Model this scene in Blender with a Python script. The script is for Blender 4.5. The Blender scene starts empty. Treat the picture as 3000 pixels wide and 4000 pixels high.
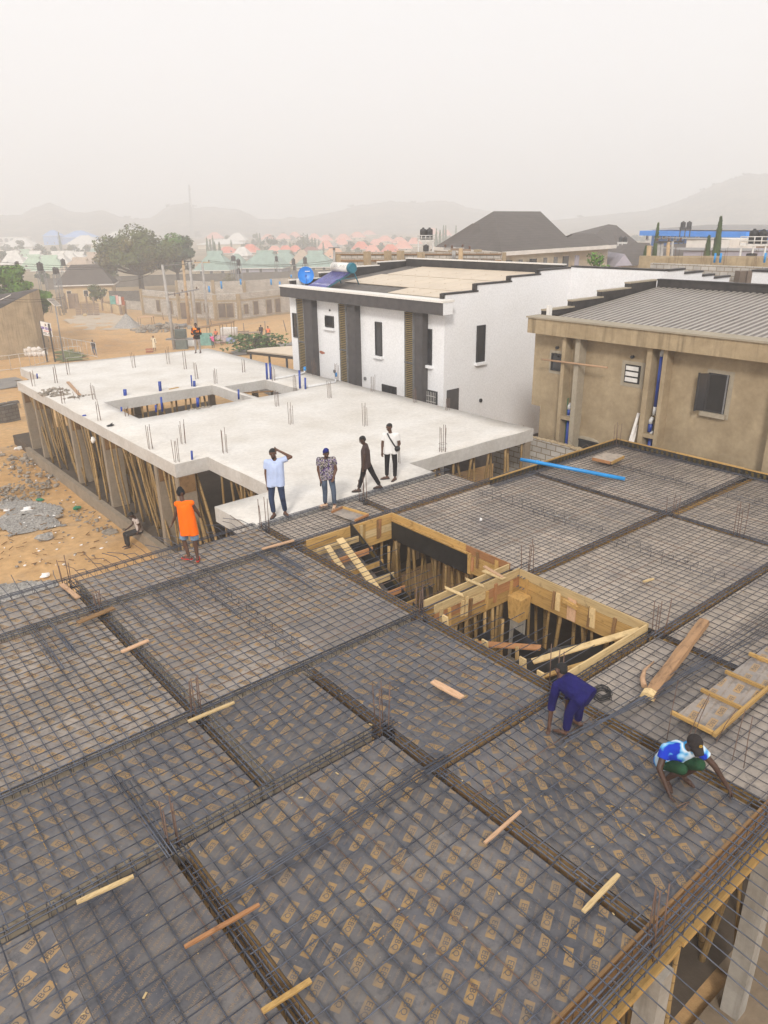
import bpy, bmesh, math, random
from mathutils import Vector, Matrix
random.seed(11)
RND = random.Random(5)
SC = bpy.context.scene
COL = SC.collection
V = Vector
R = math.radians
PI = math.pi

# ------------------------------------------------------------------ camera
CAM_H = 7.3
PITCH, ROLL, YAW, FPX = R(21.656), R(-0.93), R(50.70), 2870.0
_fw = V((math.cos(YAW)*math.cos(PITCH), math.sin(YAW)*math.cos(PITCH), -math.sin(PITCH)))
_rt = V((math.sin(YAW), -math.cos(YAW), 0))
_up = _rt.cross(_fw)
CR = _rt*math.cos(ROLL) + _up*math.sin(ROLL)
CU = -_rt*math.sin(ROLL) + _up*math.cos(ROLL)
CF = _fw
IR = V((math.sin(YAW), -math.cos(YAW), 0))      # horizontal, to the right of the view
IA = V((math.cos(YAW), math.sin(YAW), 0))       # horizontal, away from the viewer
cam_d = bpy.data.cameras.new('camera')
cam_d.sensor_fit = 'HORIZONTAL'; cam_d.sensor_width = 36.0; cam_d.lens = 36.0*FPX/3000.0
cam_d.clip_start = 0.1; cam_d.clip_end = 6000
cam = bpy.data.objects.new('camera', cam_d); COL.objects.link(cam)
m = Matrix((CR, CU, -CF)).transposed().to_4x4()
m.translation = V((0, 0, CAM_H))
cam.matrix_world = m
SC.camera = cam

def ray(px, py):
    return (CR*(px-1500) - CU*(py-2000) + CF*FPX).normalized()
def at(px, py, z=0.0):
    """surveyed point: where the sight line of a photo pixel meets the level z"""
    d = ray(px, py); t = (z-CAM_H)/d.z
    return V((d.x*t, d.y*t, z))
def atx(px, py, x):
    d = ray(px, py); t = x/d.x
    return V((x, d.y*t, CAM_H+d.z*t))
def aty(px, py, y):
    d = ray(px, py); t = y/d.y
    return V((d.x*t, y, CAM_H+d.z*t))
def gz(x, y):
    d = math.hypot(x, y)
    if d < 40: return -3.9
    if d < 92:
        t = (d-40)/52.0; t = t*t*(3-2*t)
        return -3.9 - 2.5*t
    return -6.4
def atg(px, py):
    d = ray(px, py); t = 8.0
    for _ in range(4000):
        p = V((0, 0, CAM_H)) + d*t
        if p.z <= gz(p.x, p.y): break
        t += 0.02 + t*0.002
    p.z = gz(p.x, p.y)
    return p
def pdist(px, py, dist):
    """point on a sight line at a horizontal distance"""
    d = ray(px, py); t = dist/math.hypot(d.x, d.y)
    return V((0, 0, CAM_H)) + d*t
def mpp(p):
    return (p - V((0, 0, CAM_H))).dot(CF)/FPX      # metres per photo pixel there

# ------------------------------------------------------------------ node helpers
class NT:
    def __init__(s, name):
        s.m = bpy.data.materials.new(name); s.m.use_nodes = True
        s.t = s.m.node_tree; s.t.nodes.clear()
        s.out = s.t.nodes.new('ShaderNodeOutputMaterial')
        s.b = s.t.nodes.new('ShaderNodeBsdfPrincipled')
        s.t.links.new(s.b.outputs[0], s.out.inputs[0])
        s.geo = None
    def n(s, typ, **kw):
        x = s.t.nodes.new(typ)
        for k, v in kw.items(): setattr(x, k, v)
        return x
    def l(s, a, b): s.t.links.new(a, b)
    def pos(s, scale=(1, 1, 1), rot=(0, 0, 0), obj=False):
        tc = s.n('ShaderNodeTexCoord') if obj else s.n('ShaderNodeNewGeometry')
        mp = s.n('ShaderNodeMapping'); mp.inputs['Scale'].default_value = scale; mp.inputs['Rotation'].default_value = rot
        s.l(tc.outputs['Object' if obj else 'Position'], mp.inputs[0])
        return mp.outputs[0]
    def noise(s, vec, scale, detail=4, rough=0.55):
        x = s.n('ShaderNodeTexNoise'); x.inputs['Scale'].default_value = scale
        x.inputs['Detail'].default_value = detail; x.inputs['Roughness'].default_value = rough
        s.l(vec, x.inputs['Vector']); return x.outputs['Fac']
    def ramp(s, fac, stops, interp='LINEAR'):
        r = s.n('ShaderNodeValToRGB'); r.color_ramp.interpolation = interp
        e = r.color_ramp.elements
        while len(e) > 1: e.remove(e[-1])
        for i, (p, c) in enumerate(stops):
            q = e[0] if i == 0 else e.new(p)
            q.position = p; q.color = (c, c, c, 1) if isinstance(c, (int, float)) else (c[0], c[1], c[2], 1)
        s.l(fac, r.inputs[0]); return r.outputs[0]
    def mix(s, fac, a, b, mode='MIX'):
        x = s.n('ShaderNodeMix', data_type='RGBA', blend_type=mode)
        for i, v in ((0, fac), (6, a), (7, b)):
            if isinstance(v, (int, float)): x.inputs[i].default_value = v
            elif isinstance(v, (tuple, list)): x.inputs[i].default_value = (v[0], v[1], v[2], 1)
            else: s.l(v, x.inputs[i])
        return x.outputs[2]
    def base(s, c):
        if isinstance(c, (tuple, list)): s.b.inputs['Base Color'].default_value = (c[0], c[1], c[2], 1)
        else: s.l(c, s.b.inputs['Base Color'])
    def rough(s, v):
        if isinstance(v, (int, float)): s.b.inputs['Roughness'].default_value = v
        else: s.l(v, s.b.inputs['Roughness'])
    def bump(s, h, dist=0.01, strength=0.5):
        b = s.n('ShaderNodeBump'); b.inputs['Distance'].default_value = dist; b.inputs['Strength'].default_value = strength
        s.l(h, b.inputs['Height']); s.l(b.outputs[0], s.b.inputs['Normal'])
    def set(s, **kw):
        for k, v in kw.items():
            nm = {'metal': 'Metallic', 'spec': 'Specular IOR Level', 'trans': 'Transmission Weight'}.get(k, k)
            s.b.inputs[nm].default_value = v

MAT = {}
def simple(name, c, rough=0.7, var=0.12, scale=6.0, metal=0.0, spec=0.5, bump=0.0, detail=5):
    """one colour with uneven wear"""
    t = NT(name); p = t.pos()
    f = t.noise(p, scale, detail, 0.6)
    lo = tuple(x*(1-var*1.6) for x in c); hi = tuple(min(1, x*(1+var*1.3)) for x in c)
    t.base(t.ramp(f, [(0.25, lo), (0.5, c), (0.75, hi)]))
    t.rough(rough); t.set(metal=metal, spec=spec)
    if bump: t.bump(t.noise(p, scale*6, 3), 0.02, bump)
    MAT[name] = t.m; return t.m

def stained(name, c, stain, amount=0.5, scale=0.9, rough=0.85, fine=12.0, bump=0.25, streak=False, spec=0.3):
    """plaster or concrete: blotches, fine grain and rain streaks"""
    t = NT(name); p = t.pos()
    big = t.noise(p, scale, 6, 0.62)
    f1 = t.ramp(big, [(0.38, 0.0), (0.68, amount)])
    col = t.mix(f1, c, stain)
    if streak:
        ps = t.pos(scale=(3.2, 3.2, 0.22))
        st = t.ramp(t.noise(ps, 1.6, 4, 0.6), [(0.5, 0.0), (0.75, amount)])
        col = t.mix(st, col, tuple(x*0.6 for x in stain))
    g = t.noise(p, fine, 5, 0.65)
    gc = t.ramp(g, [(0.2, 0.84), (0.8, 1.12)])
    col = t.mix(1.0, col, gc, 'MULTIPLY')
    t.base(col); t.rough(rough); t.set(spec=spec)
    if bump: t.bump(g, 0.015, bump)
    MAT[name] = t.m; return t.m

def wood(name, c, dark, axis_scale=(1.2, 14, 14), rough=0.75):
    t = NT(name); oi = t.n('ShaderNodeObjectInfo'); tc = t.n('ShaderNodeTexCoord'); mp = t.n('ShaderNodeVectorMath', operation='ADD')
    sc = t.n('ShaderNodeVectorMath', operation='SCALE'); t.l(oi.outputs['Location'], sc.inputs[0]); sc.inputs['Scale'].default_value = 3.7
    t.l(tc.outputs['Generated'], mp.inputs[0]); t.l(sc.outputs[0], mp.inputs[1]); p = mp.outputs[0]   # grain runs with the longest side
    f = t.noise(p, 4.5, 7, 0.7)
    kn = t.ramp(t.noise(t.pos(), 5.0, 4, 0.6), [(0.6, 0.0), (0.72, 0.55)])
    col = t.ramp(f, [(0.25, dark), (0.5, c), (0.8, tuple(min(1, x*1.18) for x in c))])
    rv = t.ramp(oi.outputs['Random'], [(0, 0.78), (1, 1.18)])
    col = t.mix(kn, col, tuple(x*0.55 for x in dark))
    t.base(t.mix(1.0, col, rv, 'MULTIPLY')); t.rough(rough); t.set(spec=0.3)
    t.bump(f, 0.004, 0.4)
    MAT[name] = t.m; return t.m

# ------------------------------------------------------------------ materials
def film(name, base, dust, lo, hi, rough):
    """film-faced plywood: dark glossy film under dust, scuffs and dried slurry"""
    t = NT(name); p = t.pos()
    a = t.ramp(t.noise(p, 1.1, 8, 0.7), [(0.36, lo), (0.64, hi)])
    c = t.mix(a, base, dust)
    oi = t.n('ShaderNodeObjectInfo')
    c = t.mix(1.0, c, t.ramp(oi.outputs['Random'], [(0, 0.78), (1, 1.2)]), 'MULTIPLY')
    stn = t.ramp(t.noise(p, 0.55, 5, 0.6), [(0.56, 0.0), (0.66, 0.45)])
    c = t.mix(stn, c, (0.05, 0.055, 0.085))
    blot = t.ramp(t.noise(p, 4.1, 7, 0.75), [(0.5, 0.0), (0.66, 0.7)])
    c = t.mix(blot, c, tuple(x*0.62 for x in base))
    sp = t.ramp(t.noise(p, 26, 3, 0.6), [(0.66, 0.0), (0.74, 0.5)])
    c = t.mix(sp, c, tuple(min(1, x*1.7) for x in dust))
    t.base(c)
    t.rough(t.ramp(t.noise(p, 2.2, 5, 0.6), [(0.3, rough-0.1), (0.7, rough+0.2)])); t.set(spec=0.42)
    t.bump(t.noise(p, 9, 4), 0.004, 0.3)
    MAT[name] = t.m
film('film_ply_clean', (0.058, 0.062, 0.080), (0.215, 0.19, 0.168), 0.06, 0.72, 0.36)
film('film_ply_dusty', (0.115, 0.112, 0.118), (0.37, 0.31, 0.255), 0.25, 0.95, 0.5)
film('film_ply_bare', (0.22, 0.192, 0.168), (0.47, 0.39, 0.315), 0.35, 0.95, 0.55)
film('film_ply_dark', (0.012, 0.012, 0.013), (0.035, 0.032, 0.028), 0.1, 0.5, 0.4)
def printink(name, c, under, lo, hi):
    t = NT(name); p = t.pos()
    f = t.ramp(t.noise(p, 0.9, 7, 0.72), [(0.38, lo), (0.6, hi)])
    f2 = t.ramp(t.noise(p, 22, 4, 0.65), [(0.35, 0.55), (0.6, 1.0)])
    mm = t.n('ShaderNodeMath', operation='MULTIPLY'); t.l(f, mm.inputs[0]); t.l(f2, mm.inputs[1])
    t.base(t.mix(mm.outputs[0], under, c)); t.rough(0.5); t.set(spec=0.4); MAT[name] = t.m
printink('print_tan', (0.345, 0.21, 0.076), (0.14, 0.122, 0.11), 0.25, 1.0)
printink('print_faint', (0.40, 0.245, 0.10), (0.24, 0.19, 0.14), 0.3, 1.0)
printink('print_fine', (0.30, 0.19, 0.095), (0.16, 0.138, 0.118), 0.3, 1.0)
printink('print_dark', (0.13, 0.088, 0.02), (0.02, 0.018, 0.012), 0.3, 0.9)
simple('print_letter', (0.085, 0.08, 0.085), 0.5, 0.2, 4)
simple('rebar_steel', (0.074, 0.082, 0.108), 0.5, 0.35, 5, metal=0.25)
simple('rebar_rust', (0.135, 0.082, 0.06), 0.75, 0.4, 7)
simple('rebar_mid', (0.088, 0.083, 0.09), 0.6, 0.4, 5, metal=0.2)
wood('plank_yellow', (0.47, 0.29, 0.10), (0.24, 0.13, 0.042))
wood('plank_pale', (0.57, 0.42, 0.215), (0.34, 0.22, 0.095))
wood('plank_orange', (0.40, 0.195, 0.085), (0.24, 0.10, 0.04))
wood('plank_brown', (0.235, 0.135, 0.058), (0.10, 0.05, 0.022))
wood('plank_pinkish', (0.53, 0.335, 0.205), (0.34, 0.19, 0.10))
wood('bark_slab', (0.34, 0.20, 0.105), (0.10, 0.06, 0.035), (1.5, 9, 9))
wood('form_side', (0.40, 0.26, 0.12), (0.24, 0.145, 0.07))
wood('form_side_yellow', (0.38, 0.235, 0.08), (0.22, 0.125, 0.04))
simple('form_grey', (0.42, 0.36, 0.28), 0.75, 0.2, 2.5)
def bamboo(name, c, dark):
    t = NT(name); p = t.pos(scale=(30, 30, 1.2), obj=True)
    oi = t.n('ShaderNodeObjectInfo')
    f = t.noise(p, 1.2, 4, 0.6)
    col = t.ramp(f, [(0.25, dark), (0.55, c), (0.85, tuple(min(1, x*1.2) for x in c))])
    rv = t.ramp(oi.outputs['Random'], [(0, 0.7), (1, 1.2)])
    t.base(t.mix(1.0, col, rv, 'MULTIPLY')); t.rough(0.55); t.set(spec=0.35); MAT[name] = t.m
bamboo('bamboo', (0.33, 0.215, 0.088), (0.15, 0.095, 0.042))
simple('bamboo_node', (0.20, 0.125, 0.055), 0.7, 0.2, 8)
stained('slab_white', (0.70, 0.67, 0.63), (0.54, 0.495, 0.435), 0.75, 0.42, 0.85, 9, 0.5)
stained('slab_edge', (0.56, 0.54, 0.515), (0.42, 0.39, 0.35), 0.6, 1.0, 0.9, 10, 0.4)
stained('concrete_grey', (0.36, 0.335, 0.30), (0.24, 0.215, 0.18), 0.7, 1.4, 0.9, 12, 0.4, streak=True)
stained('concrete_col', (0.30, 0.245, 0.185), (0.20, 0.16, 0.115), 0.6, 1.6, 0.9, 12, 0.4)
stained('soil_floor_shaded', (0.105, 0.08, 0.058), (0.06, 0.048, 0.038), 0.7, 0.9, 0.95, 8, 0.8)  # soil darkened: the shade under the decks is put into its colour
stained('soil_yard_shaded', (0.27, 0.205, 0.14), (0.17, 0.13, 0.09), 0.7, 0.9, 0.95, 8, 0.8)  # soil kept darker than open ground, shade at the deck edge in its colour
stained('plaster_tan', (0.40, 0.312, 0.20), (0.26, 0.195, 0.118), 0.8, 0.9, 0.9, 7, 0.3)
stained('plaster_patch', (0.36, 0.31, 0.235), (0.30, 0.26, 0.2), 0.6, 1.5, 0.9, 9, 0.3)
stained('plaster_band', (0.42, 0.325, 0.205), (0.28, 0.21, 0.125), 0.85, 0.9, 0.9, 7, 0.3, streak=True)
stained('paint_white', (0.80, 0.80, 0.815), (0.72, 0.71, 0.70), 0.42, 0.5, 0.75, 14, 0.1)
stained('paint_white_warm', (0.76, 0.73, 0.69), (0.66, 0.62, 0.56), 0.5, 0.6, 0.8, 14, 0.1)
simple('paint_charcoal', (0.068, 0.062, 0.062), 0.8, 0.18, 3, bump=0.15)
simple('membrane_black', (0.030, 0.026, 0.025), 0.6, 0.5, 2.5, bump=0.5)
simple('metal_dark', (0.025, 0.025, 0.027), 0.45, 0.2, 4)
simple('metal_grey', (0.20, 0.20, 0.205), 0.5, 0.2, 4, metal=0.3)
simple('metal_white', (0.62, 0.60, 0.57), 0.5, 0.15, 5)
simple('louver_gold', (0.36, 0.265, 0.12), 0.5, 0.15, 6, metal=0.2)
simple('glass_dark', (0.028, 0.028, 0.031), 0.12, 0.35, 1.3, spec=0.6)
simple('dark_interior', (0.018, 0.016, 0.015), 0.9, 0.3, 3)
simple('pipe_blue', (0.012, 0.125, 0.46), 0.38, 0.15, 3)
simple('pipe_deep_blue', (0.008, 0.045, 0.30), 0.4, 0.2, 3)
simple('pipe_bright_blue', (0.01, 0.25, 0.62), 0.35, 0.12, 3)
simple('pipe_white', (0.60, 0.60, 0.60), 0.45, 0.1, 5)
simple('pipe_green', (0.02, 0.20, 0.10), 0.5, 0.1, 5)
simple('dish_blue', (0.006, 0.20, 0.66), 0.4, 0.1, 3)
simple('teal_paint', (0.012, 0.145, 0.21), 0.4, 0.15, 4)
simple('tube_violet', (0.10, 0.10, 0.30), 0.18, 0.3, 2.5, spec=0.7)
simple('white_enamel', (0.76, 0.74, 0.70), 0.35, 0.06, 4)
simple('sheet_cream', (0.60, 0.50, 0.385), 0.55, 0.07, 0.8)
simple('sheet_dark', (0.115, 0.10, 0.088), 0.6, 0.25, 2)
simple('sheet_beige', (0.34, 0.305, 0.265), 0.42, 0.12, 1.2)
simple('sheet_groove', (0.17, 0.15, 0.138), 0.6, 0.2, 2)
simple('opening_dark', (0.15, 0.112, 0.085), 0.9, 0.3, 1)
simple('plastic_black', (0.014, 0.014, 0.015), 0.5, 0.3, 3)
simple('plastic_white', (0.72, 0.70, 0.67), 0.5, 0.1, 5)
simple('rubble', (0.27, 0.235, 0.195), 0.95, 0.4, 4)
simple('gravel_grey', (0.33, 0.315, 0.295), 0.95, 0.4, 9, bump=1.0)
simple('cloth_white', (0.68, 0.64, 0.60), 0.9, 0.12, 8)
simple('paper_white', (0.80, 0.78, 0.76), 0.8, 0.08, 8)
simple('wire_black', (0.02, 0.019, 0.02), 0.6, 0.2, 5)
simple('pole_grey', (0.34, 0.325, 0.31), 0.85, 0.22, 2.5)
simple('pole_tan', (0.42, 0.29, 0.16), 0.85, 0.2, 2.5)
simple('steel_green', (0.10, 0.125, 0.115), 0.6, 0.2, 3)
simple('insulator', (0.11, 0.055, 0.035), 0.4, 0.2, 3)

def block_mat(name, c1, c2, mortar, bw=0.45, bh=0.225, ms=0.018):
    """hollow sandcrete blocks: bond follows the wall whichever way it faces"""
    t = NT(name); g = t.n('ShaderNodeNewGeometry')
    sep = t.n('ShaderNodeSeparateXYZ'); t.l(g.outputs['Position'], sep.inputs[0])
    ns = t.n('ShaderNodeSeparateXYZ'); t.l(g.outputs['True Normal'], ns.inputs[0])
    ab = t.n('ShaderNodeMath', operation='ABSOLUTE'); t.l(ns.outputs[0], ab.inputs[0])
    gt = t.n('ShaderNodeMath', operation='GREATER_THAN'); t.l(ab.outputs[0], gt.inputs[0]); gt.inputs[1].default_value = 0.7
    mx = t.n('ShaderNodeMix', data_type='FLOAT'); t.l(gt.outputs[0], mx.inputs[0]); t.l(sep.outputs[0], mx.inputs[2]); t.l(sep.outputs[1], mx.inputs[3])
    cb = t.n('ShaderNodeCombineXYZ'); t.l(mx.outputs[0], cb.inputs[0]); t.l(sep.outputs[2], cb.inputs[1])
    b = t.n('ShaderNodeTexBrick'); t.l(cb.outputs[0], b.inputs[0])
    b.inputs['Scale'].default_value = 1.0; b.inputs['Brick Width'].default_value = bw; b.inputs['Row Height'].default_value = bh
    b.inputs['Mortar Size'].default_value = ms; b.inputs['Color1'].default_value = (*c1, 1); b.inputs['Color2'].default_value = (*c2, 1); b.inputs['Mortar'].default_value = (*mortar, 1)
    p = t.pos(); f = t.ramp(t.noise(p, 1.1, 6, 0.65), [(0.3, 0.75), (0.7, 1.15)])
    t.base(t.mix(1.0, b.outputs[0], f, 'MULTIPLY')); t.rough(0.95); t.set(spec=0.2)
    t.bump(b.outputs[1], 0.02, -0.5); MAT[name] = t.m
block_mat('block_grey', (0.50, 0.47, 0.43), (0.43, 0.40, 0.365), (0.24, 0.19, 0.13))
block_mat('block_brown', (0.19, 0.165, 0.14), (0.155, 0.135, 0.115), (0.10, 0.085, 0.065))
block_mat('block_dark', (0.17, 0.155, 0.14), (0.13, 0.118, 0.105), (0.08, 0.07, 0.06))

def roof_mat(name, c, rough=0.7, band=2.4, contrast=0.25):
    """roofing in courses: lines follow the height, with weather blotches"""
    t = NT(name); p = t.pos(); sep = t.n('ShaderNodeSeparateXYZ'); t.l(p, sep.inputs[0])
    w = t.n('ShaderNodeMath', operation='MULTIPLY'); t.l(sep.outputs[2], w.inputs[0]); w.inputs[1].default_value = band*2
    fr = t.n('ShaderNodeMath', operation='FRACT'); t.l(w.outputs[0], fr.inputs[0])
    ln = t.ramp(fr.outputs[0], [(0.0, 1-contrast), (0.3, 1.0), (1.0, 1.05)])
    f = t.ramp(t.noise(p, 0.9, 6, 0.6), [(0.3, 0.82), (0.7, 1.15)])
    col = t.mix(1.0, t.mix(1.0, c, ln, 'MULTIPLY'), f, 'MULTIPLY')
    t.base(col); t.rough(rough); t.set(spec=0.3); MAT[name] = t.m
roof_mat('roof_brown', (0.088, 0.072, 0.062)); roof_mat('roof_dark', (0.068, 0.057, 0.055)); roof_mat('roof_slate', (0.06, 0.058, 0.062))
roof_mat('roof_green', (0.25, 0.335, 0.29), 0.6, 1, 0.06); roof_mat('roof_pale_green', (0.36, 0.46, 0.35), 0.6, 1, 0.06)
roof_mat('roof_white', (0.62, 0.59, 0.55), 0.6, 1, 0.06); roof_mat('roof_red', (0.60, 0.19, 0.13), 0.7, 1.5, 0.1)
roof_mat('roof_pink', (0.62, 0.30, 0.235), 0.7, 1.5, 0.1); roof_mat('roof_tan', (0.42, 0.32, 0.24), 0.7, 1, 0.06)
roof_mat('roof_orange', (0.58, 0.33, 0.20), 0.7, 1.5, 0.1); roof_mat('roof_blue', (0.16, 0.34, 0.70), 0.6, 1, 0.06)
roof_mat('roof_maroon', (0.22, 0.095, 0.075), 0.7, 1.5, 0.12); roof_mat('roof_grey', (0.26, 0.245, 0.235), 0.6, 1, 0.06)
simple('house_cream', (0.56, 0.485, 0.37), 0.85, 0.1, 1); simple('house_white', (0.66, 0.63, 0.59), 0.85, 0.1, 1)
simple('house_yellow', (0.52, 0.385, 0.215), 0.85, 0.15, 0.9); simple('house_lilac', (0.36, 0.34, 0.40), 0.85, 0.1, 1)
simple('house_brown', (0.24, 0.17, 0.12), 0.85, 0.15, 1); simple('house_blue', (0.004, 0.18, 0.66), 0.7, 0.12, 0.8)
simple('band_blue', (0.004, 0.25, 0.86), 0.6, 0.08, 0.8)
simple('rust_red', (0.35, 0.12, 0.07), 0.8, 0.25, 3)

def leafmat(name, c, var=0.5):
    t = NT(name); p = t.pos()
    f = t.noise(p, 1.1, 4, 0.6); oi = t.n('ShaderNodeObjectInfo')
    col = t.ramp(f, [(0.25, tuple(x*(1-var) for x in c)), (0.55, c), (0.8, (min(1, c[0]*1.55), min(1, c[1]*1.4), c[2]*1.1))])
    t.base(col); t.rough(0.65); t.set(spec=0.25)
    t.b.inputs['Subsurface Weight'].default_value = 0.0
    MAT[name] = t.m
leafmat('leaf_olive', (0.088, 0.108, 0.024)); leafmat('leaf_green', (0.095, 0.20, 0.022)); leafmat('leaf_dark', (0.036, 0.070, 0.02))
leafmat('leaf_far', (0.085, 0.095, 0.045)); leafmat('leaf_cypress', (0.07, 0.115, 0.035)); leafmat('leaf_dry', (0.15, 0.13, 0.042)); leafmat('leaf_banana', (0.085, 0.165, 0.035))
simple('bark', (0.085, 0.066, 0.05), 0.9, 0.3, 4)

def ground_mat():
    t = NT('ground_earth'); p = t.pos()
    big = t.noise(p, 0.055, 7, 0.62); mid = t.noise(p, 0.45, 7, 0.65); fine = t.noise(p, 3.2, 6, 0.7); spk = t.noise(p, 14, 3, 0.6)
    c = t.ramp(big, [(0.3, (0.38, 0.215, 0.092)), (0.47, (0.53, 0.325, 0.15)), (0.62, (0.55, 0.355, 0.18)), (0.78, (0.44, 0.33, 0.22))])
    gr = t.ramp(mid, [(0.54, 0.0), (0.7, 0.5)])
    c = t.mix(gr, c, (0.33, 0.275, 0.215))
    c = t.mix(1.0, c, t.ramp(fine, [(0.25, 0.72), (0.7, 1.16)]), 'MULTIPLY')
    c = t.mix(t.ramp(spk, [(0.66, 0.0), (0.72, 0.6)]), c, (0.20, 0.16, 0.12))
    g = t.n('ShaderNodeNewGeometry'); ml = t.n('ShaderNodeVectorMath', operation='LENGTH'); t.l(g.outputs['Position'], ml.inputs[0])
    dv = t.n('ShaderNodeMath', operation='DIVIDE'); t.l(ml.outputs['Value'], dv.inputs[0]); dv.inputs[1].default_value = 400.0
    far = t.ramp(t.noise(p, 0.02, 6, 0.6), [(0.35, (0.17, 0.14, 0.075)), (0.55, (0.30, 0.225, 0.14)), (0.7, (0.11, 0.11, 0.05))])
    c = t.mix(t.ramp(dv.outputs[0], [(0.27, 0.0), (0.5, 1.0)]), c, far)
    t.base(c); t.rough(0.95); t.set(spec=0.15)
    t.bump(fine, 0.06, 0.5); MAT['ground_earth'] = t.m
    t = NT('hill_scrub'); p = t.pos()
    c = t.ramp(t.noise(p, 0.03, 7, 0.65), [(0.35, (0.10, 0.095, 0.07)), (0.5, (0.17, 0.145, 0.105)), (0.7, (0.30, 0.25, 0.19))])
    c = t.mix(1.0, c, t.ramp(t.noise(p, 0.16, 5, 0.65), [(0.35, 0.55), (0.65, 1.25)]), 'MULTIPLY')
    t.base(c); t.rough(0.95); MAT['hill_scrub'] = t.m
    t = NT('asphalt'); p = t.pos()
    c = t.ramp(t.noise(p, 0.6, 6, 0.6), [(0.3, (0.15, 0.14, 0.135)), (0.7, (0.25, 0.225, 0.195))])
    t.base(c); t.rough(0.9); MAT['asphalt'] = t.m
    t = NT('gravel'); p = t.pos()
    vor = t.n('ShaderNodeTexVoronoi'); vor.inputs['Scale'].default_value = 17; t.l(p, vor.inputs['Vector'])
    c = t.mix(1.0, t.ramp(t.noise(p, 1.3, 5, 0.6), [(0.3, (0.25, 0.24, 0.225)), (0.7, (0.37, 0.345, 0.315))]), t.ramp(vor.outputs['Color'], [(0.1, 0.55), (0.8, 1.3)]), 'MULTIPLY')
    t.base(c); t.rough(0.95); t.bump(vor.outputs['Distance'], 0.03, 0.8); MAT['gravel'] = t.m
    t = NT('dust'); p = t.pos()
    c = t.ramp(t.noise(p, 0.7, 6, 0.65), [(0.3, (0.40, 0.30, 0.2)), (0.6, (0.46, 0.39, 0.31)), (0.8, (0.36, 0.32, 0.27))])
    t.base(c); t.rough(0.95); MAT['dust'] = t.m
    t = NT('lawn'); p = t.pos()
    c = t.ramp(t.noise(p, 3, 6, 0.7), [(0.3, (0.07, 0.085, 0.025)), (0.6, (0.13, 0.15, 0.045)), (0.8, (0.25, 0.22, 0.1))])
    t.base(c); t.rough(0.95); MAT['lawn'] = t.m
ground_mat()

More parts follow.
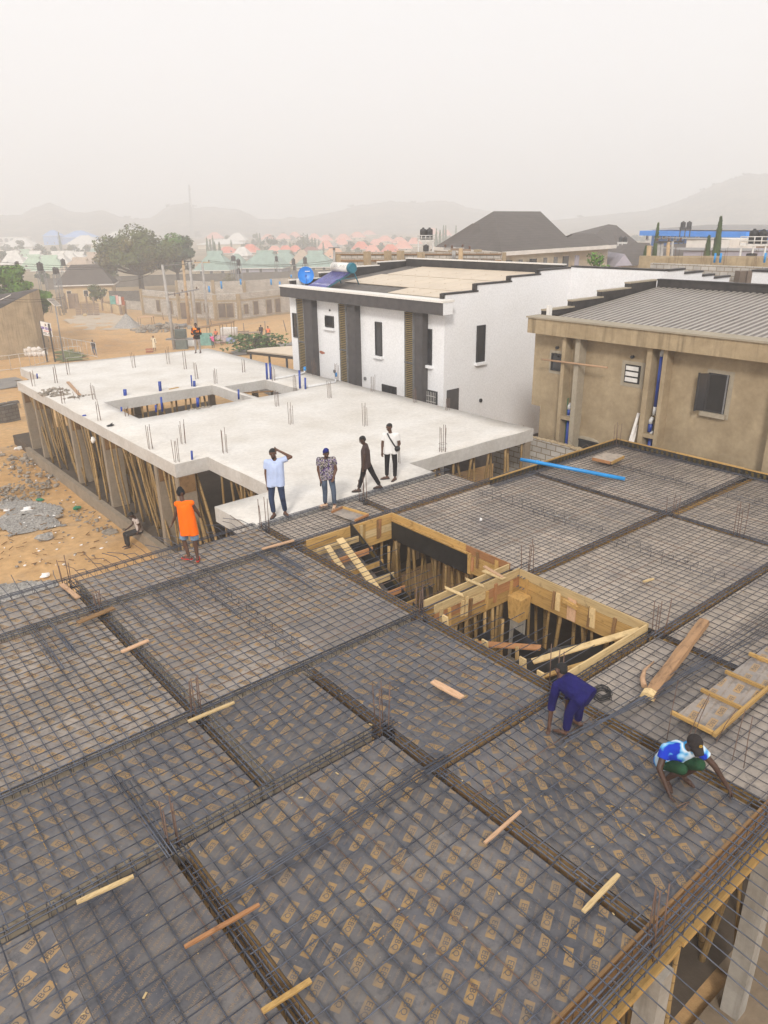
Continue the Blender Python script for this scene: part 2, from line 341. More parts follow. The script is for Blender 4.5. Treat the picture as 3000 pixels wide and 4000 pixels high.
# ------------------------------------------------------------------ mesh builder and object tree
WLOC = {}
class MB:
    def __init__(s): s.v = []; s.f = []; s.m = []; s.sm = []
    def add(s, vs, fs, mi=0, smooth=False):
        o = len(s.v); s.v += [tuple(x) for x in vs]
        for f in fs: s.f.append(tuple(i+o for i in f)); s.m.append(mi); s.sm.append(smooth)
        return s
    def box(s, x0, x1, y0, y1, z0, z1, mi=0):
        vs = [(x, y, z) for z in (z0, z1) for y in (y0, y1) for x in (x0, x1)]
        return s.add(vs, [(0, 2, 3, 1), (4, 5, 7, 6), (0, 1, 5, 4), (2, 6, 7, 3), (0, 4, 6, 2), (1, 3, 7, 5)], mi)
    def obox(s, c, ax, ay, az, mi=0):
        """box from its centre and three half-axes"""
        c, ax, ay, az = V(c), V(ax), V(ay), V(az)
        if ax.cross(ay).dot(az) < 0: az = -az
        vs = [c+ax*i+ay*j+az*k for k in (-1, 1) for j in (-1, 1) for i in (-1, 1)]
        return s.add(vs, [(0, 2, 3, 1), (4, 5, 7, 6), (0, 1, 5, 4), (2, 6, 7, 3), (0, 4, 6, 2), (1, 3, 7, 5)], mi)
    def beam(s, a, b, w, h, mi=0, up=(0, 0, 1)):
        """plank from a to b (centre line), width w sideways, height h"""
        a, b = V(a), V(b); d = (b-a); L = d.length/2; d.normalize()
        u = V(up); sd = d.cross(u)
        if sd.length < 1e-4: sd = d.cross(V((1, 0, 0)))
        sd.normalize(); u = sd.cross(d)
        return s.obox((a+b)/2, d*L, sd*(w/2), u*(h/2), mi)
    def quad(s, a, b, c, d, mi=0): return s.add([a, b, c, d], [(0, 1, 2, 3)], mi)
    def poly(s, pts, mi=0): return s.add(pts, [tuple(range(len(pts)))], mi)
    def prism(s, pts, z0, z1, mi=0, side=None):
        n = len(pts); side = mi if side is None else side
        ar = sum(pts[i][0]*pts[(i+1) % n][1]-pts[(i+1) % n][0]*pts[i][1] for i in range(n))
        if ar < 0: pts = pts[::-1]
        vs = [(p[0], p[1], z0) for p in pts]+[(p[0], p[1], z1) for p in pts]
        s.add(vs, [tuple(range(n-1, -1, -1)), tuple(range(n, 2*n))], mi)
        return s.add(vs, [(i, (i+1) % n, n+(i+1) % n, n+i) for i in range(n)], side)
    def tube(s, pts, r, n=6, mi=0, cap=True, smooth=True):
        pts = [V(p) for p in pts]; k = len(pts)
        rs = r if isinstance(r, (list, tuple)) else [r]*k
        vs = []; prev = None
        for i, p in enumerate(pts):
            t = (pts[min(i+1, k-1)]-pts[max(i-1, 0)]).normalized()
            if prev is None:
                ref = V((0, 0, 1)) if abs(t.z) < 0.9 else V((1, 0, 0))
                u = t.cross(ref).normalized()
            else:
                u = (prev-t*prev.dot(t)).normalized()
            prev = u; w = t.cross(u)
            for j in range(n):
                a = 2*PI*j/n; vs.append(p+(u*math.cos(a)+w*math.sin(a))*rs[i])
        fs = [(i*n+j, i*n+(j+1) % n, (i+1)*n+(j+1) % n, (i+1)*n+j) for i in range(k-1) for j in range(n)]
        s.add(vs, fs, mi, smooth)
        if cap:
            o = len(s.v)-len(vs)
            s.f += [tuple(o+j for j in range(n-1, -1, -1)), tuple(o+(k-1)*n+j for j in range(n))]; s.m += [mi, mi]; s.sm += [False, False]
        return s
    def cyl(s, c, r, z0, z1, n=16, mi=0, r1=None):
        return s.tube([(c[0], c[1], z0), (c[0], c[1], z1)], [r, r if r1 is None else r1], n, mi)
    def lathe(s, prof, c=(0, 0, 0), n=16, mi=0):
        vs = [(c[0]+r*math.cos(2*PI*j/n), c[1]+r*math.sin(2*PI*j/n), c[2]+z) for r, z in prof for j in range(n)]
        k = len(prof)
        return s.add(vs, [(i*n+j, i*n+(j+1) % n, (i+1)*n+(j+1) % n, (i+1)*n+j) for i in range(k-1) for j in range(n)], mi, True)
    def ball(s, c, rx, ry=None, rz=None, nu=10, nv=7, mi=0, jit=0.0, rnd=None):
        ry = rx if ry is None else ry; rz = rx if rz is None else rz
        vs = [V((0, 0, rz))]
        for i in range(1, nv):
            a = PI*i/nv
            for j in range(nu):
                b = 2*PI*j/nu; vs.append(V((rx*math.sin(a)*math.cos(b), ry*math.sin(a)*math.sin(b), rz*math.cos(a))))
        vs.append(V((0, 0, -rz)))
        if jit: vs = [v*(1+(rnd or RND).uniform(-jit, jit)) for v in vs]
        c = V(c); e = len(vs)-1
        fs = [(0, 1+j, 1+(j+1) % nu) for j in range(nu)]
        for i in range(nv-2):
            fs += [(1+i*nu+j, 1+(i+1)*nu+j, 1+(i+1)*nu+(j+1) % nu, 1+i*nu+(j+1) % nu) for j in range(nu)]
        fs += [(1+(nv-2)*nu+j, e, 1+(nv-2)*nu+(j+1) % nu) for j in range(nu)]
        return s.add([v+c for v in vs], fs, mi, jit == 0)
    def mesh(s, name, mats, off=(0, 0, 0)):
        me = bpy.data.meshes.new(name); o = V(off)
        me.from_pydata([tuple(V(v)-o) for v in s.v], [], s.f)
        mats = [mats] if isinstance(mats, str) else mats
        for x in mats: me.materials.append(MAT[x])
        me.polygons.foreach_set('material_index', s.m)
        me.polygons.foreach_set('use_smooth', s.sm); me.update()
        return me
    def build(s, name, mats, parent=None, loc=None, label=None, cat=None, group=None, kind=None, plabel=None):
        """link as ONE mesh object; geometry is given in world space"""
        if parent is not None and loc is None: loc = WLOC[parent.name]
        if loc is None:
            if s.v and kind is None:
                n = len(s.v); loc = (sum(v[0] for v in s.v)/n, sum(v[1] for v in s.v)/n, min(v[2] for v in s.v))
            else: loc = (0, 0, 0)
        o = bpy.data.objects.new(name, s.mesh(name, mats, loc)); COL.objects.link(o)
        WLOC[o.name] = V(loc)
        if parent is not None:
            o.parent = parent; o.location = V(loc)-WLOC[parent.name]
        else: o.location = loc
        tag(o, label, cat, group, kind)
        if plabel: o['label'] = plabel
        return o
def tag(o, label=None, cat=None, group=None, kind=None):
    if label: o['label'] = label
    if cat: o['category'] = cat
    if group: o['group'] = group
    if kind: o['kind'] = kind
    return o
def thing(name, label, cat, loc=(0, 0, 0), group=None):
    o = bpy.data.objects.new(name, None); COL.objects.link(o)
    o.empty_display_size = 0.2; o.location = loc; WLOC[o.name] = V(loc)
    return tag(o, label, cat, group)
def inst(me, name, parent, loc, rotz=0.0, scale=None):
    """another object sharing a mesh, placed in world space under its thing"""
    o = bpy.data.objects.new(name, me); COL.objects.link(o)
    WLOC[o.name] = V(loc)
    if parent is not None: o.parent = parent; o.location = V(loc)-WLOC[parent.name]
    else: o.location = loc
    o.rotation_euler = (0, 0, rotz)
    if scale: o.scale = scale
    return o
def copy_tree(o, parent=None):
    c = o.copy(); COL.objects.link(c); WLOC[c.name] = WLOC.get(o.name, V(o.location)).copy()
    if parent is not None: c.parent = parent
    for ch in list(o.children): copy_tree(ch, c)
    return c
def U(a, b): return RND.uniform(a, b)
# ------------------------------------------------------------------ sky, sun, air
SUN_AZ, SUN_EL = R(222), R(34)          # world azimuth the light comes from, height
w = bpy.data.worlds.new('World'); SC.world = w; w.use_nodes = True
nt = w.node_tree; nt.nodes.clear()
sky = nt.nodes.new('ShaderNodeTexSky'); sky.sky_type = 'NISHITA'; sky.sun_disc = False
sky.sun_elevation = SUN_EL; sky.sun_rotation = PI/2-SUN_AZ
sky.dust_density = 9.0; sky.air_density = 1.0; sky.altitude = 400
# harmattan dust: the blue of the sky is veiled to an even warm white
tc = nt.nodes.new('ShaderNodeTexCoord'); sp = nt.nodes.new('ShaderNodeSeparateXYZ'); nt.links.new(tc.outputs['Generated'], sp.inputs[0])
rp = nt.nodes.new('ShaderNodeValToRGB'); rp.color_ramp.elements[0].position = 0.0; rp.color_ramp.elements[0].color = (8.9, 8.78, 8.86, 1)
rp.color_ramp.elements[1].position = 0.5; rp.color_ramp.elements[1].color = (9.2, 9.18, 9.2, 1)
nt.links.new(sp.outputs[2], rp.inputs[0])
mx = nt.nodes.new('ShaderNodeMix'); mx.data_type = 'RGBA'; mx.inputs[0].default_value = 0.93
nt.links.new(sky.outputs[0], mx.inputs[6]); nt.links.new(rp.outputs[0], mx.inputs[7])
bg = nt.nodes.new('ShaderNodeBackground'); bg.inputs[1].default_value = 0.114
wo = nt.nodes.new('ShaderNodeOutputWorld'); nt.links.new(mx.outputs[2], bg.inputs[0]); nt.links.new(bg.outputs[0], wo.inputs[0])
sd = bpy.data.lights.new('sun', 'SUN'); sd.energy = 3.2; sd.angle = R(10); sd.color = (1.0, 0.95, 0.88)
so = bpy.data.objects.new('sun', sd); COL.objects.link(so); so.location = (0, 0, 60)
sv = V((math.cos(SUN_AZ)*math.cos(SUN_EL), math.sin(SUN_AZ)*math.cos(SUN_EL), math.sin(SUN_EL)))
so.rotation_euler = sv.to_track_quat('Z', 'Y').to_euler()
SC.view_settings.view_transform = 'Standard'; SC.view_settings.look = 'None'
SC.view_settings.gamma = 1.0; SC.view_settings.exposure = 0.08
SC.cycles.volume_bounces = 5; SC.cycles.max_bounces = 8
SC.cycles.use_adaptive_sampling = True

hm = bpy.data.materials.new('haze_air'); hm.use_nodes = True; t = hm.node_tree; t.nodes.clear()
o_ = t.nodes.new('ShaderNodeOutputMaterial'); pv = t.nodes.new('ShaderNodeVolumePrincipled')
pv.inputs['Color'].default_value = (0.96, 0.972, 0.999, 1); pv.inputs['Density'].default_value = 0.0021
pv.inputs['Anisotropy'].default_value = 0.15
t.links.new(pv.outputs[0], o_.inputs['Volume']); MAT['haze_air'] = hm
MB().box(-2450, 2450, -2450, 2450, -9.5, 124).build('haze', 'haze_air', loc=(0, 0, 0), kind='stuff')

# ------------------------------------------------------------------ ground and hills
def bumpy(x, y):
    return (math.sin(x*0.9+1.3*math.sin(y*0.5))*math.sin(y*0.8+math.sin(x*0.6))*0.07 + math.sin(x*2.3+y*1.7)*math.sin(y*2.9-x)*0.03)
def ground():
    b = MB(); radii = [0]; r = 1.5
    while r < 2350: radii.append(r); r += max(0.7, min(r*0.035, 60)) if r < 120 else r*0.09
    n = 220; vs = [(0, 0, gz(0, 0))]
    for r in radii[1:]:
        for j in range(n):
            a = 2*PI*j/n; x, y = r*math.cos(a), r*math.sin(a)
            z = gz(x, y)
            if r < 130: z += bumpy(x, y)*min(1, r/10)
            vs.append((x, y, z))
    fs = [(0, 1+j, 1+(j+1) % n) for j in range(n)]
    for i in range(len(radii)-2):
        o = 1+i*n
        fs += [(o+j, o+n+j, o+n+(j+1) % n, o+(j+1) % n) for j in range(n)]
    b.add(vs, fs, 0, True)
    b.build('ground', 'ground_earth', kind='structure')
ground()
def patch(name, pts, matn, kind='structure', label=None, cat=None, lift=0.16, grid=0.8, jag=0.35):
    """thin sheet over the ground with an uneven edge"""
    xs = [p[0] for p in pts]; ys = [p[1] for p in pts]; b = MB(); idx = {}
    def inside(x, y):
        c = False; n = len(pts)
        for i in range(n):
            x1, y1 = pts[i][0], pts[i][1]; x2, y2 = pts[(i+1) % n][0], pts[(i+1) % n][1]
            if (y1 > y) != (y2 > y) and x < (x2-x1)*(y-y1)/(y2-y1)+x1: c = not c
        return c
    vs, fs = [], []
    def vid(i, j):
        if (i, j) not in idx:
            x, y = i*grid, j*grid; idx[(i, j)] = len(vs); vs.append((x, y, gz(x, y)+bumpy(x, y)+lift))
        return idx[(i, j)]
    for i in range(int(min(xs)/grid)-1, int(max(xs)/grid)+2):
        for j in range(int(min(ys)/grid)-1, int(max(ys)/grid)+2):
            x, y = (i+.5)*grid, (j+.5)*grid
            if inside(x+jag*math.sin(y*2.1+x), y+jag*math.sin(x*1.7)):
                fs.append((vid(i, j), vid(i+1, j), vid(i+1, j+1), vid(i, j+1)))
    b.add(vs, fs, 0, True)
    return b.build(name, matn, kind=kind, label=label, cat=cat, loc=(0, 0, 0))
patch('gravel_patch', [atg(0, 1975), atg(60, 1945), atg(170, 1960), atg(255, 2020), atg(250, 2060), atg(150, 2090), atg(0, 2110)], 'gravel', lift=0.06, grid=0.12, jag=0.3)
patch('gravel_patch', [at(*p, -3.9) for p in ((-60, 2290), (110, 2250), (215, 2262), (215, 2330), (0, 2380), (-80, 2380))], 'gravel', lift=0.06, grid=0.12, jag=0.3)
patch('road', [atg(-260, 1510), atg(-40, 1492), atg(75, 1478), atg(75, 1512), atg(-60, 1535), atg(-260, 1570)], 'asphalt', lift=0.12, grid=0.7, jag=0.3)
patch('road', [atg(900, 1372), atg(1100, 1345), atg(1180, 1322), atg(1180, 1345), atg(1010, 1382), atg(930, 1392)], 'asphalt', lift=0.12, grid=0.7, jag=0.3)
patch('grass_lawn', [atg(226, 1378), atg(275, 1366), atg(320, 1385), atg(330, 1410), atg(230, 1416)], 'lawn', lift=0.1, grid=0.5)
patch('gravel_patch', [atg(250, 1250), atg(340, 1222), atg(480, 1230), atg(560, 1270), atg(440, 1290), atg(300, 1290)], 'dust', lift=0.05, grid=0.5)

def hill(name, prof, dist, depth, seed):
    """scrub-covered ridge standing at dist; crest heights follow the skyline seen from the site"""
    rr = random.Random(seed); b = MB(); rows = 16; N = 110
    cols = []
    for k in range(N+1):
        t = k/N*(len(prof)-1); i = min(int(t), len(prof)-2); f = t-i
        px = prof[i][0]*(1-f)+prof[i+1][0]*f; py = prof[i][1]*(1-f)+prof[i+1][1]*f
        cols.append(pdist(px, py, dist))
    vs = []
    for k, c in enumerate(cols):
        dxy = V((c.x, c.y, 0)).normalized(); H = max(c.z+6.4, 2)
        for r in range(rows+1):
            u = r/rows*2-1                     # -1 front foot, 0 crest, 1 back foot
            h = H*(1-abs(u))**1.15 if u < 0 else H*(1-u)
            if r not in (0, rows): h += rr.uniform(-1, 1)*H*0.02
            p = dxy*(dist+u*depth); vs.append((p.x, p.y, -6.6+h))
    b.add(vs, [(k*(rows+1)+r, (k+1)*(rows+1)+r, (k+1)*(rows+1)+r+1, k*(rows+1)+r+1) for k in range(N) for r in range(rows)], 0, True)
    b.build(name, 'hill_scrub', kind='structure', loc=(0, 0, 0))
    return cols
HL = [(-420, 860), (-250, 835), (-100, 850), (0, 840), (80, 838), (130, 812), (195, 788), (230, 805), (262, 820), (330, 832), (400, 818), (470, 846), (530, 856), (590, 850), (640, 815), (690, 795), (735, 790), (760, 812), (810, 806), (870, 812), (930, 816), (980, 838), (1010, 855), (1100, 856)]
HM = [(1000, 868), (1060, 866), (1130, 846), (1180, 850), (1250, 838), (1330, 822), (1400, 800), (1470, 794), (1520, 784), (1590, 790), (1640, 792), (1690, 784), (1770, 786), (1820, 808), (1900, 822), (1990, 846), (2080, 862)]
HR = [(2080, 868), (2180, 858), (2290, 846), (2420, 832), (2520, 822), (2600, 800), (2680, 772), (2760, 735), (2830, 705), (2900, 682), (2980, 676), (3080, 690), (3240, 730), (3400, 790)]
crests = hill('hills', HL, 1080, 300, 3) + hill('hills', HM, 1140, 300, 4) + hill('hills', HR, 1020, 320, 5)

# ------------------------------------------------------------------ the deck: bays of film-faced plywood
def glyphs(text, size=1.0):
    """lettering as flat triangles, origin centred"""
    c = bpy.data.curves.new('glyph', 'FONT'); c.body = text; c.size = 1.0; c.resolution_u = 2; c.align_x = 'CENTER'
    o = bpy.data.objects.new('glyph', c); COL.objects.link(o)
    dg = bpy.context.evaluated_depsgraph_get(); dg.update()
    me = o.evaluated_get(dg).to_mesh(); me.calc_loop_triangles()
    vs = [v.co.copy() for v in me.vertices]; tr = [tuple(t.vertices) for t in me.loop_triangles]
    bpy.data.objects.remove(o); bpy.data.curves.remove(c)
    x0 = min(v.x for v in vs); x1 = max(v.x for v in vs); y0 = min(v.y for v in vs); y1 = max(v.y for v in vs)
    return [[((vs[i].x-(x0+x1)/2)/(y1-y0)*size, (vs[i].y-(y0+y1)/2)/(y1-y0)*size) for i in t] for t in tr], (x1-x0)/(y1-y0)*size
G_EBQ, W_EBQ = glyphs('EBQ')
G_SUP, W_SUP = glyphs('SUPERIOR QUALITY')
G_FILM, W_FILM = glyphs('FILM FACED PLYWOOD')
def clip(poly, r):
    for ax, lim, sg in ((0, r[0], 1), (0, r[1], -1), (1, r[2], 1), (1, r[3], -1)):
        out = []
        for i in range(len(poly)):
            a, c = poly[i], poly[(i+1) % len(poly)]
            da, dc = (a[ax]-lim)*sg, (c[ax]-lim)*sg
            if da >= 0: out.append(a)
            if (da > 0 > dc) or (da < 0 < dc):
                f = da/(da-dc); out.append((a[0]+(c[0]-a[0])*f, a[1]+(c[1]-a[1])*f))
        poly = out
        if len(poly) < 3: return None
    return poly
def ply_print(b, r, z, ang, style, rr):
    """the maker's print on one sheet, cut off at the sheet's edges; material slots 1 tan, 2 letter"""
    ex = (math.cos(ang), math.sin(ang)); ey = (-ex[1], ex[0])
    cx, cy = (r[0]+r[1])/2+rr.uniform(-.15, .15), (r[2]+r[3])/2+rr.uniform(-.15, .15)
    def put(tris, u, v, w, h, sx, zz, mi):
        for t in tris:
            q = [(cx+ex[0]*(u+a*sx)+ey[0]*(v+c*h), cy+ex[1]*(u+a*sx)+ey[1]*(v+c*h)) for a, c in t]
            q = clip(q, r)
            if q: b.poly([(x, y, zz) for x, y in q], mi)
    unit = [[(-.5, -.5), (.5, -.5), (.5, .5), (-.5, .5)]]
    rad = math.hypot(r[1]-r[0], r[3]-r[2])/2+.4
    if style == 'big':
        n = int(rad/.27)+1
        for i in range(-n, n+1):
            for j in range(-n, n+1):
                u, v = i*.397, j*.283
                if abs(u) > rad or abs(v) > rad: continue
                put(unit, u, v, .28, .108, .28, z+.0012, 1)
                put(G_EBQ, u, v, .2, .078, .086, z+.0024, 2)
                put(G_FILM, u-.06, v+.142, .2, .024, .020, z+.0012, 3)
    else:
        n = int(rad/.08)+2
        for j in range(-n, n+1):
            for i in range(-3, 4):
                u, v = i*.60+(.3 if j % 2 else 0), j*.078
                if abs(u) > rad+.3: continue
                put(G_SUP, u, v, .5, .046, .041, z+.0012, 1)
BAYS = [  # x0 x1 y0 y1, film, print, ink, text angle, sheet run, bar spacing x/y, label
 (-1.0, 2.28, 2.72, 7.13, 'film_ply_clean', 'fine', 'print_fine', 27, 'y', .30, .27, 'plywood deck bay with dense small lettering in the bottom left corner'),
 (2.52, 5.74, 2.72, 7.13, 'film_ply_clean', 'big', 'print_tan', 207, 'x', .21, .33, 'large plywood deck bay with clear tan print boxes at the bottom centre'),
 (-1.0, 3.72, 7.40, 9.40, 'film_ply_clean', 'big', 'print_tan', 297, 'y', .225, .2, 'tan-printed plywood deck bay with a long cracked seam at the left edge'),
 (3.99, 5.74, 7.40, 9.40, 'film_ply_clean', 'big', 'print_tan', 27, 'y', .21, .2, 'smallest plywood deck bay, with a raised sheet corner, left of the centre'),
 (-1.0, 3.72, 9.63, 13.88, 'film_ply_dusty', 'big', 'print_faint', 297, 'x', .21, .185, 'dusty faintly printed plywood deck bay at the left edge below the dark beam trench'),
 (3.99, 8.52, 9.63, 13.88, 'film_ply_dusty', 'big', 'print_faint', 297, 'x', .2, .19, 'dusty printed plywood deck bay left of the stairwell opening'),
 (-1.0, 3.72, 14.20, 15.62, 'film_ply_dusty', 'big', 'print_faint', 297, 'x', .25, .3, 'narrow dusty deck bay above the grey gravel at the left edge'),
 (3.99, 8.52, 14.20, 15.55, 'film_ply_dusty', 'big', 'print_faint', 297, 'x', .2, .24, 'narrow deck bay under the man in the orange vest'),
 (8.78, 11.65, 14.20, 15.40, 'film_ply_bare', '', '', 0, 'x', .17, .16, 'narrow dusty deck bay in front of the man in the patterned shirt'),
 (11.92, 15.2, 14.20, 15.40, 'film_ply_bare', '', '', 0, 'x', .17, .16, 'narrow dusty deck bay between the white slab corner and the pit, behind the starter bars'),
 (5.98, 8.52, 6.20, 9.40, 'film_ply_clean', 'big', 'print_tan', 297, 'y', .2, .2, 'printed deck bay with a pale split offcut, left of the squared pit'),
 (5.98, 8.52, 2.72, 5.97, 'film_ply_clean', 'big', 'print_tan', 237, 'x', .185, .26, 'printed deck bay under the two crouching workers'),
 (8.78, 11.40, 2.72, 5.97, 'film_ply_dusty', '', '', 0, 'x', .185, .19, 'scuffed dusty deck bay under the bark slab and the shallow tray'),
 (11.62, 17.0, 2.72, 5.86, 'film_ply_bare', '', '', 0, 'x', .185, .18, 'bare dusty deck bay at the right edge beyond the tray'),
 (11.62, 17.0, 6.10, 9.06, 'film_ply_bare', '', '', 0, 'x', .175, .175, 'bare dusty deck bay right of the squared pit'),
 (11.58, 17.0, 9.34, 13.88, 'film_ply_bare', '', '', 0, 'x', .165, .17, 'wide bare dusty deck bay right of the stairwell opening'),
 (17.25, 21.64, 9.20, 13.74, 'film_ply_bare', '', '', 0, 'x', .165, .17, 'bare dusty deck bay in the far corner under the blue pipe'),
 (17.25, 21.64, 6.10, 8.92, 'film_ply_bare', '', '', 0, 'x', .17, .17, 'bare dusty deck bay at the right edge in front of the tan house window'),
 (17.25, 21.64, 2.72, 5.86, 'film_ply_bare', '', '', 0, 'x', .18, .18, 'outermost bare deck bay at the far right end of the deck'),
]
def sheet_list(x0, x1, y0, y1, run):
    L, W = (2.44, 1.22) if run == 'x' else (1.22, 2.44)
    out = []; j = 0; y = y0
    while y < y1-.02:
        ye = min(y+W, y1)
        if y1-ye < .25: ye = y1
        x = x0-(L*0.5 if j % 2 else 0.0)
        while x < x1-.02:
            xe = x+L
            if x1-xe < .25: xe = x1
            a, c = max(x, x0), min(xe, x1)
            if c-a > .05: out.append((a, c, y, ye))
            x = xe
        y = ye; j += 1
    return out
BAYN = []
for bi, (x0, x1, y0, y1, film_, style, ink, ang, run, sx, sy, lab) in enumerate(BAYS):
    rr = random.Random(100+bi)
    t = thing('deck_bay', lab, 'formwork deck', ((x0+x1)/2, (y0+y1)/2, -.018), 'plywood bays of the formwork deck')
    small = bi == 3
    for q in sheet_list(x0, x1, y0, y1, run):
        b = MB(); dz = rr.uniform(-.003, .001); g = .0025
        if small and q[2] > 8.5: dz = .012
        r = (q[0]+g, q[1]-g, q[2]+g, q[3]-g)
        b.box(r[0], r[1], r[2], r[3], -.018+min(dz, 0), dz)
        mats = [film_, ink or 'print_tan', 'print_letter', 'print_fine']
        st = style; a = ang
        if bi == 1 and rr.random() < .15: a += 180
        if bi == 11 and q[0] > 7.1 and q[2] < 3.9: st = 'fine'; mats[1] = 'print_fine'
        if bi == 5 and q[0] > 6.0 and q[2] < 10: st = 'fine'; mats[1] = 'print_fine'
        if bi == 0 and (q[0] < 0.6): st = 'big'; mats[1] = 'print_faint'
        if st: ply_print(b, (r[0]+.004, r[1]-.004, r[2]+.004, r[3]-.004), dz, R(a), st, rr)
        b.build('plywood_sheet', mats, t)
    BAYN.append(t)

# ------------------------------------------------------------------ rebar mats, one per bay
MATLAB = ['rebar mat over the small-lettered bay in the bottom left corner', 'wide-meshed rebar mat over the large printed bay at the bottom centre', 'rebar mat over the cracked-seam bay at the left edge',
 'rebar mat over the smallest bay left of the centre', 'rebar mat over the left bay in front of the dark beam trench', 'rebar mat left of the stairwell opening, its bars reaching over the pit',
 'rebar mat above the gravel at the left edge with bars curling out', 'rebar mat under the man in the orange vest with bars curling out', 'close rebar mat in front of the man in the patterned shirt',
 'close rebar mat beside the white slab corner', 'rebar mat over the bay with the pale split offcut', 'rebar mat the two crouching workers are tying, bars jutting past the deck edge', 'rebar mat beneath the bark slab and the tray',
 'rebar mat at the right edge beyond the tray', 'close rebar mat right of the squared pit', 'close rebar mat right of the stairwell opening', 'close rebar mat in the far corner under the blue pipe',
 'close rebar mat at the right edge before the tan house window', 'outermost rebar mat at the far right end of the deck']
def bar(t, pts, r, m='rebar_steel', n=5, name='bar'):
    MB().tube(pts, r, n).build(name, m, t)
for bi, (x0, x1, y0, y1, film_, style, ink, ang, run, sx, sy, lab) in enumerate(BAYS):
    rr = random.Random(300+bi)
    t = thing('rebar_mat', MATLAB[bi], 'rebar mat', ((x0+x1)/2, (y0+y1)/2, 0), 'rebar mats of the deck')
    far = x0 > 8.6; r = .0074 if far else .0082
    mt = 'rebar_mid' if far else 'rebar_steel'
    e = .17
    nx = max(2, round((x1-x0)/sx)); ny = max(2, round((y1-y0)/sy))
    for i in range(nx):                                   # bars running along y
        x = x0+(i+.5)*(x1-x0)/nx+rr.uniform(-.022, .022); k = rr.uniform(-.018, .018)
        pts = [V((x-k, y0-e, .040)), V((x, (y0+y1)/2, .018)), V((x+k, y1+e, .042))]
        if bi in (6, 7):
            L = rr.uniform(.45, 1.25); s = rr.uniform(-.35, .15)
            pts = pts[:2]+[V((x+k, y1-.05, .045)), V((x+k+s*.3, y1+L*.5, .10)), V((x+k+s, y1+L, rr.uniform(-.06, .14)))]
        if bi in (1, 11, 12, 13):
            L = rr.uniform(1.1, 1.9)
            pts = [V((x+k*3, y0-.28-L, -.05-L*.06)), V((x+k, y0-.15, .03))]+pts[1:]
        bar(t, pts, r, mt if rr.random() > .06 else 'rebar_rust')
    for i in range(ny):                                   # bars running along x
        y = y0+(i+.5)*(y1-y0)/ny+rr.uniform(-.02, .02); k = rr.uniform(-.02, .02)
        xe = x1+e
        if bi in (5, 10): xe = x1+rr.uniform(.9, 1.75)
        pts = [V((x0-(.03 if bi in (14, 15) else e), y-k, .052)), V(((x0+x1)/2, y, .034)), V((x1+.1, y+k, .056))]
        if xe > x1+.5: pts.append(V((xe, y+k*2, .05+rr.uniform(-.05, .05))))
        bar(t, pts, r, mt if rr.random() > .06 else 'rebar_rust')
    if bi in (4, 5):                                      # lapped doubles over the supports
        for i in range(12):
            x = rr.uniform(x0+.2, x1-.3); L = rr.uniform(1.0, 2.2)
            for dx in (0, .035):
                bar(t, [V((x+dx, y1+.25, .075)), V((x+dx+rr.uniform(-.04, .04), y1-L, .066))], r)
    if bi == 1:                                           # thick lapped run across the bay
        for dy in (0, .05, .11):
            bar(t, [V((x0-.1, 6.02+dy*.6, .075)), V((x1+.35, 6.02+dy, .085))], .0105)
    if bi == 2:
        for dx in (0, .03, .075, .12):
            bar(t, [V((2.22+dx, 7.0, .072)), V((2.20+dx*1.5, 9.0-dx*3, .07))], .0095)

# ------------------------------------------------------------------ beam trenches: forms and cages
CH = [  # axis, c0, c1 (across), a0, a1 (along), name words, board material
 ('x', 13.88, 14.20, -1.0, 8.78, 'the dark trench below the man in orange', 'form_grey', 1),
 ('x', 13.90, 14.20, 8.78, 17.0, 'the beam line behind the stairwell opening', 'form_side', 0),
 ('x', 9.40, 9.63, -1.0, 8.78, 'the long beam line running to the pits', 'form_grey', 1),
 ('x', 9.06, 9.34, 11.42, 21.64, 'the beam line leading right from the wall between the pits', 'form_side_yellow', 1),
 ('x', 7.13, 7.40, -1.0, 5.98, 'the beam line crossing the lower left of the deck', 'form_grey', 1),
 ('x', 5.97, 6.20, 5.74, 11.42, 'the beam line along the near side of the squared pit', 'form_side', 1),
 ('x', 5.86, 6.10, 11.42, 21.64, 'the beam line leading right from the squared pit', 'form_side_yellow', 1),
 ('y', 3.72, 3.99, 7.40, 15.62, 'the left beam line with offcuts lying across it', 'form_grey', 1),
 ('y', 2.28, 2.52, 2.72, 7.13, 'the bottom left beam line beside the orange lath', 'form_side', 1),
 ('y', 5.74, 5.98, 2.72, 9.40, 'the central beam line with brown boards', 'form_side', 1),
 ('y', 8.52, 8.78, 2.72, 15.50, 'the beam line along the left rims of the two pits', 'form_side_yellow', 1),
 ('y', 11.40, 11.62, 2.72, 5.90, 'the beam line running under the tray', 'form_side_yellow', 1),
 ('y', 11.65, 11.92, 14.20, 15.40, 'the short beam line behind the upper pit corner', 'form_side_yellow', 1),
 ('y', 17.0, 17.25, 2.72, 13.74, 'the beam line crossing the far right of the deck', 'form_side_yellow', 1),
]
STIR = {}
def stirrup_mesh(w, top, bot, r=.0048):
    k = (round(w, 3), round(top, 3), round(bot, 3))
    if k not in STIR:
        b = MB(); h = w/2
        b.tube([(-h+.02, 0, top), (h-.02, 0, top), (h, 0, top-.02), (h, 0, bot), (-h, 0, bot), (-h, 0, top-.02), (-h+.02, 0, top), (-h+.10, 0.012, top-.03)], r, 4)
        STIR[k] = b.mesh('stirrup', ['rebar_mid'])
    return STIR[k]
